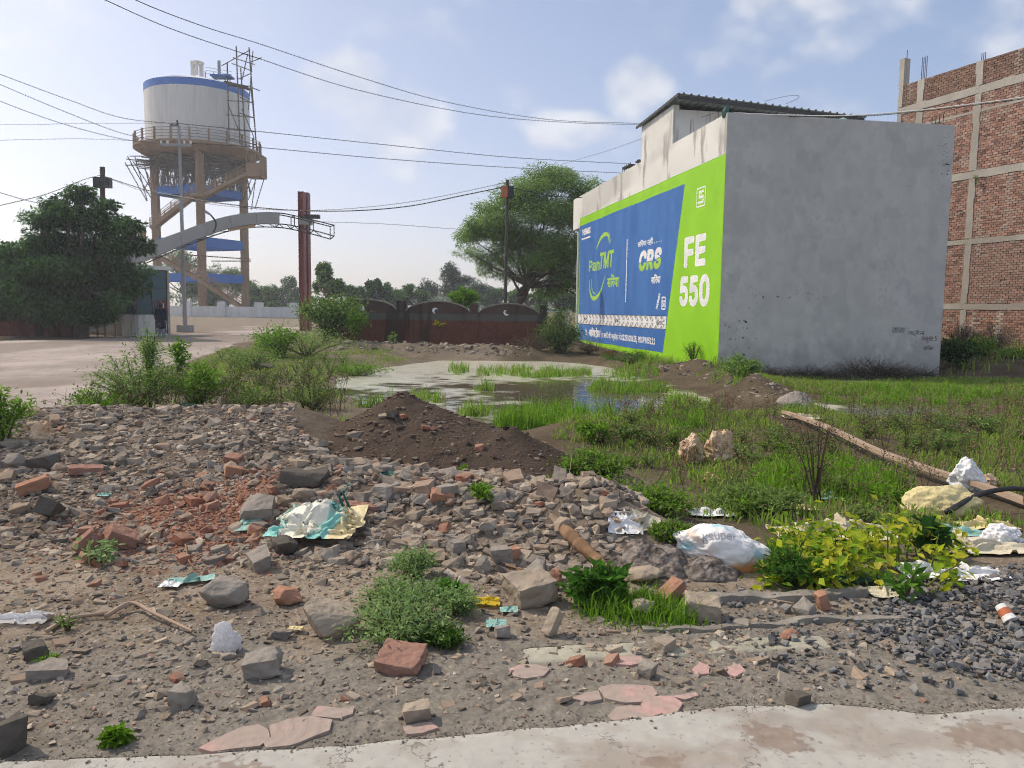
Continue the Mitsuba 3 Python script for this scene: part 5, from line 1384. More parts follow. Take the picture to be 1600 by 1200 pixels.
cable([(-40, 285, 43), (0, 301, 43), (80, 318, 44), (150, 290, 44.6), (161, 277, 44.7)], .026, 'slack cable from the left edge up to the pole with the black box')
cable([(-40, 330, 43), (0, 321, 43), (70, 304, 44), (130, 281, 44.6), (161, 273, 44.7)], .03, 'thick cable from the left edge rising to the black box pole')
cable([(161, 275, 44.7), (200, 288, 44), (238, 299, 43), (320, 314, 41), (400, 324, 40), (480, 329.5, 39), (560, 329, 38), (640, 322, 37.4), (720, 306, 36.6), (793, 291, 36)], .034, 'thick black sagging cable between the two poles with boxes')
cable([(170, 279, 44.7), (238, 303, 43), (330, 319, 41), (430, 328, 39.6), (530, 327, 38.5), (650, 314, 37.4), (793, 285, 36)], .016, 'thin cable sagging beside the thick one between the box poles')
cable([(793, 291, 36), (820, 298, 36), (860, 306, 36.4), (910, 309, 37)], .03, 'black cable from the orange box pole into the big acacia')
cable([(485, 346, 49), (600, 350, 48), (700, 357, 47), (760, 361, 46)], .016, 'thin wire from the red girders to the acacia')
cable([(880, 256, 36), (960, 232, 33), (1050, 199, 29), (1137, 170, 24)], .010, 'thin service wire crossing the roof room wall')
cable([(1145, 176.5, 22.2), (1230, 180, 22.2), (1330, 180.5, 21.9), (1420, 174, 21.6), (1500, 165, 21.2), (1600, 152, 20.8), (1720, 134, 20.4)], .022, 'thick pale pipe and cable along the grey parapet towards the brick block', 'm_white')
cable([(1145, 178, 22.3), (1230, 181.6, 22.3), (1330, 182.2, 22), (1420, 176, 21.7), (1500, 167.2, 21.3), (1600, 154.4, 20.9), (1720, 136.4, 20.5)], .014, 'black cable under the pale pipe along the grey parapet')
cable([(1195, 158, 25.4), (1225, 151, 25.4), (1245, 149, 25.4), (1248, 153, 25.4), (1238, 158, 25.4), (1228, 162, 25.4)], .009, 'loop of loose wire on the corrugated roof')
k = thing('green_cloth', 'scrap of green netting tied on the corner of the parapet', 'cloth')
_r = np.random.default_rng(8)
c = BC + BD * .18 + BR * .02 + ZU * (H + .05)
pp = unit(_r.normal(size=(60, 3))) * _r.uniform(.6, 1, (60, 1)) * np.array([.12, .12, .22]) + c
hh = ConvexHull(pp)
scene[k] = mikit.ply((pp, hh.simplices), 'm_cloth_dark_green')
k = thing('green_cloth', 'flat piece of green sheeting on the grey parapet below the roof edge', 'cloth')
c = BC + BD * .6 + BR * 3.6 + ZU * (H + .08)
scene[k] = mikit.ply((np.array([c + BR * .0, c + BR * .55 + ZU * .02, c + BR * .45 + BD * .3 + ZU * .22, c + BR * .15 + BD * .3 + ZU * .12]), [[0, 1, 2], [0, 2, 3]]), 'm_cloth_teal')

# ---------------------------------------------------------------- loose stones, bricks, gravel, paving
R = np.random.default_rng(101)
BLOCKS = [rock(R, 0) for _ in range(14)]
LUMPS = [rock(R, 1) for _ in range(10)]
SLABS = [rock(R, 2) for _ in range(8)]
ALL = BLOCKS + SLABS + SLABS + LUMPS
STONE_COLS = [(.24, .21, .175), (.325, .275, .225), (.19, .17, .15), (.36, .295, .23), (.275, .25, .22), (.28, .22, .17), (.44, .385, .315), (.13, .113, .098), (.23, .215, .20), (.31, .23, .175), (.165, .15, .14)]
BRICK_COLS = [(.30, .15, .105), (.25, .115, .08), (.34, .19, .14)]


def rough_stone(v, f, seed, amp=.035, levels=2):
    """The stone with chipped, uneven faces."""
    mm = trimesh.Trimesh(v, f, process=True)
    for _ in range(levels):
        mm = mm.subdivide()
    p = np.array(mm.vertices)
    size = np.ptp(p, 0).max()
    q = p / size
    nrm = np.array(mm.vertex_normals)
    p = p + nrm * ((meshkit.fbm(q * 3.2 + seed, 3, seed) - .5) * amp * 1.6 + (meshkit.fbm(q * 9 + seed, 2, seed + 5) - .5) * amp * .6)[:, None] * size
    return p, np.array(mm.faces)


def masses(region, n, lo, hi, power):
    """Positions in the region and sizes that thin out towards hi."""
    xy = in_poly(R, region, n)
    s = lo * (1 - R.uniform(size=n) * (1 - (lo / hi) ** power)) ** (-1 / power)
    return xy, s


HEAP = wobble(Polygon([(-7.2, 8.9), (-7.0, 6.4), (-4.4, 5.2), (-2.6, 4.7), (-1.2, 4.6), (-.3, 5.0), (-.3, 5.9), (-1.0, 6.6), (-1.6, 7.2), (-2.35, 8.0), (-2.5, 9.1), (-4.2, 9.2)]), .3, .12, 61)
RIDGE = wobble(Polygon([(-1.9, 6.5), (-1.6, 4.9), (-.7, 4.55), (.1, 4.4), (.75, 4.75), (1.0, 5.3), (.45, 5.8), (-.3, 6.15), (-.9, 6.5)]), .3, .1, 62)
FRONT = wobble(Polygon([(-4.6, 4.9), (-3.6, 3.2), (-2.0, 2.75), (0, 2.95), (1.2, 3.15), (2.2, 3.25), (2.3, 3.9), (1.2, 4.3), (.3, 4.4), (-1, 4.8), (-2.6, 5.0)]), .3, .1, 63)
BERM = Polygon([(3.2, 26), (4.2, 20.6), (4.5, 16), (4.7, 14), (5.9, 13.8), (6.0, 16.4), (5.9, 20.7), (4.4, 25)])
BERM2 = Polygon([(-6.9, 28.9), (-6.5, 27.5), (.8, 27.4), (1.0, 28.9)])
batches = [masses(HEAP, 14500, .026, .165, 2.0), masses(RIDGE, 2500, .040, .165, 1.5), masses(FRONT, 4000, .018, .09, 2.2), masses(BERM, 420, .05, .22, 1.5), masses(BERM2, 500, .06, .26, 1.4)]
xy, size = np.vstack([b[0] for b in batches]), np.concatenate([b[1] for b in batches])
zz_ = surface(xy[:, 0], xy[:, 1])
on_sand = sand_h(xy[:, 0], xy[:, 1]) > ground(xy[:, 0], xy[:, 1]) - .01
keep = (~on_sand | (R.uniform(size=len(xy)) < .12)) & (R.uniform(size=len(xy)) > .72 * np.exp(-((xy[:, 0] + 2.25 + .25 * (xy[:, 1] - 5.5)) / .75) ** 2 - ((xy[:, 1] - 5.5) / .65) ** 2))
xy, size, zz_ = xy[keep], size[keep], zz_[keep]
pos = np.c_[xy, zz_ + size * R.uniform(-.12, .14, len(size))]
rank = np.argsort(-size / np.hypot(xy[:, 0], xy[:, 1]) * np.where(xy[:, 1] > 12, .3, 1))
big, small = rank[:300], rank[300:]
COLS12 = np.array(STONE_COLS)
variants = []
for k in range(40):
    v, f = ALL[k % len(ALL)]
    v, f = rough_stone(v, f, k, .10, 2)
    variants.append(cply((v, f), 'm_stone', COLS12[k % len(COLS12)] * R.uniform(.85, 1.2)))
rot = rotations(R, 300, .32)
for i, k in enumerate(big):
    far = xy[k, 1] > 12
    obj('stone', variants[R.integers(0, 40)], None, label='broken grey brown stone at the foot of the far soil bank' if far else ('angular grey brown stone lying in the rubble' if xy[k, 1] > 4.6 else 'loose angular stone on the bare stony foreground'),
        cat='stone', group='stones on the far bank' if far else ('stones of the rubble heap' if xy[k, 1] > 4.6 else 'loose stones on the bare foreground'), world=place(pos[k], rot[i], size[k] * np.array([1, 1, R.uniform(.7, 1.15)])))
mid_, fine_ = small[size[small] > .075], small[size[small] <= .075]
CHIPS = [rock(np.random.default_rng(900 + k), 2 * (k % 2)) for k in range(4)] + [(lambda p: (p[0], p[1]))(rock(np.random.default_rng(950 + k), 1)) for k in range(2)]
ROUGH = [rough_stone(*ALL[k], k, .09, 1) for k in range(len(ALL))]
LOW = []
for k in range(10):
    q = (BOXV * [1, .75, .38] if k % 2 else unit(R.normal(size=(9, 3))) * .5 * [1, .8, .5]) + R.normal(0, .08, (8 if k % 2 else 9, 3))
    hq = ConvexHull(q)
    fq = hq.simplices.copy()
    tq = q[fq]
    sw = np.einsum('ij,ij->i', np.cross(tq[:, 1] - tq[:, 0], tq[:, 2] - tq[:, 0]), tq.mean(1) - q.mean(0)) < 0
    fq[sw] = fq[sw][:, ::-1]
    LOW.append((q, fq))
m_, c_ = join(scatter_mesh(R, ROUGH, pos[mid_], size[mid_], .38, STONE_COLS, .16), scatter_mesh(R, LOW, pos[fine_], size[fine_], .45, STONE_COLS, .2))
obj('rubble', m_, 'm_stone', color=c_, label='small grey and brown broken stones covering the rubble heap', cat='rubble', kind='stuff')

# red brick bits: the crumbled patch in the heap and single pieces all over
xyb = np.vstack([np.c_[R.normal(-2.2, .5, 46), R.normal(5.45, .5, 46)], in_poly(R, HEAP, 16), in_poly(R, RIDGE, 14), in_poly(R, FRONT, 16)])
sb = np.r_[R.uniform(.045, .13, 46), R.uniform(.045, .10, 46)]
bv = [cply(rough_stone(*BLOCKS[k], k + 60, .08, 1), 'm_stone', np.array(BRICK_COLS[k % 3]) * R.uniform(.8, 1.15)) for k in range(9)]
zb_ = surface(xyb[:, 0], xyb[:, 1])
rot = rotations(R, len(xyb), .4)
for i in range(len(xyb)):
    crumbled = i < 46
    obj('brick_fragment', bv[i % 9], None, label='crumbled red brick lump in the red patch of the heap' if crumbled else 'stray broken red brick piece among the grey stones', cat='brick fragment',
        group='red lumps of the crumbled patch' if crumbled else 'stray red brick pieces', world=place([*xyb[i], zb_[i] + sb[i] * .12], rot[i], sb[i]))
xyc = np.c_[R.normal(-2.2, .5, 3000), R.normal(5.5, .5, 3000)]
m_, c_ = scatter_mesh(R, BLOCKS[:6], np.c_[xyc, surface(xyc[:, 0], xyc[:, 1])], R.uniform(.008, .035, 3000), .5, BRICK_COLS, .2)
obj('brick_crumbs', m_, 'm_stone', color=c_, label='red brick crumbs strewn over the crumbled patch of the heap', cat='brick crumbs', kind='stuff')

# stones on the sand heap
n = 0
for px, py, w, b in ((555, 683, 22, 0), (612, 668, 24, 0), (690, 662, 20, 0), (750, 700, 18, 1), (725, 749, 24, 1), (773, 742, 22, 1), (640, 732, 18, 1), (665, 672, 14, 1), (678, 671, 12, 1), (598, 667, 18, 0), (630, 665, 14, 1), (655, 626, 26, 0), (605, 720, 14, 0), (700, 705, 9, 0), (737, 652, 15, 0), (560, 700, 20, 0), (845, 712, 12, 0), (660, 752, 20, 1)):
    p = put(px, py, .3)
    s = w * p[1] / 1210
    obj('stone', variants[(n * 7) % 40] if not b else bv[n % 9], None, label='small stone half sunk in the brown sand heap' if not b else 'reddish brick chip resting on the brown sand heap', cat='stone' if not b else 'brick fragment',
        group='stones on the sand heap' if not b else 'brick chips on the sand heap', world=place(p + [0, 0, s * .1], rotations(R, 1, .3)[0], s * np.array([1, 1, .9])))
    n += 1
xyp = np.c_[R.normal(-.9, .8, 2600), R.normal(7.6, .8, 2600)]
xyp = xyp[sand_h(xyp[:, 0], xyp[:, 1]) > ground(xyp[:, 0], xyp[:, 1])]
m_, c_ = scatter_mesh(R, BLOCKS[:5], np.c_[xyp, sand_h(xyp[:, 0], xyp[:, 1])], np.minimum(.008 * R.uniform(size=len(xyp)) ** -.6, .06), .5, [(.11, .085, .07), (.16, .12, .095), (.08, .062, .052), (.20, .15, .12)], .2)
obj('sand_lumps', m_, 'm_stone', color=c_, label='small earth lumps and grit on the slope of the sand heap', cat='grit', kind='stuff')

# pebbles and grit over the bare ground
TINY = []
for k in range(8):
    p = unit(R.normal(size=(8, 3))) * .5 * np.array([1, .85, .55])
    h = ConvexHull(p)
    f = h.simplices.copy()
    tri = p[f]
    fl = np.einsum('ij,ij->i', np.cross(tri[:, 1] - tri[:, 0], tri[:, 2] - tri[:, 0]), tri.mean(1)) < 0
    f[fl] = f[fl][:, ::-1]
    TINY.append((p, f))
area = Polygon([(-5.5, 6), (-4.2, 3.0), (-2.1, 2.62), (0, 2.84), (1.3, 3.04), (2.6, 3.1), (3.4, 4.0), (2.2, 4.6), (.6, 5.4), (-1, 5.6), (-3, 6)])
xyp = in_poly(R, area, 26000)
sp = .008 * R.uniform(size=len(xyp)) ** -.45
sp = np.minimum(sp, .04)
off = (meshkit.fbm(np.c_[xyp * 2.0, np.zeros(len(xyp))], 3, 77) - .35) * 3
keep = R.uniform(size=len(xyp)) < np.clip(off, .12, 1)
xyp, sp = xyp[keep], sp[keep]
zp = np.maximum(ground(xyp[:, 0], xyp[:, 1]), road_z(xyp[:, 0], xyp[:, 1]))
m_, c_ = scatter_mesh(R, TINY, np.c_[xyp, zp + sp * .12], sp, .4, STONE_COLS + [(.13, .13, .135), (.33, .20, .15), (.40, .37, .33)], .2)
obj('pebbles', m_, 'm_stone', color=c_, label='small mixed pebbles and chips strewn over the bare foreground', cat='pebbles', kind='stuff')
# crumbs of soil and grit along the road's broken edge
ex = np.linspace(-2.3, 3.2, 1500)
ey = np.interp(ex, [p[0] for p in _e], [p[1] for p in _e]) + R.normal(.03, .05, 1500)
se = R.uniform(.006, .018, 1500)
m_, c_ = scatter_mesh(R, TINY, np.c_[ex, ey, np.maximum(ground(ex, ey), road_z(ex, ey)) + se * .2], se, .4, [(.15, .14, .13), (.21, .195, .18), (.27, .24, .21)], .2)
obj('edge_grit', m_, 'm_stone', color=c_, label='dark grit along the broken edge of the concrete road', cat='grit', kind='stuff')

# dark blue grey road metal on the right
GR = wobble(Polygon([(1.75, 3.75), (2.0, 3.35), (2.5, 3.2), (5, 3.6), (5, 5.0), (3.2, 4.75), (2.35, 4.45), (2.0, 4.1)]), .2, .12, 66)
xyg = np.vstack([in_poly(R, GR, 5200), in_poly(R, Polygon([(1.0, 3.9), (1.2, 3.2), (2.1, 3.1), (4.5, 3.3), (4.5, 4.4), (2.2, 4.3)]), 900), np.c_[R.normal(1.15, .18, 90), R.normal(4.22, .08, 90)]])
sg = .014 + .034 * R.uniform(size=len(xyg)) ** 1.8
zg_ = ground(xyg[:, 0], xyg[:, 1])
dark = [(.11, .12, .135), (.155, .165, .18), (.085, .092, .10), (.20, .21, .22)]
gcol = [rock(np.random.default_rng(k), 0) if k % 2 else rock(np.random.default_rng(k), 2) for k in range(10)]
w = sg / np.hypot(xyg[:, 0], xyg[:, 1])
order = np.argsort(-w)
gv = [cply(gcol[k % 10], 'm_stone', dark[k % 4]) for k in range(20)]
rot = rotations(R, 300, .6)
for i, k in enumerate(order[:300]):
    obj('gravel_chip', gv[i % 20], None, label='dark blue grey crushed stone chip in the gravel spread at the right', cat='gravel chip', group='crushed stone chips of the gravel spread', world=place([*xyg[k], zg_[k] + sg[k] * .2 + R.uniform(0, .015)], rot[i], sg[k]))
rest = order[300:]
m_, c_ = scatter_mesh(R, gcol, np.c_[xyg[rest], zg_[rest] + sg[rest] * .2 + R.uniform(0, .018, len(rest))], sg[rest], .6, dark, .18)
obj('gravel', m_, 'm_stone', color=c_, label='spread of dark blue grey crushed stone at the right edge', cat='gravel', kind='stuff')

# single stones that stand out


def notable(px, py, w, hw, kind, bsdf, label, cat='stone', seed=0, tilt=.15, depth=.8, name=None, turn=None):
    p = put(px, py)
    d = math.hypot(p[0], p[1])
    s = w * d / 1210
    r = np.random.default_rng(seed + 500)
    v, f = rock(r, kind)
    v, f = rough_stone(v, f, seed, .05, 3)
    v = (v - (v.max(0) + v.min(0)) / 2) / np.ptp(v, 0) * np.array([s, s * depth, s * hw])
    rt = rotations(r, 1, tilt)[0]
    if turn is not None:
        c, q = math.cos(turn), math.sin(turn)
        rt = np.array([[c, -q, 0], [q, c, 0], [0, 0, 1]])
    v = v @ rt.T
    base = np.array([p[0], p[1] + s * depth * .3, p[2] - v[:, 2].min() - s * hw * .12])
    return obj(name or 'boulder', (v + base, f), bsdf, label=label, cat=cat, smooth=38)


notable(345, 950, 74, .62, 1, 'm_boulder', 'rounded grey boulder left of the small tan stones in the foreground', seed=1, turn=.2)
notable(515, 1000, 92, .72, 1, 'm_boulder_tan', 'large rounded tan boulder at the left edge of the feathery weed', seed=2, turn=.1)
notable(1250, 1112, 42, .8, 0, 'm_boulder_dark', 'dark upright chunk of stone close to the concrete road edge', seed=6, turn=.6)
notable(445, 948, 52, .55, 1, 'm_brick_orange', 'rusty orange oval stone left of the large tan boulder', seed=7)
notable(650, 1130, 48, .7, 0, 'm_boulder_tan', 'brown block of stone resting on a pink paver near the road', seed=8, turn=.2)
notable(283, 1105, 36, .9, 0, 'm_boulder', 'pale upright angular stone in the bare left foreground', seed=9)
notable(50, 1030, 40, .6, 0, 'm_boulder_dark', 'flat brown stone at the left above two grass sprigs', seed=10)
notable(70, 1060, 52, .38, 2, 'm_boulder', 'long pale slab of stone at the left foreground', seed=11, turn=.3)
notable(62, 1103, 30, .6, 0, 'm_boulder_dark', 'small black stone in the lower left foreground', seed=12)
notable(8, 1180, 42, 1.3, 0, 'm_boulder_dark', 'dark block added for the shadow patch at the lower left corner', seed=13)  # added block standing in for a shadow cast from outside the view
notable(72, 815, 36, .75, 2, 'm_boulder_dark', 'dark flat stone standing on edge in the left of the heap', seed=14, tilt=.8)
notable(20, 735, 36, .6, 1, 'm_boulder', 'rounded grey stone at the left edge of the rubble heap', seed=15)
notable(62, 735, 40, .55, 0, 'm_boulder_dark', 'dark stone next to the rounded one at the left of the heap', seed=16)
notable(475, 765, 78, .35, 0, 'm_boulder_dark', 'long dark stone lying just behind the green and white sack', seed=17, turn=-.05)
notable(400, 815, 50, .6, 0, 'm_boulder', 'grey block at the left end of the green and white sack', seed=18)
notable(440, 868, 48, .7, 1, 'm_boulder_dark', 'dark round stone under the green and white sack', seed=19)
notable(405, 892, 44, .8, 0, 'm_boulder', 'pale angular stone below the left end of the sack', seed=20)
notable(495, 720, 44, .5, 2, 'm_boulder', 'broad grey stone on the heap left of the sand', seed=21)
notable(703, 778, 46, .45, 2, 'm_boulder', 'flat pale stone at the foot of the sand heap', seed=22, turn=.2)
notable(600, 780, 46, .6, 0, 'm_boulder', 'broad brown stone on the stone ridge right of the sack', seed=23, turn=-.4)
notable(783, 880, 38, .75, 0, 'm_boulder', 'grey squarish stone in the middle of the stone ridge', seed=24, turn=.1)
notable(755, 898, 32, 1.05, 1, 'm_boulder', 'grey stone leaning in the front of the stone ridge', seed=25)
notable(798, 878, 34, .7, 0, 'm_brick_orange', 'orange brown stone in the middle of the stone ridge', seed=26, turn=.3)
notable(840, 900, 40, .6, 0, 'm_boulder', 'brown stone at the lower right of the stone ridge', seed=27)
notable(712, 868, 30, .95, 0, 'm_boulder', 'upright angular stone in the left front of the stone ridge', seed=28)
notable(1010, 915, 60, .5, 1, 'm_boulder_tan', 'pale pinkish boulder right of the brown log', seed=29)
notable(1005, 965, 40, .8, 1, 'm_boulder_tan', 'rounded pale stone half hidden in the small grass patch', seed=31)
notable(1260, 965, 34, .8, 0, 'm_boulder', 'grey stone sitting against the low concrete kerb', seed=32)
notable(1040, 1020, 34, .7, 0, 'm_boulder_tan', 'tan stone lying at the end of the mossy concrete strip', seed=33)
notable(1012, 1060, 30, .9, 0, 'm_boulder', 'pale angular stone beside the pink paver fragment', seed=34)
notable(785, 998, 28, .75, 0, 'm_boulder', 'small brown stone below the teal netting scrap', seed=35)
notable(1235, 1000, 28, .55, 1, 'm_brick_orange', 'small rusty brown stone on the mossy concrete strip', seed=36)
notable(345, 645, 26, .75, 2, 'm_boulder', 'grey stone standing on the crest of the rubble heap', seed=37, tilt=1.0)
notable(195, 660, 32, .9, 1, 'm_boulder', 'pale boulder on the crest of the rubble heap', seed=38)


def brick(px, py, w, label, bsdf, rx=0.0, ry=0.0, rz=0.0, dims=(.22, .11, .085), seed=0, chip=.022, cat='brick', name='brick'):
    p = put(px, py)
    mm = trimesh.creation.box(extents=dims).subdivide().subdivide().subdivide()
    v = np.array(mm.vertices)
    d = np.array(dims) / 2
    q = v / d
    v = np.where(np.abs(q) > .99, v, v)
    edge = (np.sort(np.abs(q), 1)[:, 1] > .99)
    v[edge] *= .965
    v += (meshkit.fbm(v * 22 + seed, 3, seed) - .5)[:, None] * np.array(mm.vertex_normals) * chip
    v *= 1 + (meshkit.fbm(v / max(dims) * 1.6 + seed * 2, 2, seed + 9) - .5)[:, None] * (.5 if name != 'brick' else .0)
    far = v[:, 0] > d[0] * .4
    v[far] += (meshkit.fbm(v[far] * 30 + seed, 2, seed + 3) - .5)[:, None] * np.array([.05, .01, .0])
    Rm = np.array(trimesh.transformations.euler_matrix(rx, ry, rz)[:3, :3])
    k = w * math.hypot(p[0], p[1]) / 1210 / .2
    v = (v * k) @ Rm.T
    v += [p[0], p[1] + .05, p[2] - v[:, 2].min() - .01]
    return obj(name, (v, np.array(mm.faces)), bsdf, label=label, cat=cat, smooth=35)


brick(830, 946, 58, 'large flat topped pale block beside the yellow plastic scrap', 'm_boulder_tan', .12, -.10, .45, dims=(.24, .20, .13), seed=31, chip=.05, cat='stone', name='boulder')
brick(624, 1052, 62, 'flat reddish slab of stone tilted in front of the feathery weed', 'm_brick_red', .32, .06, -.25, dims=(.23, .19, .07), seed=34, chip=.02, cat='stone', name='boulder')
brick(403, 1062, 52, 'squarish brown grey stone in the foreground below the clear plastic bag', 'm_boulder', .1, -.12, .2, dims=(.22, .16, .12), seed=35, chip=.04, cat='stone', name='boulder')
brick(1098, 970, 48, 'pale broken block beside the kerb stump', 'm_boulder_tan', .1, .12, -.2, dims=(.24, .18, .12), seed=36, chip=.05, cat='stone', name='boulder')
brick(864, 998, 40, 'whole weathered brick standing tilted in front of the flat topped block', 'm_boulder_tan', .2, -1.1, .5, seed=1)
brick(868, 925, 30, 'orange brick standing on end behind the flat topped block', 'm_brick_orange', .3, -1.2, .9, seed=2)
brick(1050, 945, 44, 'orange broken brick lying in the small grass patch', 'm_brick_orange', .1, -.5, .6, seed=3)
brick(1290, 958, 30, 'ragged orange brick piece standing by the grey stone at the kerb', 'm_brick_orange', .2, 1.2, .3, dims=(.18, .12, .1), seed=4)
brick(46, 775, 36, 'red brick lying near the left edge of the heap', 'm_brick_orange', .1, -.3, .5, seed=5)
brick(362, 747, 28, 'red brick end in the middle of the heap, lower of two', 'm_brick_orange', .0, .2, .4, dims=(.18, .12, .11), seed=6)
brick(362, 727, 28, 'red brick end in the middle of the heap, upper of two', 'm_brick_red', .3, .1, -.3, dims=(.18, .11, .09), seed=7)
brick(130, 742, 36, 'thin long red brick lying in the left of the heap', 'm_brick_red', .1, .05, .4, dims=(.24, .11, .06), seed=8)
brick(560, 808, 44, 'reddish brick beside the yellow end of the sack', 'm_brick_red', .1, .1, .1, dims=(.24, .1, .08), seed=9)
brick(185, 862, 34, 'big crumbling lump of red brickwork at the left of the red patch', 'm_brick_red', .2, .5, .6, dims=(.24, .2, .12), seed=10)
brick(130, 868, 32, 'red brick lump at the left end of the red patch', 'm_brick_red', .2, -.7, .2, dims=(.2, .16, .12), seed=11)
brick(690, 790, 34, 'orange brick broken on the near side of the sand heap foot', 'm_brick_orange', .3, .2, .2, dims=(.22, .12, .1), seed=12)

# pink pavers that show through the grit
PV = numbered('pavement')
labels[PV] = {'kind': 'structure'}


def paver(pts, cpx):
    g = Polygon([gz(*p, .01)[:2] for p in pts])
    g = wobble(g, .035, .008, int(pts[0][0]))
    v, f = extrude(g, .05)
    mm = trimesh.Trimesh(v, f, process=True)
    vv, ff = trimesh.remesh.subdivide_to_size(mm.vertices, mm.faces, .022)
    c = gz(*cpx, .01)[:2]
    u = np.hypot(vv[:, 0] - c[0], vv[:, 1] - c[1])
    top = np.maximum(ground(vv[:, 0], vv[:, 1], False), 0)
    vv = np.array(vv)
    vv[:, 2] += top - .040
    obj('paver', (vv, np.array(ff)), 'm_paver', PV, uv=np.c_[u, u * 0])


paver([(310, 1168), (345, 1150), (378, 1135), (405, 1131), (420, 1140), (421, 1155), (405, 1165), (370, 1168), (330, 1174)], (395, 1175))
paver([(421, 1133), (455, 1122), (490, 1118), (520, 1124), (515, 1140), (490, 1150), (455, 1164), (415, 1168), (412, 1160), (424, 1150)], (400, 1140))
paver([(485, 1118), (495, 1103), (530, 1106), (556, 1104), (552, 1115), (530, 1122)], (530, 1135))
paver([(628, 1136), (650, 1130), (675, 1128), (686, 1136), (660, 1145), (635, 1147)], (660, 1160))
paver([(795, 1045), (815, 1037), (840, 1038), (860, 1044), (850, 1055), (820, 1060), (802, 1056)], (835, 1068))
paver([(935, 1075), (955, 1069), (990, 1069), (1020, 1072), (1027, 1083), (1008, 1096), (975, 1097), (945, 1090)], (990, 1095))
paver([(892, 1091), (915, 1082), (935, 1079), (942, 1092), (920, 1096)], (930, 1100))
paver([(1000, 1099), (1020, 1088), (1050, 1087), (1066, 1098), (1058, 1118), (1035, 1126), (1012, 1122)], (1030, 1110))
paver([(950, 1120), (962, 1106), (985, 1101), (1006, 1104), (1015, 1118), (995, 1131), (965, 1133)], (985, 1130))
paver([(1048, 1087), (1085, 1081), (1092, 1086), (1070, 1093)], (1065, 1110))
paver([(958, 1030), (978, 1022), (1000, 1025), (1008, 1034), (985, 1039), (962, 1037)], (983, 1045))
paver([(1080, 1045), (1092, 1034), (1108, 1040), (1107, 1052), (1088, 1054)], (1090, 1062))
paver([(1132, 1042), (1155, 1037), (1166, 1048), (1150, 1057), (1138, 1052)], (1150, 1065))


def rough_strip(pts, w, h, seed, bsdf, name, label, cat, z=None, kind=None, amp=.02):
    """A long rough bar of concrete laid along the points on the ground."""
    c = curve([put(*p) if len(p) == 2 else p for p in pts], 18)
    d = unit(np.gradient(c[:, :2], axis=0))
    nn = np.c_[-d[:, 1], d[:, 0]]
    t = np.linspace(-1, 1, 9)
    prof = np.c_[t * w / 2, h * np.clip(1.6 - 1.6 * np.abs(t) ** 5, 0, 1) * .9 - .03]
    V = []
    for i in range(len(c)):
        g = float(ground(c[i:i + 1, 0], c[i:i + 1, 1], False)[0]) if z is None else z
        V.append(np.c_[c[i, 0] + nn[i, 0] * prof[:, 0], c[i, 1] + nn[i, 1] * prof[:, 0], g + prof[:, 1]])
    v = np.vstack(V)
    m_ = len(t)
    v += (np.stack([meshkit.fbm(v * 9 + 3 * k, 3, seed + k) for k in range(3)], 1) - .5) * amp * 2.2
    i, j = np.meshgrid(np.arange(len(c) - 1), np.arange(m_ - 1), indexing='ij')
    a = (i * m_ + j).ravel()
    f = np.vstack([np.stack([a, a + m_, a + m_ + 1], 1), np.stack([a, a + m_ + 1, a + 1], 1)])[:, ::-1]
    return obj(name, (v, f), bsdf, label=label, cat=cat, kind=kind, smooth=40)


rough_strip([(1065, 943), (1130, 938), (1200, 938), (1290, 934), (1350, 929)], .10, .075, 71, 'm_kerb', 'kerb', 'low weathered concrete kerb running under the yellow leaved plant', 'kerb')
rough_strip([(1000, 985), (1090, 985), (1200, 977), (1280, 972), (1420, 968)], .055, .05, 72, 'm_kerb', 'kerb', 'thin sunken concrete edging on the near side of the taller kerb', 'kerb')
rough_strip([(820, 1026), (900, 1020), (1000, 1014), (1120, 1010), (1200, 1006), (1290, 1003)], .21, .035, 73, 'm_strip', 'concrete_strip', 'pale mossy strip of concrete between the stones and the pink pavers', 'concrete strip', amp=.012)

# ---------------------------------------------------------------- trees, shrubs, weeds, grass
R = np.random.default_rng(202)


def limb(p, q, r0, r1, sag=.0, n=6, wob=.0):
    t = np.linspace(0, 1, n)[:, None]
    c = np.asarray(p) + (np.asarray(q) - np.asarray(p)) * t
    c[:, 2] += sag * np.sin(np.pi * t[:, 0])
    c[1:-1] += R.normal(0, wob, (n - 2, 3)) if wob else 0
    return tube(c, r0 + (r1 - r0) * t[:, 0], 6)


def px_blobs(lst, y, dy):
    """Leaf masses given by pixel, half width and half height in pixels, at about the distance y."""
    out = []
    for px, py, rx, ry in lst:
        yy = y + R.uniform(-dy, dy)
        p = at(px, py, yy)
        k = yy / FOC
        out.append([*p, rx * k, rx * k * .9, ry * k])
    return np.array(out)


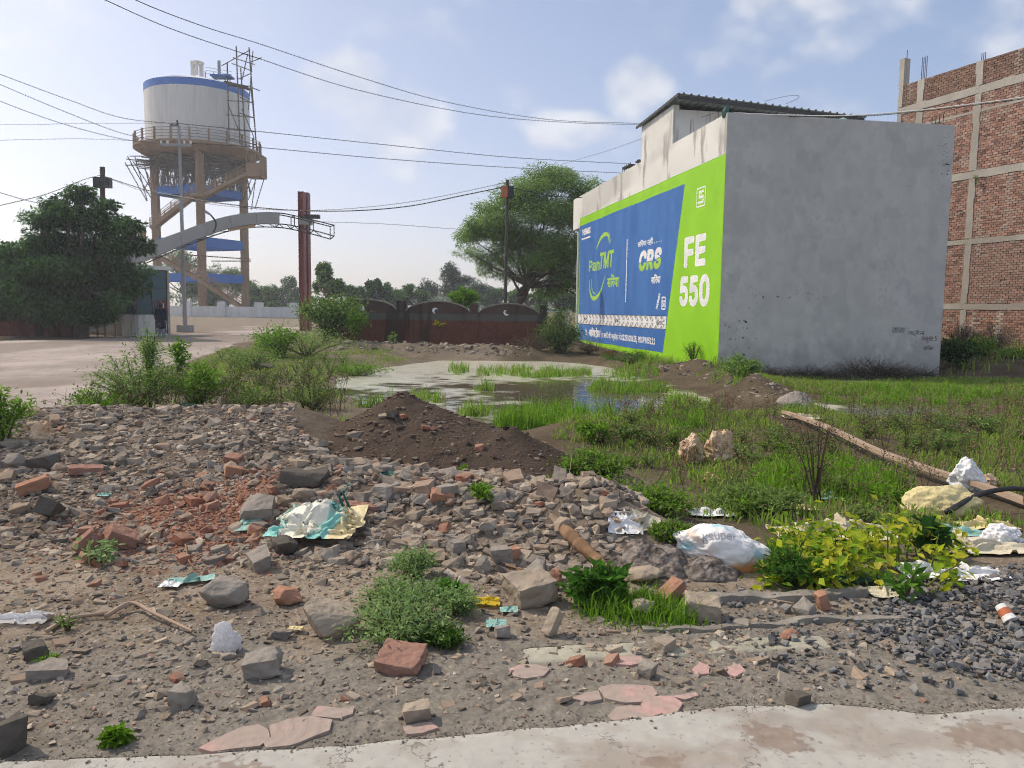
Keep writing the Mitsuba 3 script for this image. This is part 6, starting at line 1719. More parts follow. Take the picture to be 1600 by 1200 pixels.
def make_tree(label, base, blobs, n, leaf, aspect, cols, trunk_r, group=None, trunk_top=None, name='tree', droop=.0, inner=.45, fine=None, bark=(.085, .065, .05), lift=.6, clump=(.26, .50), tones=(.72, 1.3)):
    t = thing(name, label, 'tree', group)
    b = np.asarray(blobs)
    # the masses break up into many smaller clumps
    sub = []
    for q in b:
        m = max(5, int(16 * (q[3] * q[5]) ** .5 / (b[:, 3] * b[:, 5]).max() ** .5))
        d = unit(R.normal(size=(m, 3))) * R.uniform(.35, .95, (m, 1))
        s = R.uniform(*clump, (m, 1))
        sub.append(np.c_[q[:3] + d * q[3:6], s * q[3:6]])
    sub = np.vstack(sub)
    pos, d, k = crown_points(R, sub, n, inner)
    nr = d * .5 + R.normal(0, .5, (n, 3)) + [0, 0, lift]
    tone = R.uniform(*tones, len(sub))
    cc = np.asarray(cols)
    (v, f), c = leaves(R, pos, nr, leaf * R.uniform(.7, 1.3, n), leaf * aspect * R.uniform(.8, 1.2, n), cc, .16, dirs=d + R.normal(0, .7, (n, 3)) + [0, 0, -droop])
    c = np.clip(c * np.repeat(tone[k], 4)[:, None], .003, .9)
    obj('crown', (v, f), 'm_leaf', t, color=c)
    mb = MB()
    top = np.asarray(trunk_top if trunk_top is not None else [b[:, 0].mean(), b[:, 1].mean(), np.percentile(b[:, 2], 25)])
    mid = np.asarray(base) + (top - np.asarray(base)) * .6
    mb.add(*limb(base, mid, trunk_r, trunk_r * .75, 0, 5, trunk_r * .1))
    for q in b:
        j = mid + (top - mid) * R.uniform(0, .8)
        mb.add(*limb(mid, q[:3], trunk_r * .45, trunk_r * .10, .3 * q[5] * R.uniform(-.2, 1), 7, trunk_r * .25))
    for q in sub[R.choice(len(sub), min(len(sub), 60), False)]:
        o = b[np.argmin(((b[:, :3] - q[:3]) ** 2).sum(1))]
        mb.add(*limb(o[:3], q[:3], trunk_r * .10, trunk_r * .03, 0, 4))
    obj('trunk', mb, 'm_piece', t, color=np.array(bark))
    return t


DARK = [(.035, .09, .022), (.055, .125, .03), (.028, .072, .02), (.075, .155, .04)]
MIDG = [(.085, .165, .032), (.11, .20, .04), (.07, .135, .03)]
ACAC = [(.18, .30, .07), (.21, .34, .08), (.14, .24, .06), (.25, .37, .10)]
FARG = [(.08, .155, .038), (.105, .19, .046), (.065, .125, .036)]
BRIGHT = [(.13, .27, .02), (.17, .33, .025), (.10, .22, .02)]

# the dark tree over the guard house
bl = px_blobs([(128, 306, 34, 16), (88, 318, 26, 14), (166, 322, 24, 12), (125, 345, 62, 24), (60, 352, 26, 14), (190, 358, 30, 18), (196, 384, 38, 22), (120, 388, 80, 30), (42, 392, 46, 24), (14, 425, 42, 26), (90, 432, 70, 34), (165, 430, 60, 34), (200, 430, 26, 26),
               (40, 470, 56, 34), (110, 478, 62, 34), (165, 480, 40, 26), (190, 470, 22, 18), (8, 480, 26, 26)], 36.5, 1.6)
base = at(128, 526, 36.6)
make_tree('big dense dark green tree spreading over the guard house at the left', base - [0, 0, .2], bl, 60000, .24, .38, DARK, .32, trunk_top=at(125, 400, 36.5), lift=.6, droop=.5, clump=(.34, .62), tones=(.6, 1.5))
# the acacia
bl = px_blobs([(868, 283, 50, 20), (832, 300, 40, 20), (908, 298, 32, 24), (795, 318, 44, 20), (850, 330, 60, 26), (905, 345, 40, 30), (765, 345, 44, 22), (740, 372, 34, 18), (800, 368, 54, 26), (870, 385, 56, 32), (915, 395, 26, 34), (728, 395, 20, 12), (770, 405, 34, 20), (830, 415, 46, 24),
               (895, 425, 40, 28), (860, 445, 34, 16), (790, 425, 20, 12), (915, 445, 22, 20), (758, 418, 16, 12)], 43.5, 1.4)
AC = make_tree('big feathery acacia spreading its light green crown beside the painted building', at(800, 490, 42.6) - [0, 0, .3], bl, 94000, .20, .22, ACAC, .20, trunk_top=at(842, 415, 43.2), droop=.5, inner=.18, lift=.7, clump=(.38, .68), tones=(.82, 1.22))
mb = MB()
for (ax, ay), (bx, by), r in (((812, 462), (838, 425), .20), ((838, 425), (852, 380), .13), ((812, 458), (795, 430), .08), ((838, 432), (880, 425), .10), ((880, 425), (915, 450), .06), ((855, 440), (900, 462), .05), ((820, 445), (870, 438), .06), ((895, 440), (912, 480), .05), ((870, 436), (893, 470), .04)):
    mb.add(*limb(at(ax, ay, 42.8), at(bx, by, 43.2), r, r * .55, .08, 6, .03))
obj('branch', mb, 'm_piece', AC, color=np.array((.07, .055, .045)), kind='stuff')
# trees farther off: (left, right, top, bottom) pixels, distance, colours, leaf size, label
far_trees = [
    (232, 345, 392, 482, 128, MIDG, .42, 'leafy tree directly behind the water tower stairs'),
    (318, 398, 415, 480, 135, MIDG, .42, 'leafy tree behind the right column of the water tower'),
    (384, 432, 437, 482, 128, MIDG, .40, 'low round tree just right of the water tower'),
    (424, 472, 432, 482, 150, FARG, .45, 'hazy tree left of the red steel posts'),
    (484, 533, 404, 470, 72, FARG, .26, 'dark round tree right of the red steel posts'),
    (530, 575, 440, 478, 90, FARG, .30, 'low bushy tree behind the left arch of the boundary wall'),
    (572, 612, 430, 478, 95, FARG, .32, 'small tree with a pointed top behind the boundary wall'),
    (606, 668, 446, 480, 100, FARG, .32, 'low tree line clump behind the middle arch'),
    (664, 752, 411, 474, 120, [(.035, .065, .035), (.045, .08, .04)], .40, 'large dark blue green tree on the horizon left of the acacia'),
    (752, 800, 446, 478, 120, FARG, .36, 'low clump of trees behind the thin pole'),
    (798, 850, 448, 478, 105, FARG, .34, 'low trees under the acacia crown'),
    (842, 900, 442, 486, 85, FARG, .30, 'low trees seen through the acacia branches by the building'),
    (-60, 34, 356, 486, 60, [(.10, .17, .05), (.13, .20, .06)], .24, 'pale green hazy tree at the left edge behind the dark tree'),
    (-160, -40, 380, 486, 70, FARG, .26, 'tree beyond the left edge'),
]
for l, r, t, b, y, cols, leaf, label in far_trees:
    if label.startswith('tree beyond'):
        continue
    w, h = r - l, b - t
    lst = []
    for k in range(16):
        u = R.uniform(-1, 1)
        v = R.uniform(0, 1)
        lst.append((l + w * (.5 + .46 * u), t + h * (.10 + .34 * abs(u) ** 1.5 + R.uniform(-.04, .10) + .5 * v), w * R.uniform(.08, .20), h * R.uniform(.08, .18)))
    bl = px_blobs(lst, y, 3.0)
    make_tree(label, at((l + r) / 2, b, y) - [0, 0, 1.0], bl, 6500, leaf, .5, cols, .3, inner=.2, clump=(.35, .8))
# the long tree line on the horizon that reads as one mass
mbs = []
for x0 in np.linspace(-260, 300, 70):
    y0 = 260 + R.uniform(-25, 25)
    n = 420
    z0 = float(ground(np.array([x0]), np.array([y0]))[0])
    h = R.uniform(4, 8.5)
    bb = np.array([[x0 + R.uniform(-4, 4), y0 + R.uniform(-3, 3), z0 + h * R.uniform(.3, .7), R.uniform(3, 5.5), 3, h * .35] for _ in range(5)])
    p, d, _ = crown_points(R, bb, n, .6)
    mbs.append(leaves(R, p, d + [0, 0, .4], 1.3, .9, FARG, .2))
m_, c_ = join(*mbs)
obj('far_woods', m_, 'm_leaf', color=c_, label='low hazy line of woods along the horizon', cat='woods', kind='stuff')


def shrub(label, px, py, wpx, hpx, cols, n, leaf, aspect=.4, cat='shrub', group=None, y=None, stems=9, feather=False, name='shrub', lift=.5, spread=1.0, bark=(.10, .085, .05), thick=1.0, root=.03):
    """A bush standing on the ground at the pixel: arching stems with leaves along their outer halves."""
    p = put(px, py) if y is None else at(px, py, y)
    k = math.hypot(p[0], p[1]) / FOC
    w, h = wpx * k, hpx * k
    t = thing(name, label, cat, group)
    S, P, D = MB(), [], []
    for s in range(stems):
        a = R.uniform(0, 2 * np.pi)
        rr = math.sqrt(R.uniform(.02, 1)) * w / 2 * spread
        top = p + [rr * math.cos(a), rr * math.sin(a) * .8, h * (1 - .45 * (rr / (w / 2 + 1e-6)) ** 2) * R.uniform(.7, 1.02)]
        c = curve([p + R.normal(0, root * w, 3) * [1, 1, 0], p + (top - p) * .5 + [0, 0, h * .08], top], 7)
        S.tube(c, np.linspace(.016, .004, len(c)) * (h / .9) ** .5 * thick, 4, caps=False)
        m = int(n / stems)
        u = R.beta(2.2, 1.1, m)
        i = np.clip((u * (len(c) - 1)).astype(int), 0, len(c) - 2)
        q = c[i] + (c[i + 1] - c[i]) * (u * (len(c) - 1) - i)[:, None]
        o = unit(R.normal(size=(m, 3)) * [1, 1, .5]) * (np.abs(R.normal(0, .12, (m, 1))) * (w + h) * .5)
        P.append(q + o)
        D.append(o + R.normal(0, .02, (m, 3)))
    P, D = np.vstack(P), np.vstack(D)
    P[:, 2] = np.maximum(P[:, 2], p[2] + .01)
    m_, c_ = leaves(R, P, R.normal(0, .6, P.shape) + [0, 0, lift], leaf * R.uniform(.6, 1.3, len(P)), leaf * aspect * R.uniform(.7, 1.3, len(P)), cols, .18, dirs=D + R.normal(0, .5 * np.abs(D).mean() + 1e-3, D.shape))
    obj('stem', S, 'm_piece', t, color=np.array(bark))
    obj('foliage', m_, 'm_leaf', t, color=c_)
    return t


PALE = [(.19, .31, .08), (.24, .36, .11), (.15, .26, .06)]
LUSH = [(.16, .31, .03), (.20, .37, .045), (.12, .25, .025)]
OLIVE = [(.18, .26, .07), (.21, .29, .09), (.15, .21, .06)]
shrub('tall wispy green shrub at the edge of the dirt lane, left of its pair', 215, 645, 140, 92, PALE, 3200, .055, .35, stems=14, feather=True)
shrub('tall upright feathery shrub in front of the dirt lane, right of its pair', 235, 640, 40, 125, PALE, 2600, .05, .3, stems=7, spread=.6)
shrub('bright green leafy bush behind the crest of the rubble heap', 305, 640, 100, 70, LUSH, 2600, .06, .5, stems=16)
shrub('narrow yellowish shrub rising beside the bright bush', 282, 610, 36, 76, BRIGHT, 700, .09, .35, stems=6, spread=.6)
shrub('low green weed clump at the left foot of the tall wispy shrub', 150, 655, 110, 42, LUSH, 2600, .05, .4, stems=16)
shrub('green weed bush at the left edge by the orange bag', 4, 690, 70, 80, LUSH, 2000, .05, .4, stems=9)
shrub('small dark shrub left of the arched wall behind the lane', 440, 560, 110, 52, LUSH, 2400, .09, .5, stems=18)
shrub('wide bright shrub hiding the left end of the arched wall', 515, 525, 112, 74, MIDG + PALE, 5600, .13, .4, y=29.5, stems=30)
shrub('yellowish bush against the left arched panel', 556, 528, 36, 50, BRIGHT, 1400, .10, .4, y=28.8, stems=10)
shrub('low grey green bush between the lane and the pond', 478, 560, 150, 50, PALE, 2400, .07, .4, stems=26)
shrub('spreading green bush in the belt left of the pond', 395, 575, 110, 28, PALE, 1800, .06, .4, stems=20)
shrub('bushy weed patch on the bank at the left of the pond', 560, 590, 120, 26, LUSH, 2000, .06, .35, stems=26)
shrub('dark leafy weeds behind the crest near the teal sheet', 400, 640, 120, 34, OLIVE + PALE, 1500, .05, .4, stems=22)
shrub('brownish green weed stand behind the sand heap', 490, 640, 110, 46, OLIVE + PALE, 1500, .045, .35, stems=26)
shrub('bright green bush peeping over the middle arch of the wall', 720, 482, 54, 32, BRIGHT, 1800, .16, .5, y=34, stems=14)
shrub('tangled dark bush at the right end of the arched wall', 875, 560, 70, 82, OLIVE + DARK, 5200, .10, .35, y=28.5, stems=34, bark=(.12, .10, .08))
shrub('dry brown brushwood pile beside the wall end', 830, 555, 80, 40, [(.11, .08, .055), (.15, .115, .08)], 1800, .10, .12, y=28.6, stems=40, cat='brushwood', name='brushwood', bark=(.13, .10, .075))
shrub('wiry green shrub growing against the green painted wall', 1083, 575, 34, 46, MIDG, 900, .07, .18, stems=16, spread=.8)
shrub('low weeds along the foot of the painted wall', 985, 568, 100, 20, MIDG, 2200, .07, .3, stems=24)
shrub('brown dried weed clump at the foot of the blue sign', 918, 553, 44, 16, [(.13, .09, .05), (.17, .12, .07)], 900, .09, .2, stems=18)
shrub('second brown dried weed clump nearer the pond corner', 952, 566, 40, 16, [(.13, .09, .05), (.17, .12, .07)], 900, .08, .2, stems=18)
shrub('pale green weeds at the corner of the grey wall', 1155, 592, 60, 40, PALE, 1800, .07, .5, stems=14)
shrub('dark glossy bush at the right end of the grey wall', 1492, 566, 60, 34, DARK + MIDG, 2200, .16, .5, y=24.5, stems=16)
shrub('round grey thicket in front of the brick block, left one', 1500, 545, 60, 40, [(.11, .10, .075), (.15, .135, .10)], 2400, .07, .2, y=28, stems=36, bark=(.14, .12, .10))
shrub('round grey thicket in front of the brick block, right one', 1555, 552, 76, 42, [(.11, .10, .075), (.15, .135, .10)], 2600, .07, .2, y=27.5, stems=40, bark=(.14, .12, .10))
shrub('bright low weeds between the two grey thickets', 1530, 556, 60, 26, LUSH, 1800, .09, .4, y=26, stems=16)
shrub('green weeds at the right edge below the brick block', 1590, 566, 60, 22, LUSH, 1500, .08, .4, y=25, stems=14)
shrub('green vine climbing the concrete column of the brick block', 1524, 290, 5, 15, OLIVE, 60, .09, .5, y=31.3, stems=4)
shrub('yellow flowering weed hanging on the middle arched panel', 686, 512, 20, 14, [(.45, .38, .03), (.30, .32, .03)], 160, .10, .4, y=30.6, stems=6)
shrub('pale sprig in front of the left arched panel', 612, 538, 14, 18, PALE, 90, .13, .5, y=28.6, stems=4)
for k, (px, hh) in enumerate(((1180, 44), (1215, 38), (1262, 40), (1300, 34), (1335, 56), (1372, 62), (1402, 40), (1440, 36))):
    shrub('dark dry weed thicket standing against the foot of the grey wall', px, 594, 90, hh * .7, [(.10, .09, .07), (.14, .125, .095)], 1100, .035, .09, stems=120, thick=.42, root=.26, bark=(.07, .06, .048), group='dark dry weeds along the grey wall', y=21.4 + .1 * (k % 3))

# foreground plants
FEATH = [(.25, .38, .14), (.31, .44, .19), (.20, .32, .11)]
shrub('feathery pale green weed sprawling over the stones in the foreground, nearest part', 622, 1000, 190, 62, FEATH, 2300, .036, .28, stems=44, lift=.7)
shrub('feathery weed patch behind the nearest feathery weed', 640, 955, 170, 58, FEATH, 2000, .036, .28, stems=40, lift=.7)
shrub('feathery weed shoots growing up into the stone ridge', 648, 905, 90, 56, FEATH, 1600, .032, .28, stems=20, lift=.6)
shrub('feathery weed tuft left of the yellow plastic scrap', 712, 960, 80, 46, FEATH, 1300, .034, .3, stems=18, lift=.7)
shrub('dark low weed beside the reddish slab', 690, 1010, 90, 34, [(.06, .14, .025), (.09, .18, .03)], 1500, .026, .35, stems=22)
shrub('broad leaved green plant right of the flat topped block', 935, 945, 100, 66, [(.06, .17, .02), (.09, .23, .03), (.05, .13, .02)], 420, .085, .55, stems=14, lift=.8)
shrub('leafy green seedling left of the feathery weed top', 700, 945, 60, 40, [(.08, .2, .03), (.11, .25, .03)], 260, .05, .5, stems=9)
shrub('pale grey green seedling in the red brick patch', 155, 880, 62, 40, [(.30, .42, .20), (.22, .34, .13)], 70, .07, .5, stems=8, lift=1.0)
shrub('bright green sprig close to the road at the lower left', 182, 1165, 42, 26, BRIGHT, 120, .045, .5, stems=8, lift=.9)
shrub('small grass sprig at the left below the broken sticks', 75, 1042, 34, 18, LUSH, 120, .035, .25, stems=9)
shrub('faint green sprig on the bare ground at the left', 105, 985, 36, 30, PALE, 60, .035, .2, stems=10)
shrub('tiny weed in the middle of the rubble heap', 352, 665, 14, 8, BRIGHT, 40, .05, .5, stems=4)
shrub('green weed at the foot of the sand heap', 755, 780, 50, 26, LUSH, 240, .05, .4, stems=9)
shrub('tiny weed on the face of the sand heap', 727, 735, 16, 8, LUSH, 40, .05, .4, stems=4)
shrub('dark broad leaved plant beside the yellow leaved one', 1452, 868, 44, 60, [(.03, .09, .02), (.05, .12, .025)], 60, .12, .6, stems=6)
shrub('green leafy seedling in front of the white sheets', 1415, 938, 60, 56, [(.09, .21, .03), (.13, .27, .04)], 44, .085, .6, stems=6, lift=.9)
shrub('dark green undergrowth at the left foot of the yellow leaved plant', 1235, 915, 90, 60, [(.05, .14, .02), (.08, .19, .03)], 900, .05, .3, stems=26)
shrub('weeds growing over the mound beside the pond', 935, 690, 90, 36, LUSH, 1500, .05, .4, stems=20)
shrub('leafy weeds left of the brown paper bags', 930, 745, 110, 40, LUSH + OLIVE, 2600, .05, .45, stems=30)
shrub('leafy weeds above the white bags on the right', 1015, 800, 150, 40, LUSH + OLIVE, 3400, .045, .45, stems=40)
shrub('pale weeds around the flattened plastic in the field', 1180, 800, 170, 40, PALE + OLIVE, 3800, .04, .45, stems=50)
shrub('green weeds on the near side of the flattened plastic', 1050, 842, 70, 24, LUSH + OLIVE, 2400, .04, .4, stems=34)


def weed_proto(cols, leaf, aspect, w, h, n, stems):
    S, P = MB(), []
    for _ in range(stems):
        a, r = R.uniform(0, 2 * np.pi), math.sqrt(R.uniform(.02, 1)) * w / 2
        c = curve([[0, 0, 0], [r * .4 * math.cos(a), r * .4 * math.sin(a), h * .6], [r * math.cos(a), r * math.sin(a), h * R.uniform(.6, 1)]], 5)
        S.tube(c, np.linspace(.004, .002, len(c)), 3, caps=False)
        u = R.uniform(.25, 1, n // stems)
        P.append(c[(u * (len(c) - 1)).astype(int)] + R.normal(0, .02, (len(u), 3)))
    P = np.vstack(P)
    P[:, 2] = np.maximum(P[:, 2], .005)
    m_, c_ = leaves(R, P, R.normal(0, .6, P.shape) + [0, 0, .8], leaf * R.uniform(.6, 1.3, len(P)), leaf * aspect, cols, .18)
    return cply(S.get()[0], 'm_piece', (.12, .10, .06)), cply(m_, 'm_leaf', c_)


KEEP = [put(*q)[:2] for q in ((1082, 735), (1126, 735), (1110, 765), (1250, 800), (1520, 775), (1550, 775), (1487, 815), (1345, 840), (1115, 815), (978, 832), (1300, 790))]
KEEPLINE = LineString([put(px, py)[:2] + [-.05, -.25] for px, py in ((1226, 652), (1300, 686), (1440, 748), (1600, 795))]).buffer(.42)


def weed_copies(poly, count, protos, label, group, s0, s1):
    for x, y in in_poly(R, poly, count):
        if min(np.hypot(x - a, y - b + .25) for a, b in KEEP) < .45 or KEEPLINE.contains(Point(x, y)):
            continue
        z = height(x, y)
        k = thing('weed', label, 'weed', group)
        st, fo = protos[R.integers(0, len(protos))]
        w_ = place([x, y, z - .01], rotations(R, 1, .12)[0], R.uniform(s0, s1))
        obj('stem', st, None, k, world=w_)
        obj('foliage', fo, None, k, world=w_)


NEARF = Polygon([(.7, 6.0), (1.6, 5.5), (3.3, 5.7), (4.3, 6.6), (4.6, 8.2), (3, 9.6), (1.5, 9.6), (.3, 7.6)])
weed_copies(NEARF, 80, [weed_proto(c, .032, .5, .34, .15, 220, 14) for c in (LUSH, PALE, OLIVE + PALE, LUSH)], 'low leafy green weed growing in the near part of the overgrown plot', 'leafy weeds of the near plot', .7, 1.5)
weed_copies(Polygon([(2.5, 9.6), (4.6, 8.2), (8.5, 11), (7.5, 12.4), (5, 11.4), (2.4, 10.6)]), 44, [weed_proto(c, .04, .35, .5, .20, 240, 14) for c in (OLIVE, OLIVE + PALE, PALE)], 'bushy olive green weed farther back in the overgrown plot', 'bushy weeds of the far plot', .8, 1.5)
weed_copies(Polygon([(-6.2, 10.2), (-2.6, 9.4), (-2.9, 13.6), (-4.4, 17), (-4.6, 22), (-8.6, 24), (-7.4, 16)]), 60, [weed_proto(c, .045, .3, .5, .34, 190, 14) for c in (OLIVE + PALE, PALE, LUSH, OLIVE)], 'pale leafy weed on the bank between the dirt lane and the pond', 'pale weeds of the left bank', .8, 1.6)
# the one tall dark stalk
shrub('tall dark dead stalk standing in the middle of the weed field', 1274, 790, 120, 140, [(.075, .05, .035), (.11, .075, .05)], 420, .03, .3, stems=9, thick=.6, bark=(.075, .058, .045), cat='dead weed', name='dead_weed', spread=.7)

# the plant with yellow leaves: every leaf a part
YP = thing('yellow_leaf_plant', 'low spreading plant with bright yellow green leaves at the right', 'plant')
lf_ = []
for k in range(6):
    t = np.linspace(0, 1, 6)
    wd = np.sin(np.pi * t ** .75) ** .9 * .36
    cen = np.c_[t * 0, t, -.18 * t ** 2]
    L = np.c_[-wd, t - .02, -.18 * t ** 2 + wd * .28]
    Rr = np.c_[wd, t - .02, -.18 * t ** 2 + wd * .28]
    v = np.vstack([cen, L, Rr])
    f = []
    for i in range(5):
        f += [[i, i + 1, 7 + i], [i, 7 + i, 6 + i], [i, 12 + i, 13 + i], [i, 13 + i, i + 1]]
    c = [(.42, .46, .03), (.50, .50, .05), (.34, .43, .03), (.55, .52, .09), (.24, .36, .03), (.13, .24, .03)][k]
    lf_.append(cply((v, np.array(f)), 'm_leaf', c))
yc = put(1375, 905)
S = MB()
tips = []
for s in range(75):
    px = R.uniform(1215, 1490)
    e = 1 - abs((px - 1365) / 150) ** 2.2
    b = put(px + (1365 - px) * .12, 925 - R.uniform(0, 70))
    h = (.05 + .15 * max(e, .0)) * R.uniform(.7, 1.15) + (.07 if 1390 < px < 1470 else 0)
    tip = b + [(px - 1365) * .0011 + R.normal() * .04, R.uniform(-.15, .3), h]
    c = curve([b, (b + tip) / 2 + [0, 0, h * .1], tip], 5)
    S.tube(c, np.linspace(.006, .003, len(c)), 4, caps=False)
    tips.append(c)
obj('stem', S, 'm_piece', YP, color=np.array((.10, .13, .04)), kind='stuff')
n = 0
for c in tips:
    for j in range(4):
        if n >= 300:
            break
        u = R.uniform(.55, 1)
        p = c[min(int(u * (len(c) - 1)), len(c) - 1)]
        a = R.uniform(0, 2 * np.pi)
        s = R.uniform(.05, .09)
        Rm = np.array(trimesh.transformations.euler_matrix(R.normal(-.25, .35), R.normal(0, .3), a)[:3, :3])
        kind = R.choice(6, p=[.27, .22, .2, .12, .12, .07])
        obj('leaf', lf_[kind], None, YP, world=place(p + R.normal(0, .03, 3), Rm, s))
        n += 1
q = np.vstack([c[R.integers(1, len(c), 12)] for c in tips])
q = q + R.normal(0, .045, q.shape)
m_, c_ = leaves(R, q, R.normal(0, .45, q.shape) + [0, -.2, 1.0], R.uniform(.05, .09, len(q)), R.uniform(.03, .05, len(q)), [(.40, .46, .03), (.34, .44, .04), (.22, .36, .03), (.48, .48, .06), (.14, .27, .03)], .12)
obj('small_leaf', m_, 'm_leaf', YP, color=c_, kind='stuff')

# grass, each kind one mass
GREEN = [(.17, .35, .025), (.22, .41, .035), (.14, .29, .025), (.24, .38, .06)]
FIELD = [(.22, .38, .045), (.27, .45, .06), (.18, .31, .04), (.31, .38, .11), (.30, .26, .13), (.23, .33, .07)]


def tuft_points(polys, n, clump):
    """Points gathered in tufts, and how tall the grass of each tuft is there."""
    out, hs = [], []
    for g, k in zip(polys, n):
        m = max(1, k // clump)
        c = in_poly(R, wobble(g, .25, .16, k), m)
        o = R.normal(0, 1, (m * clump, 2))
        sp = np.repeat(R.uniform(.03, .10, m), clump)[:, None]
        out.append(np.repeat(c, clump, 0) + o * sp)
        hs.append(np.repeat(R.uniform(.35, 1.15, m), clump) * np.exp(-.25 * (o ** 2).sum(1)) * R.uniform(.6, 1.2, m * clump))
    q = np.vstack(out)
    return np.c_[q, np.maximum(ground(q[:, 0], q[:, 1]), WATER_Z - .05) - .01], np.concatenate(hs)


def px_poly(pts, z=-.15):
    return Polygon([gz(px, py, z)[:2] for px, py in pts]).buffer(0)


pp = [px_poly([(775, 672), (780, 655), (830, 650), (905, 650), (915, 668), (840, 676)]), px_poly([(905, 655), (960, 655), (965, 672), (915, 672)])]
q, hh = tuft_points(pp, [5200, 1100], 30)
m_, c_ = blades(R, q, .55 * hh, .0065, .28, GREEN, .15)
obj('grass', m_, 'm_leaf', color=c_, label='tall bright green grass standing in the near edge of the pond', cat='grass', kind='stuff')
pp = [px_poly(x, -.2) for x in ([(640, 628), (650, 620), (680, 620), (690, 630)], [(930, 585), (1000, 572), (1080, 584), (1040, 592), (960, 594)], [(1090, 600), (1150, 590), (1200, 610), (1150, 622)], [(695, 582), (715, 572), (735, 578), (720, 586)], [(740, 588), (760, 578), (830, 576), (830, 590)], [(815, 592), (850, 582), (920, 582), (930, 588)], [(920, 612), (930, 600), (1040, 606), (1045, 614), (960, 616)],
                                [(730, 612), (760, 606), (770, 612)], [(1035, 640), (1060, 625), (1110, 640), (1125, 650), (1050, 652)], [(715, 645), (760, 640), (770, 652), (730, 652)], [(965, 655), (1040, 640), (1050, 660), (980, 668)], [(560, 645), (640, 640), (650, 650)])]
q, hh = tuft_points(pp, [600, 1500, 900, 600, 1300, 2200, 2600, 350, 2000, 500, 1400, 600], 14)
m_, c_ = blades(R, q, .42 * hh, .008, .35, GREEN + FIELD, .15)
obj('grass', m_, 'm_leaf', color=c_, label='scattered grass tufts standing in the shallow pond', cat='grass', kind='stuff')
FIELDP = Polygon([(.8, 6.4), (1.5, 5.9), (2.2, 5.5), (4.4, 5.3), (6, 6.5), (9, 10), (16, 20), (15, 21.4), (8.2, 21.6), (6.2, 20.9), (6.2, 16.8), (8.6, 16.4), (9.8, 15.2), (8.2, 13), (6, 12.9), (5.4, 13.8), (3.0, 13.3), (1.6, 12.2), (.8, 11.2), (.5, 9.5), (.7, 8), (.3, 7)])
q = in_poly(R, FIELDP, 60000)
d = np.hypot(q[:, 0], q[:, 1])
cl = meshkit.fbm(np.c_[q * .8, np.zeros(len(q))], 4, 9)
keep = R.uniform(size=len(q)) < np.clip((cl - .24) * 4.5, .2, 1)
kl = ~inside(KEEPLINE, q[keep][:, 0], q[keep][:, 1])
q = q[keep][kl]
cl = cl[keep][kl]
hz = (.06 + .24 * np.clip(cl - .25, 0, 1)) * np.where((q[:, 1] > 9.5) & (q[:, 0] < 5.2), .8, 1) * R.uniform(.6, 1.3, len(q))
q = np.c_[q, np.maximum(ground(q[:, 0], q[:, 1]) - .01, WATER_Z - .02)]
m_, c_ = blades(R, q, hz, .0075, .40, FIELD, .18)
obj('grass', m_, 'm_leaf', color=c_, label='rough green grass of the plot in front of the grey wall', cat='grass', kind='stuff')
# patches of bright fresh grass in the field
pp = [px_poly(x, -.08) for x in ([(1190, 770), (1230, 735), (1330, 735), (1420, 770), (1400, 790), (1300, 782)], [(1040, 660), (1090, 640), (1110, 655), (1060, 690)], [(1280, 610), (1460, 605), (1600, 618), (1600, 632), (1450, 622), (1290, 622)], [(1180, 755), (1200, 740), (1260, 760), (1210, 800)])]
q, hh = tuft_points(pp, [5200, 1200, 4200, 1500], 16)
m_, c_ = blades(R, q, .32 * hh, .007, .4, GREEN, .15)
obj('grass', m_, 'm_leaf', color=c_, label='patches of fresh bright grass among the weeds of the plot', cat='grass', kind='stuff')
LEFTP = Polygon([(-6.4, 10.2), (-5.6, 9.2), (-2.6, 9.0), (-2.2, 10.5), (-2.8, 13.8), (-3.8, 16.2), (-4.6, 19), (-4.3, 23), (-3, 26.8), (-8, 29.5), (-10.4, 28.2), (-9.0, 22), (-7.4, 16)])
q = in_poly(R, LEFTP, 17000)
cl = meshkit.fbm(np.c_[q * .6, np.zeros(len(q))], 4, 19)
keep = R.uniform(size=len(q)) < np.clip((cl - .34) * 5, .08, 1)
q, cl = q[keep], cl[keep]
q = np.c_[q, ground(q[:, 0], q[:, 1]) - .01]
m_, c_ = blades(R, q, (.05 + .26 * np.clip(cl - .3, 0, 1)) * R.uniform(.6, 1.3, len(q)), .008, .4, FIELD, .18)
obj('grass', m_, 'm_leaf', color=c_, label='rough grass and herbs on the left bank between lane and pond', cat='grass', kind='stuff')
pp = [px_poly(x, 0) for x in ([(905, 960), (950, 935), (1010, 945), (1085, 965), (1080, 985), (1000, 982), (930, 972)],)]
q, hh = tuft_points(pp, [2600], 12)
m_, c_ = blades(R, q, .16 * hh, .0035, .5, LUSH + GREEN, .15)
obj('grass', m_, 'm_leaf', color=c_, label='small grass patch among stones before the log', cat='grass', kind='stuff')
pp = [px_poly(x, -.1) for x in ([(1195, 905), (1230, 880), (1260, 890), (1245, 918)],)]
q, hh = tuft_points(pp, [500], 10)
m_, c_ = blades(R, q, .28 * hh, .004, .5, LUSH, .15)
obj('grass', m_, 'm_leaf', color=c_, label='long dark grass blades between the white sack and the yellow leaved plant', cat='grass', kind='stuff')
q = np.vstack([np.c_[R.uniform(-12, 20, 5000), R.uniform(33.5, 60, 5000)], np.c_[R.uniform(10, 30, 2500), R.uniform(23, 34, 2500)]])
q = q[~inside(LANE.buffer(.5), q[:, 0], q[:, 1])]
q = np.c_[q, ground(q[:, 0], q[:, 1])]
m_, c_ = blades(R, q, R.uniform(.15, .5, len(q)), .02, .4, FIELD, .18)
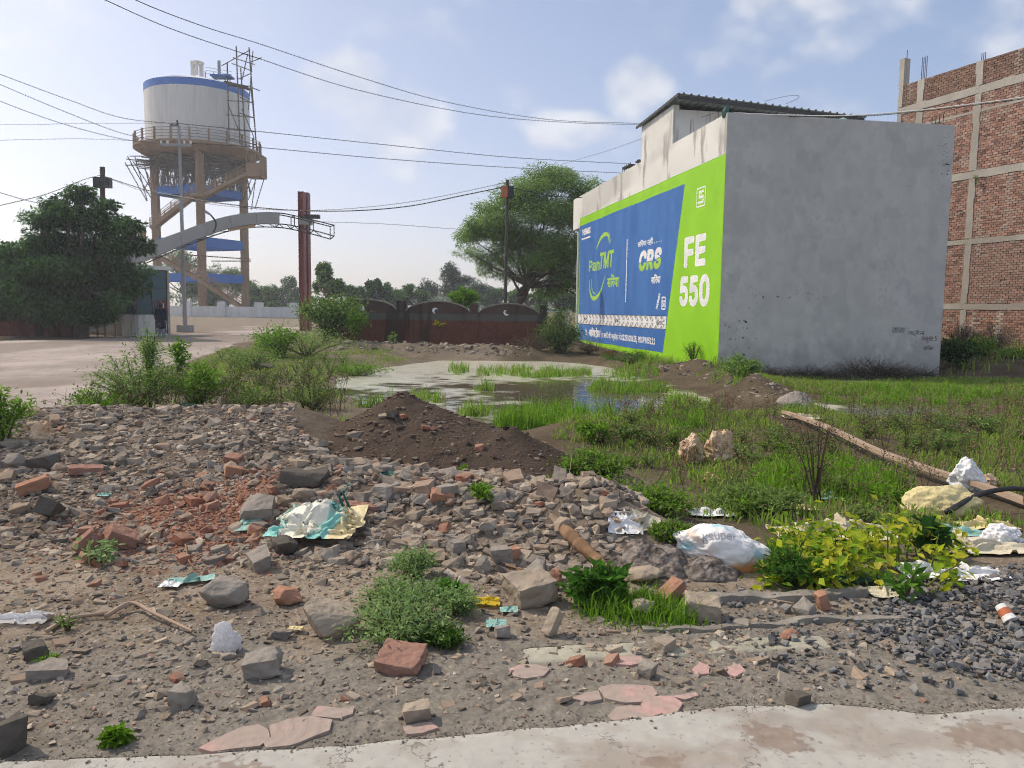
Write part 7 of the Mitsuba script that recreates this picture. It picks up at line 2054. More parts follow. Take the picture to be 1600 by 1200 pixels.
obj('grass', m_, 'm_leaf', color=c_, label='sparse grass on the ground behind the wall and around the far buildings', cat='grass', kind='stuff')

# brown seeded weeds over the field: fine branching stems nobody could count
q = in_poly(R, Polygon([(.9, 7.6), (2.2, 6.4), (4.8, 6.2), (9, 10), (12, 15), (10, 16), (8, 12.6), (5.6, 13.2), (2.6, 12.9), (1.2, 11)]), 620)
cl = meshkit.fbm(np.c_[q * .9, np.zeros(len(q))], 3, 29)
q = q[cl > .40]
V, N = MB(), []
for x, y in q:
    z = height(x, y)
    h = R.uniform(.18, .46)
    top = np.array([x + R.normal() * .08, y + R.normal() * .08, z + h])
    b = np.array([x, y, z])
    V.add(*tube([b, (b + top) / 2 + R.normal(0, .015, 3), top], [.0045, .0035, .002], 3, False))
    for _ in range(4):
        u = R.uniform(.35, .9)
        p = b + (top - b) * u
        e = p + [R.normal() * .09, R.normal() * .09, R.uniform(.04, .14)]
        V.add(*tube([p, e], [.003, .0016], 3, False))
        N.append(e + R.normal(0, .02, (5, 3)))
N = np.vstack(N)
(v1, f1) = V.get()[0]
m2, c2 = leaves(R, N, R.normal(size=N.shape), .028, .014, [(.20, .135, .085), (.25, .18, .115), (.16, .11, .07), (.17, .18, .07)], .2)
m_, c_ = join(((v1, f1), np.tile((.15, .11, .075), (len(v1), 1))), (m2, c2))
obj('dry_weeds', m_, 'm_piece', color=c_, label='brown seeded weed stems standing thinly over the plot', cat='weeds', kind='stuff')
q = in_poly(R, Polygon([(-6, 10.0), (-2.4, 9.3), (-2.6, 12.5), (-4, 15), (-7, 15)]), 190)
V, N = MB(), []
for x, y in q:
    z = height(x, y)
    h = R.uniform(.25, .6)
    b, top = np.array([x, y, z]), np.array([x + R.normal() * .08, y + R.normal() * .08, z + h])
    V.add(*tube([b, (b + top) / 2 + R.normal(0, .015, 3), top], [.005, .004, .002], 3, False))
    for _ in range(4):
        p = b + (top - b) * R.uniform(.35, .9)
        e = p + [R.normal() * .09, R.normal() * .09, R.uniform(.04, .14)]
        V.add(*tube([p, e], [.003, .0016], 3, False))
        N.append(e + R.normal(0, .02, (5, 3)))
N = np.vstack(N)
(v1, f1) = V.get()[0]
m2, c2 = leaves(R, N, R.normal(size=N.shape), .04, .018, [(.14, .10, .055), (.12, .14, .05), (.10, .15, .04)], .2)
m_, c_ = join(((v1, f1), np.tile((.10, .075, .05), (len(v1), 1))), (m2, c2))
obj('dry_weeds', m_, 'm_piece', color=c_, label='brownish weed stems standing on the left bank behind the rubble crest', cat='weeds', kind='stuff')

# ---------------------------------------------------------------- sacks, sheets, wood and litter
R = np.random.default_rng(303)


def settle(seed, n=34, squeeze=(.74, .80), lump=None, steps=150):
    """A square cloth, pushed together a little, that falls on the ground (and on what fills it) and buckles into folds."""
    r = np.random.default_rng(seed)
    g = np.linspace(-1, 1, n)
    u, v = np.meshgrid(g, g)
    q = np.stack([u * 1.5, v * 1.5, 0 * u + seed * 1.3], -1)
    P = np.stack([u * squeeze[0], v * squeeze[1], .30 + .45 * (meshkit.fbm(q * 1.3, 3, seed) - .5)], -1)
    P[..., 0] += .10 * (meshkit.fbm(q * 1.1 + 4, 2, seed) - .5) * 2
    P[..., 1] += .10 * (meshkit.fbm(q * 1.1 + 8, 2, seed + 1) - .5) * 2
    V = np.zeros_like(P)
    d = 2 / (n - 1)
    pairs = []
    for di, dj, k in ((0, 1, .5), (1, 0, .5), (1, 1, .30), (1, -1, .30), (0, 2, .10), (2, 0, .10)):
        L = d * math.hypot(di, dj)
        if dj >= 0:
            pairs.append((np.s_[:n - di or None, :n - dj or None], np.s_[di:, dj:], L, k))
        else:
            pairs.append((np.s_[:n - di or None, -dj:], np.s_[di:, :dj], L, k))
    for it in range(steps):
        old = P.copy()
        V[..., 2] -= .0022
        P = P + V * .95
        for _ in range(5):
            for A, B_, L, k in pairs:
                e = P[B_] - P[A]
                l = np.linalg.norm(e, axis=-1, keepdims=True) + 1e-9
                m = e * ((l - L) / l) * (k * .5)
                P[A] += m
                P[B_] -= m
            fl = lump(P[..., 0], P[..., 1]) if lump is not None else 0.0
            hit = P[..., 2] < fl
            P[..., 2] = np.maximum(P[..., 2], fl)
        P[hit, :2] = old[hit, :2] * .6 + P[hit, :2] * .4
        V = P - old
    return P.reshape(-1, 3), np.stack([(u.ravel() + 1) / 2, (v.ravel() + 1) / 2], 1), n


def heap_of(*blobs):
    """The stuffing of a bag: rounded lumps (x, y, rx, ry, h)."""
    def f(x, y):
        z = np.zeros_like(x)
        for a, b, rx, ry, h in blobs:
            r2 = ((x - a) / rx) ** 2 + ((y - b) / ry) ** 2
            z = np.maximum(z, h * np.clip(1 - r2 ** 1.3, 0, 1) ** .8 * (.62 + .76 * meshkit.fbm(np.stack([x * 3.1 + a, y * 3.1, 0 * x + h * 9], -1), 2, 5)))
        return z
    return f


SHEETS = [settle(1, squeeze=(.66, .74)), settle(2, squeeze=(.74, .66)), settle(3, squeeze=(.80, .72), lump=heap_of((-.2, .1, .3, .3, .16), (.35, -.2, .25, .3, .12))), settle(4, squeeze=(.62, .62))]
GS_C = settle(8, 56, (.56, .46), heap_of((-.30, .05, .28, .3, .16), (.05, .1, .30, .34, .20), (.34, .1, .2, .3, .10)), steps=170)


def crumpled(px, py, w, h, depth, bsdf, label, cat, seed, folds=.5, rot=0.0, cloth=None, lift=0.0, name=None, group=None, **_):
    """A limp bag or sheet lying in folds: w by h pixels in the picture at the pixel of its foot, depth in widths."""
    p = put(px, py)
    k = math.hypot(p[0], p[1]) / FOC
    W_, D_ = w * k, w * k * depth
    H_ = max(.035, (h * k - D_ * .28))
    if cloth is None:
        cloth = SHEETS
        cloth = cloth[seed % len(cloth)]
    P, uv, n = cloth
    P = P - [(P[:, 0].max() + P[:, 0].min()) / 2, (P[:, 1].max() + P[:, 1].min()) / 2, P[:, 2].min()]
    if seed % 2 and cloth is not GS_C:
        P, uv = P[:, [1, 0, 2]] * [1, -1, 1], uv[:, ::-1]
    ext = np.ptp(P, 0)
    P = P * [W_ / ext[0], D_ / ext[1], min(H_ / np.percentile(P[:, 2], 94), 1.6 * W_ / ext[0])]
    c, s = math.cos(rot), math.sin(rot)
    X, Y = p[0] + P[:, 0] * c - P[:, 1] * s, p[1] + D_ * .42 + P[:, 0] * s + P[:, 1] * c
    Z = np.maximum(surface(X, Y), p[2] - .03) + .022 + lift + P[:, 2]
    i, j = np.meshgrid(np.arange(n - 1), np.arange(n - 1), indexing='ij')
    a = (i * n + j).ravel()
    f = np.vstack([np.stack([a, a + 1, a + n + 1], 1), np.stack([a, a + n + 1, a + n], 1)])
    return obj(name or cat.replace(' ', '_'), (np.c_[X, Y, Z], f), bsdf, label=label, cat=cat, group=group, smooth=True, uv=uv)


def stuffed(px, py, w, h, depth, bsdf, label, cat, seed, crease=.10, planes=16, n=52, name=None, rot=0.0, sag=.42):
    """A filled or bunched bag: a bulging body with flat facets, pulled into creases, sagging on the ground."""
    r = np.random.default_rng(seed + 70)
    p = put(px, py)
    k = math.hypot(p[0], p[1]) / FOC
    W_, D_ = w * k / 2, w * k * depth / 2
    th, ph = np.meshgrid(np.linspace(0.02, math.pi - .02, n), np.linspace(0, 2 * math.pi, 2 * n + 1))
    d = np.stack([np.sin(th) * np.cos(ph), np.sin(th) * np.sin(ph), np.cos(th)], -1).reshape(-1, 3)
    rad = np.full(len(d), 1.12)
    for q in unit(r.normal(size=(planes, 3)) * [1, 1, .8]):
        rad = np.minimum(rad, r.uniform(.72, .98) / np.maximum(d @ q, .05))
    q = d * 1.1 + seed * 2.7
    rad = rad * (1 + (meshkit.fbm(q * 1.3, 3, seed) - .5) * .35)
    for f, a in ((2.0, 1.0), (4.2, .5), (9.5, .2)):
        rad = rad + crease * a * (.75 - np.abs(meshkit.fbm(q * f + 9, 2, seed + int(f)) - .5) * 5)
    v = d * rad[:, None]
    v[:, 2] = np.maximum(v[:, 2], -sag + .08 * (meshkit.fbm(q * 2, 2, seed) - .5))
    e = np.ptp(v, 0)
    z0 = v[:, 2].min()
    H_ = max(.04, h * k - D_ * .45)
    v = (v - [(v[:, 0].max() + v[:, 0].min()) / 2, (v[:, 1].max() + v[:, 1].min()) / 2, z0]) * [2 * W_ / e[0], 2 * D_ / e[1], H_ / e[2]]
    uv = np.c_[v[:, 0] / (2 * W_) + .5, v[:, 2] / H_]
    c, s = math.cos(rot), math.sin(rot)
    X, Y = p[0] + v[:, 0] * c - v[:, 1] * s, p[1] + D_ * .8 + v[:, 0] * s + v[:, 1] * c
    base = surface(X, Y)
    Z = p[2] - .015 + (base - p[2]) * np.clip(1 - v[:, 2] / H_, 0, 1) + v[:, 2]
    m_ = n
    i, j = np.meshgrid(np.arange(2 * n), np.arange(n - 1), indexing='ij')
    a = (i * m_ + j).ravel()
    f = np.vstack([np.stack([a, a + 1, a + m_ + 1], 1), np.stack([a, a + m_ + 1, a + m_], 1)])
    return obj(name or cat.replace(' ', '_'), (np.c_[X, Y, Z], f), bsdf, label=label, cat=cat, smooth=True, uv=uv)


def drape_text(k, holder, centre, w, h, turn, bsdf):
    """Print on a bag: the lettering laid on the surface of the mesh from the camera side and above."""
    V, F = meshkit.WRITTEN[scene[holder]['filename']][:2]
    mm = trimesh.Trimesh(V, F, process=False)
    g = fitted(k, w, h)
    v, f = extrude(g, .001)
    v, f = trimesh.remesh.subdivide_to_size(v, f, w / 14)
    v = np.array(v)
    v[:, 0] -= w / 2
    v[:, 1] -= h / 2
    c, s = math.cos(turn), math.sin(turn)
    look = unit(np.array([-.12, -.55, .83]))
    ex = unit(np.cross([0, 0, 1.0], look) * 1.0)
    ey = np.cross(look, ex)
    pts = np.asarray(centre) + ex * (v[:, :1] * c - v[:, 1:2] * s) + ey * (v[:, :1] * s + v[:, 1:2] * c)
    loc, ri, ti = mm.ray.intersects_location(pts + look * 1.0, np.tile(-look, (len(pts), 1)), multiple_hits=False)
    out = pts.copy()
    out[ri] = loc + look * .003 + look * v[ri, 2:3]
    obj('print', (out, np.array(f)), bsdf, holder)


GS = crumpled(487, 860, 150, 110, .72, 'm_sack_green', 'white woven sack with teal ends lying on the stones in the middle of the heap', 'sack', 3, .62, rot=-.12, cloth=GS_C, lift=.07, soft=2.2, edge=.26)
WS = stuffed(1138, 890, 156, 88, .55, 'm_sack_white', 'stuffed white sack with orange brown stains lying on the ash heap', 'sack', 8, crease=.065, planes=11, n=64, rot=-.08)
scene['m_print_grey'] = diffuse((.40, .41, .45))
scene['m_print_teal'] = diffuse((.035, .16, .17))
p = put(1138, 886)
drape_text('ksuper', WS, p + [-.05, .05, .10], .20, .055, .10, 'm_print_grey')
p = put(487, 852)
drape_text('sackw', GS, p + [.155, .19, .3], .22, .042, 1.35, 'm_print_teal')
crumpled(1345, 846, 142, 86, .75, 'm_cloth_beige', 'beige canvas sheet lying in stiff peaks behind the yellow leaved plant', 'sheet', 11, .9, n=56, soft=3, edge=.3)
crumpled(1268, 845, 100, 22, .7, 'm_cloth_beige', 'grey beige rag trailing from the left of the canvas sheet', 'rag', 12, .9, edge=.35)
stuffed(1487, 808, 118, 58, .6, 'm_cloth_yellow', 'yellowish sack slumped against the wooden plank', 'sack', 14, crease=.075, planes=9, sag=.25)
crumpled(1250, 800, 60, 36, .7, 'm_cloth_yellow', 'pale yellow plastic sheet lying flat among the weeds', 'plastic sheet', 14, .6, edge=.3)
crumpled(1302, 783, 66, 22, .6, 'm_cloth_teal', 'washed out teal plastic beside the pale yellow sheet', 'plastic sheet', 15, .8, edge=.4)
crumpled(1378, 784, 52, 26, .6, 'm_cloth_beige', 'greenish beige rag in the grass left of the plank', 'rag', 16, .8, edge=.4)
stuffed(1520, 770, 52, 58, .8, 'm_cloth_white', 'bundled white plastic bag in the grass beyond the plank', 'plastic bag', 17, crease=0.14)
stuffed(1550, 765, 40, 28, .7, 'm_cloth_brown', 'crumpled brown paper right of the bundled white bag', 'paper', 18, crease=0.16)
stuffed(1082, 724, 38, 56, .9, 'm_cloth_brown', 'crumpled brown paper bag in the weeds, left of two', 'paper bag', 19, crease=0.15)
stuffed(1126, 724, 46, 62, .8, 'm_cloth_brown', 'pointed brown paper bag in the weeds, right of two', 'paper bag', 20, crease=0.16)
stuffed(1112, 755, 32, 24, .8, 'm_cloth_brown', 'small brown paper scrap below the two paper bags', 'paper', 21, crease=0.15)
crumpled(1115, 810, 72, 22, .6, 'm_cloth_white', 'white and bluish plastic lying flat behind the stuffed sack', 'plastic sheet', 22, .8, edge=.4)
crumpled(978, 828, 56, 22, .6, 'm_cloth_white', 'dirty white bag in the weeds right of the sand heap', 'plastic bag', 23, .8, edge=.4)
crumpled(1165, 772, 30, 12, .7, 'm_cloth_white', 'tiny white scrap in the weeds', 'scrap', 24, .8, edge=.4)
crumpled(1012, 832, 50, 18, .7, 'm_cloth_beige', 'beige scrap beside the dirty white bag', 'rag', 25, .8, edge=.4)
crumpled(1470, 905, 90, 56, .8, 'm_cloth_white', 'white plastic sheet humped right of the yellow leaved plant', 'plastic sheet', 26, .6, n=52, edge=.3)
crumpled(1530, 912, 90, 34, .6, 'm_cloth_white', 'flat white plastic sheet at the edge of the gravel', 'plastic sheet', 27, .6, n=52, edge=.3)
crumpled(1540, 868, 150, 36, .6, 'm_cloth_beige', 'dirty beige plastic sheeting behind the white sheets', 'plastic sheet', 28, .9, n=52, edge=.4)
stuffed(1575, 850, 60, 36, .7, 'm_cloth_white', 'bluish white bag at the right edge above the sheets', 'plastic bag', 29, crease=0.14)
crumpled(1500, 842, 90, 26, .6, 'm_cloth_teal', 'torn teal sack scrap below the black hose', 'sack scrap', 30, .9, edge=.45)
crumpled(1555, 830, 70, 40, .7, 'm_cloth_yellow', 'yellow striped plastic at the right edge under the hose', 'plastic sheet', 31, .9, edge=.45)
crumpled(1345, 915, 70, 26, .6, 'm_cloth_dark_green', 'dark green netting bundled under the yellow leaved plant', 'netting', 32, .8, edge=.35)
crumpled(1395, 938, 56, 22, .8, 'm_cloth_beige', 'flattened piece of cardboard at the gravel edge', 'cardboard', 33, .35, edge=.15)
crumpled(1421, 940, 20, 20, .9, 'm_cloth_white', 'small pale blue wrapper on the cardboard', 'wrapper', 34, .6, edge=.2)
crumpled(760, 950, 44, 34, .8, 'm_plastic_yellow', 'bright yellow plastic scrap left of the flat topped block', 'plastic scrap', 35, .9, edge=.45)
crumpled(775, 985, 34, 26, .8, 'm_cloth_teal', 'teal netting scrap below the yellow plastic', 'netting', 36, .9, edge=.45)
crumpled(795, 962, 30, 28, .8, 'm_cloth_teal', 'teal cloth strip pinched beside the flat topped block', 'cloth', 37, .9, edge=.45)
stuffed(346, 1024, 50, 62, .8, 'm_plastic_clear', 'whitish clear plastic bag caught on the stones in the left foreground', 'plastic bag', 38, crease=0.2)
crumpled(28, 980, 70, 22, .5, 'm_plastic_clear', 'flat clear plastic film at the left edge', 'plastic film', 39, .9, edge=.45)
crumpled(262, 922, 30, 30, .9, 'm_cloth_white', 'white end of a torn plastic strip on the red patch', 'plastic strip', 40, .9, edge=.5)
crumpled(295, 915, 66, 14, .35, 'm_cloth_teal', 'green and white torn plastic strip below the red patch', 'plastic strip', 41, .9, rot=.35, edge=.4)
crumpled(384, 832, 34, 26, .9, 'm_cloth_teal', 'teal and yellow scrap at the left of the woven sack', 'plastic scrap', 42, .9, edge=.45)
crumpled(398, 838, 18, 18, .9, 'm_plastic_yellow', 'golden wrapper beside the teal scrap', 'wrapper', 43, .8, edge=.4)
stuffed(288, 643, 50, 24, .8, 'm_cloth_teal', 'teal and white sack bundled on the crest of the rubble', 'sack', 44, crease=0.2)
crumpled(420, 648, 54, 12, .7, 'm_cloth_teal', 'teal plastic sheet lying along the crest of the rubble', 'plastic sheet', 45, .9, edge=.4)
stuffed(54, 690, 32, 36, .9, 'm_cloth_brown', 'orange brown paper bag at the left end of the rubble heap', 'paper bag', 46, crease=0.14)
crumpled(368, 640, 14, 26, .5, 'm_cloth_yellow', 'upright orange scrap behind the rubble crest', 'scrap', 47, .7, edge=.3)
crumpled(956, 905, 26, 26, .8, 'm_cloth_white', 'white cloth scrap at the lower end of the log', 'cloth', 48, .8, edge=.4)
crumpled(925, 905, 22, 16, .8, 'm_cloth_white', 'white plastic lump under the log', 'plastic scrap', 49, .8, edge=.35)
crumpled(459, 990, 22, 14, .8, 'm_cloth_yellow', 'cream paper scrap left of the large tan boulder', 'paper', 50, .5, edge=.2)
crumpled(160, 779, 16, 10, .9, 'm_cloth_teal', 'small bluish scrap in the left of the heap', 'scrap', 51, .8, edge=.4)
crumpled(352, 659, 22, 8, .8, 'm_cloth_white', 'flat pinkish white scrap near the crest', 'scrap', 52, .5, edge=.3)
crumpled(600, 755, 26, 18, .8, 'm_cloth_dark_green', 'green netting scrap at the foot of the sand heap', 'netting', 53, .9, edge=.4)
crumpled(1258, 640, 50, 14, .7, 'm_cloth_dark_green', 'dark green cloth on the far end of the soil bank', 'cloth', 54, .8, edge=.35)
crumpled(1258, 656, 56, 10, .6, 'm_cloth_beige', 'pale flat slab of sacking below the dark green cloth', 'sacking', 55, .4, edge=.2)


def mound(px, py, w, h, depth, bsdf, label, cat, seed, amp=.3):
    p = put(px, py)
    k = math.hypot(p[0], p[1]) / FOC
    W_, D_, H_ = w * k / 2, w * k * depth / 2, h * k
    u, v = np.meshgrid(np.linspace(-1.15, 1.15, 60), np.linspace(-1.15, 1.15, 60))
    u, v = u.ravel(), v.ravel()
    q = np.stack([u, v, 0 * u + seed], -1)
    r = np.hypot(u, v) + (meshkit.fbm(q * 1.5, 3, seed) - .5) * .7
    z = H_ * (np.clip(1 - r, 0, 1) ** .7) * (1 + (meshkit.fbm(q * 4, 3, seed + 1) - .5) * amp * 2) + (meshkit.fbm(q * 9, 2, seed + 2) - .5) * .14 * H_ - .03 * (r > .98)
    X, Y = p[0] + u * W_, p[1] + D_ * .6 + v * D_
    keep = None
    i, j = np.meshgrid(np.arange(59), np.arange(59), indexing='ij')
    a = (i * 60 + j).ravel()
    f = np.vstack([np.stack([a, a + 1, a + 61], 1), np.stack([a, a + 61, a + 60], 1)])
    f = f[(r < 1.05)[f].any(1)]
    return obj(cat.replace(' ', '_'), (np.c_[X, Y, surface(X, Y) + z], f), bsdf, label=label, cat=cat, smooth=True)


scene['m_ash'] = two({'type': 'bumpmap', 'arbitrary': mikit.proc(lambda p, n, uv: fbm(p.x * 45, p.y * 45, p.z * 45, 3) * .02, 3e-3), 'scale': 1.0,
                      'bsdf': {'type': 'diffuse', 'reflectance': mikit.proc(lambda p, n, uv: mix((.10, .085, .075), (.25, .22, .20), smoothstep(.3, .7, fbm(p.x * 28, p.y * 28, p.z * 28, 3))))}})
mound(1250, 632, 56, 14, .8, 'm_boulder', 'grey rubbish heap on the soil bank by the grey wall', 'rubbish heap', 56)
mound(1020, 900, 130, 34, .8, 'm_ash', 'dark grey ash and earth heap left of the stuffed sack', 'ash heap', 57)
mound(1110, 905, 110, 22, .6, 'm_ash', 'earth clods and ash in front of the stuffed sack', 'earth clods', 58)

# the plank, warped along its length, dipping into the weeds at its far end
pl = [put(px, py) for px, py in ((1226, 652), (1262, 668), (1300, 686), (1360, 718), (1440, 748), (1520, 770), (1600, 795), (1700, 830))]
c = curve(pl, 10)
c[:, 2] += .09 + .05 * np.sin(np.linspace(0, 4, len(c)))
d = unit(np.gradient(c, axis=0))
sd = unit(np.cross(d, [0, 0, 1]))
V = np.concatenate([np.stack([a - s * .055 + [0, 0, .012], a + s * .055 + [0, 0, .022], a + s * .055 - [0, 0, .022], a - s * .055 - [0, 0, .03]]) for a, s in zip(c, sd)])
F_ = []
for i in range(len(c) - 1):
    for j in range(4):
        a, b = i * 4 + j, i * 4 + (j + 1) % 4
        F_ += [[a, b, b + 4], [a, b + 4, a + 4]]
F_ += [[0, 2, 1], [0, 3, 2], [len(V) - 4, len(V) - 3, len(V) - 2], [len(V) - 4, len(V) - 2, len(V) - 1]]
obj('plank', (V, np.array(F_)), 'm_plank', label='long weathered wooden plank lying through the weeds to the right edge', cat='plank')
h_ = [put(1478, 812) + [0, 0, .06], put(1520, 806) + [0, 0, .16], put(1560, 800) + [0, 0, .19], put(1600, 800) + [0, 0, .19], put(1680, 806) + [0, 0, .1]]
obj('hose', tube(curve(h_, 10), .022, 8), 'm_black', label='thick black hose arching over the yellowish sack at the right', cat='hose', smooth=True)
lg = curve([put(880, 838) + [0, 0, .05], put(905, 862) + [0, 0, .05], put(935, 886) + [0, 0, .035], put(955, 905) + [0, 0, .02]], 12)
rad = .042 + .012 * (meshkit.fbm(np.c_[np.arange(len(lg)) * .5, np.zeros(len(lg)), np.zeros(len(lg))], 3, 4) - .5) * 2
v, f = tube(lg, rad, 10)
v += (np.stack([meshkit.fbm(v * 24 + 5 * k, 2, 70 + k) for k in range(3)], 1) - .5) * .022
obj('log', (v, f), 'm_wood', label='rotten brown log leaning down the right end of the stone ridge', cat='log', smooth=50)


def stick(pts, r, label, bsdf='m_plank'):
    c = curve([put(px, py) + [0, 0, dz] for px, py, dz in pts], 8)
    obj('stick', tube(c, np.linspace(r, r * .6, len(c)), 6), bsdf, label=label, cat='stick', smooth=True)


stick([(72, 990, .01), (110, 972, .02), (170, 965, .03), (205, 955, .04)], .012, 'grey stick on the bare left foreground, left piece of two')
stick([(165, 972, .03), (205, 955, .045), (240, 968, .035), (300, 992, .02)], .013, 'grey stick bent over the first one in the left foreground')
stick([(290, 860, .04), (296, 885, .03), (310, 895, .02)], .006, 'thin twig sticking up from the red patch', 'm_wood')
stick([(360, 860, .03), (385, 880, .02)], .006, 'short twig right of the red patch', 'm_wood')
stick([(790, 890, .03), (830, 905, .04), (860, 912, .02)], .006, 'thin twig across the front of the stone ridge', 'm_wood')
stick([(860, 752, .0), (875, 770, .08), (888, 760, .1), (893, 740, .18)], .004, 'dry forked twig at the right foot of the sand heap', 'm_plank')
stick([(620, 770, .03), (660, 735, .04), (682, 700, .05), (684, 690, .04)], .0035, 'thin wire like root across the sand heap', 'm_wood')
stick([(1190, 940, .02), (1240, 948, .02)], .007, 'short pale stick by the kerb below the stuffed sack', 'm_plank')
stick([(1030, 805, .03), (1075, 785, .06)], .008, 'broken reddish stick among the weeds', 'm_wood')
# paper cup on its side
cp = thing('paper_cup', 'white paper cup with a red print lying on the gravel at the right edge', 'cup')
p = put(1578, 978)
ax = unit(np.array([-.15, .55, .45]))
a0, a1 = p + [0, 0, .03], p + [0, 0, .03] + ax * .085
obj('body', tube(np.array([a0 + (a1 - a0) * t for t in np.linspace(0, 1, 5)]), np.linspace(.034, .026, 5), 16), 'm_white', cp, smooth=40)
obj('printed_band', tube(np.array([a0 + (a1 - a0) * t for t in (.3, .5, .72)]), np.array([.0325, .031, .0293]), 16, caps=False), 'm_orange', cp, smooth=40)
obj('rim', tube(np.array([a0 - ax * .004, a0 + ax * .002]), .0365, 16), 'm_white', cp)

# ---------------------------------------------------------------- guard house, person, cart
GH = thing('guard_house', 'small glazed guard house with a flat white roof half hidden by the dark tree', 'guard house')
ca, cb = at(136, 526, 40.0), at(213, 526, 38.9)
DP = 2.15
zg = min(ca[2], cb[2]) - .1
za = at(228, 492, 39.3)[2]
zr = at(228, 420, 39.3)[2]
gd = unit(np.array([cb[0] - ca[0], cb[1] - ca[1], 0]))
gn = np.array([gd[1], -gd[0], 0])
L = float((cb - ca) @ gd)
AXG = [gd, -gn, np.array([0, 0, 1.0])]


def gbox(mb, a, b, z0, z1, d0, d1):
    c = ca + gd * (a + b) / 2 - gn * (d0 + d1) / 2
    mb.box([c[0], c[1], (z0 + z1) / 2], (b - a, d1 - d0, z1 - z0), ax=AXG)


m = MB()
gbox(m, 0, L, zg, za, 0, .15)
gbox(m, 0, .15, zg, za, .15, DP)
gbox(m, 0, L, zg, zr, DP, DP + .15)
obj('wall', m, 'm_concrete', GH)
m = MB()
gbox(m, L - .15, L + .01, zg, za, .15, DP)
gbox(m, L - .9, L + .01, zg, za - .01, -.02, -.003)
obj('wall_facing', m, 'm_parapet', GH, label='paler plastered corner of the guard house wall')
n = 4
for k in range(n):
    a, b = .1 + (L - .2) * k / n, .1 + (L - .2) * (k + 1) / n
    m = MB()
    gbox(m, a + .05, b - .05, za + .04, zr - .06, .05, .07)
    pane = obj('window_pane', m, 'm_glass', GH)
    m = MB()
    gbox(m, a - .03, a + .04, za, zr, .0, .12)
    gbox(m, a + .04, b - .03, za + (zr - za) * .55, za + (zr - za) * .55 + .05, .02, .1)
    obj('window_frame', m, 'm_frame', GH)
for k in range(2):
    d0, d1 = .1 + (DP - .1) * k / 2, .1 + (DP - .1) * (k + 1) / 2
    for z0, z1 in ((za + .03, za + (zr - za) * .58), (za + (zr - za) * .58 + .04, zr - .03)):
        m = MB()
        gbox(m, L - .06, L - .04, z0, z1, d0 + .03, d1 - .02)
        obj('window_pane', m, 'm_glass', GH)
m = MB()
gbox(m, L - .07, L - .01, za, zr, .0, .09)
gbox(m, L - .07, L - .01, za, zr, DP - .02, DP + .1)
gbox(m, L - .07, L - .02, za, zr, .1 + (DP - .1) / 2 - .02, .1 + (DP - .1) / 2 + .03)
gbox(m, L - .07, L - .025, za + (zr - za) * .58, za + (zr - za) * .58 + .04, .12, DP - .03)
obj('window_frame', m, 'm_frame', GH)
m = MB()
gbox(m, L - .035, L - .015, za + .04, za + .62, DP - .55, DP - .25)
obj('notice', m, 'm_white', GH, label='white notice in the guard house window')
m = MB()
gbox(m, -.3, L + .15, zr, zr + .2, -.35, DP + .3)
obj('roof', m, 'm_parapet', GH)
# red frame gate beside it
RG = thing('red_gate', 'narrow dark red barred gate beside the guard house', 'gate')
p, q = at(244, 522, 38.6), at(262, 521, 38.9)
zt_ = at(255, 470, 38.7)[2]
d = unit(q - p)
for k in range(6):
    a = p + (q - p) * k / 5
    obj('bar', MB().box((a[0], a[1], (zt_ + p[2]) / 2), (.05, .05, zt_ - p[2])), 'm_red_steel', RG)
for z in (p[2] + .15, p[2] + .75, zt_ - .02):
    obj('rail', MB().bar((p[0], p[1] + .03, z), (q[0], q[1] + .03, z), .05, .07), 'm_red_steel', RG)

# the person: one body, clothes and hair on it
PE = thing('person', 'person in a long dark tunic and grey trousers, back turned, beside the guard house', 'person')
foot = at(252.5, 527, 37.8)
foot[2] = float(ground(np.array([foot[0]]), np.array([foot[1]]))[0])
S = float(at(252.5, 474.5, 37.8)[2] - foot[2]) / 1.70
import manifold3d as m3


def hulls(bones, edge, smooth_n=8):
    body = None
    for (a, ra), (b, rb) in bones:
        sp = [m3.Manifold.sphere(r, 14).translate(list(map(float, c))) for c, r in ((a, ra), (b, rb))]
        h = m3.Manifold.batch_hull(sp)
        body = h if body is None else body + h
    body = body.refine_to_length(edge)
    me = body.to_mesh()
    mm = trimesh.Trimesh(me.vert_properties[:, :3], me.tri_verts, process=True)
    trimesh.smoothing.filter_taubin(mm, iterations=smooth_n)
    return np.array(mm.vertices), np.array(mm.faces)


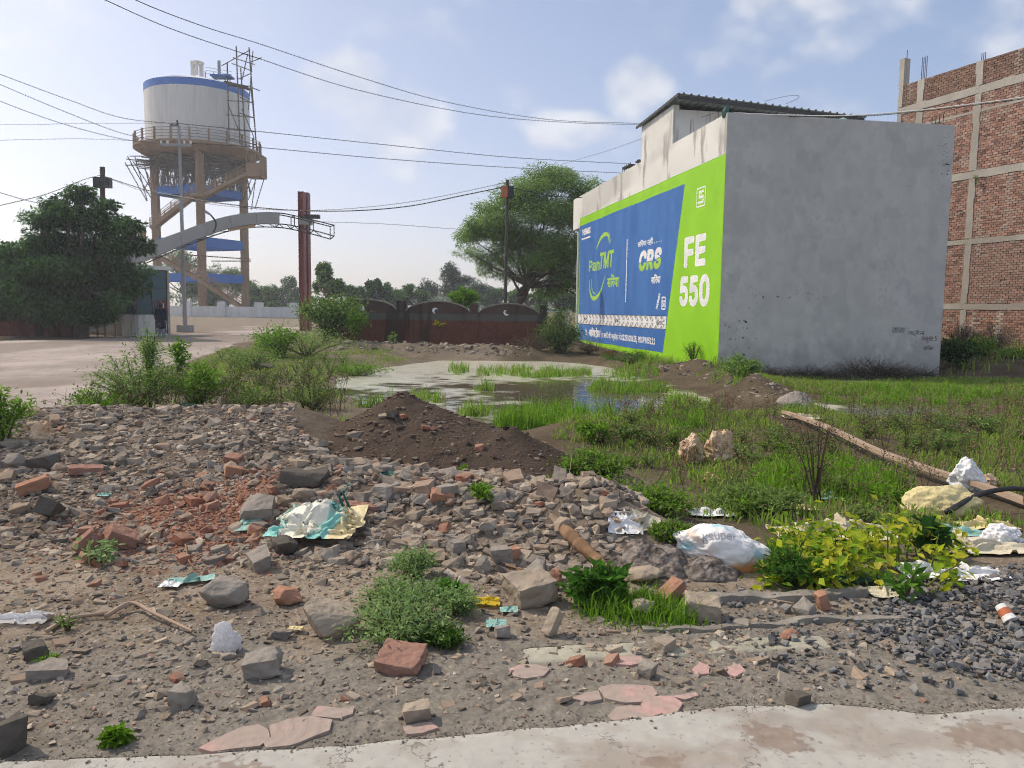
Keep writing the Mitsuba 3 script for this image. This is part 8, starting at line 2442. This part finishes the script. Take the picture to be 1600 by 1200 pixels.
J = dict(head=(0, .01, 1.60), crown=(0, .005, 1.635), neck=(0, .02, 1.45), chest=(0, .0, 1.28), waist=(0, .0, 1.05), hip=(0, .0, .90))
bones = [((J['head'], .090), (J['crown'], .088)), (((0, .055, 1.565), .055), (J['head'], .085)), ((J['neck'], .055), ((0, .0, 1.53), .06)), (((-.13, 0, 1.38), .075), ((.13, 0, 1.38), .075)), ((J['chest'], .13), (J['waist'], .12)), (((-.08, 0, .90), .11), ((.08, 0, .90), .11)), ((J['waist'], .12), (J['hip'], .13))]
for s in (-1, 1):
    ft = .06 if s < 0 else -.02
    bones += [(((s * .09, 0, .88), .095), ((s * .10, .01 + ft * .3, .48), .062)), (((s * .10, .01 + ft * .3, .48), .06), ((s * .11, -.02 + ft, .09), .042)), (((s * .11, -.03 + ft, .05), .040), ((s * .13, .13 + ft, .035), .032)),
              (((s * .19, 0, 1.38), .062), ((s * .25, -.02, 1.10), .048)), (((s * .25, -.02, 1.10), .046), ((s * .245, .07, .86), .032))]
    w = np.array([s * .245, .07, .86])
    pc = w + [0, .015, -.075]
    bones += [((w, .030), (pc, .034))]
    for k, (dx, l) in enumerate(((-.028, .062), (-.010, .072), (.010, .068), (.028, .054))):
        a = pc + [0, dx + .004, -.02]
        b = a + [-s * .006, .004, -l * .55]
        c2 = b + [-s * .016, .006, -l * .45]
        bones += [((a, .0105), (b, .0095)), ((b, .0095), (c2, .008))]
    a = pc + [0, .030, .015]
    bones += [((a, .012), (a + [-s * .008, .024, -.03], .010)), ((a + [-s * .008, .024, -.03], .010), (a + [-s * .012, .03, -.055], .009))]
bones += [(((0, .105, 1.575), .012), ((0, .098, 1.60), .010)), (((-.088, .0, 1.60), .014), ((-.09, -.008, 1.575), .010)), (((.088, .0, 1.60), .014), ((.09, -.008, 1.575), .010)), (((-.02, .092, 1.535), .008), ((.02, .092, 1.535), .008))]
bones = [(((np.array(a) * S), ra * S), ((np.array(b) * S), rb * S)) for (a, ra), (b, rb) in bones]
ang = .25
RZ = np.array([[math.cos(ang), -math.sin(ang), 0], [math.sin(ang), math.cos(ang), 0], [0, 0, 1]])
scene['m_skin'] = rough((.20, .11, .07), .6, .3)
scene['m_tunic'] = diffuse((.018, .022, .045))
scene['m_trousers'] = diffuse((.20, .21, .25))
scene['m_hair'] = rough((.012, .010, .009), .5, .4)
v, f = hulls(bones, .022 * S, 6)
obj('body', (v @ RZ.T + foot, f), 'm_skin', PE, smooth=True)
tun = [(((-.12, 0, 1.39), .088), ((.12, 0, 1.39), .088)), (((0, 0, 1.30), .15), ((0, 0, 1.05), .145)), (((-.06, 0, 1.05), .14), ((-.07, 0, .60), .155)), (((.06, 0, 1.05), .14), ((.07, 0, .60), .155)), (((-.07, 0, .60), .15), ((.07, 0, .60), .15))]
for s in (-1, 1):
    tun += [(((s * .19, 0, 1.38), .078), ((s * .25, -.02, 1.10), .064)), (((s * .25, -.02, 1.10), .062), ((s * .247, .05, .92), .052))]
v, f = hulls([((np.array(a) * S, ra * S), (np.array(b) * S, rb * S)) for (a, ra), (b, rb) in tun], .03 * S, 8)
v[:, 1] += .012 * S * np.sin(np.arctan2(v[:, 0], v[:, 1]) * 9) * np.clip((1.0 * S - v[:, 2]) / S, 0, .5)
obj('tunic', (v @ RZ.T + foot, f), 'm_tunic', PE, smooth=True)
tr = []
for s in (-1, 1):
    ft = .06 if s < 0 else -.02
    tr += [(((s * .09, 0, .80), .11), ((s * .10, .01 + ft * .3, .48), .085)), (((s * .10, .01 + ft * .3, .48), .082), ((s * .11, -.02 + ft, .10), .072))]
v, f = hulls([((np.array(a) * S, ra * S), (np.array(b) * S, rb * S)) for (a, ra), (b, rb) in tr], .03 * S, 8)
obj('trousers', (v @ RZ.T + foot, f), 'm_trousers', PE, smooth=True)
ha = [(((0, -.012, 1.625), .098), ((0, .0, 1.655), .088)), (((0, -.03, 1.60), .085), ((0, -.02, 1.64), .09))]
v, f = hulls([((np.array(a) * S, ra * S), (np.array(b) * S, rb * S)) for (a, ra), (b, rb) in ha], .02 * S, 3)
obj('hair', (v @ RZ.T + foot, f), 'm_hair', PE, smooth=True)

# hand cart under a white cloth in the shade of the tree
HC = thing('hand_cart', 'low wooden hand cart standing in the tree shade', 'hand cart')
p, q = at(143, 521, 37.4), at(174, 522, 37.2)
z0 = float(ground(np.array([p[0]]), np.array([p[1]]))[0])
zt_ = at(160, 505, 37.3)[2]
d = unit(np.array([q[0] - p[0], q[1] - p[1], 0]))
nn = np.array([-d[1], d[0], 0])
w = float((q - p) @ d)
c0 = (p + q) / 2
m = MB().box((c0[0], c0[1], zt_ - .05), (w, .8, .06), rot=math.atan2(d[1], d[0]))
obj('deck', m, 'm_wood', HC)
for sx in (-.45, .45):
    for sy in (-.35, .35):
        b = c0 + d * sx * w + nn * sy
        obj('leg', MB().bar((b[0], b[1], z0), (b[0], b[1], zt_ - .08), .06, .06, up=(1, 0, 0)), 'm_wood', HC)
obj('brace', MB().bar(c0 - d * .45 * w - nn * .35 + [0, 0, z0 + .25 - c0[2]], c0 + d * .45 * w - nn * .35 + [0, 0, z0 + .15 - c0[2]], .05, .05), 'm_wood', HC)
n = 26
u, v_ = np.meshgrid(np.linspace(0, 1, n), np.linspace(0, 1, n))
u, v_ = u.ravel(), v_.ravel()
A, B_, C_, D4 = at(149, 493, 37.9), at(179, 500, 37.5), at(139, 516, 36.8), at(150, 517, 36.7)
E4 = at(172, 503, 36.9)
P_ = np.where((v_ < .45)[:, None], A + (B_ - A) * u[:, None] + (E4 - B_) * (v_ / .45)[:, None] * u[:, None] + (at(146, 500, 37.0) - A) * (v_ / .45)[:, None] * (1 - u)[:, None],
              at(146, 500, 37.0) * (1 - u)[:, None] + E4 * u[:, None] + ((C_ - at(146, 500, 37.0)) * (1 - u)[:, None] + (D4 - E4) * u[:, None] * (u < .45)[:, None] + [0, 0, -.25] * u[:, None] * (u >= .45)[:, None]) * ((v_ - .45) / .55)[:, None])
P_ = P_ + (np.stack([meshkit.fbm(np.c_[u * 4, v_ * 4, 0 * u] + k, 3, 90 + k) for k in range(3)], 1) - .5) * .10
i, j = np.meshgrid(np.arange(n - 1), np.arange(n - 1), indexing='ij')
a = (i * n + j).ravel()
obj('cloth', (P_, np.vstack([np.stack([a, a + 1, a + n + 1], 1), np.stack([a, a + n + 1, a + n], 1)])), 'm_cloth_white', label='white cloth thrown over the hand cart in the tree shade', cat='cloth', smooth=True)
# concrete block at the lane side
notable(407, 578, 36, .34, 0, 'm_boulder_dark', 'dark square concrete cover standing at the edge of the dirt lane', 'concrete block', seed=60, turn=.1)

# ---------------------------------------------------------------- the air
HAZE = 0.0009
scene['haze_air'] = {'type': 'homogeneous', 'albedo': {'type': 'rgb', 'value': [.94, .95, .96]}, 'sigma_t': {'type': 'rgb', 'value': [HAZE * .92, HAZE, HAZE * 1.12]}, 'phase': {'type': 'hg', 'g': .35}}
scene['haze'] = {'type': 'cube', 'to_world': T().translate([0, 480, 17.4]) @ T().scale([900, 560, 20.6]), 'bsdf': {'type': 'null'}, 'interior': {'type': 'ref', 'id': 'haze_air'}}
labels['haze'] = {'kind': 'stuff'}
scene['camera']['medium'] = {'type': 'ref', 'id': 'haze_air'}
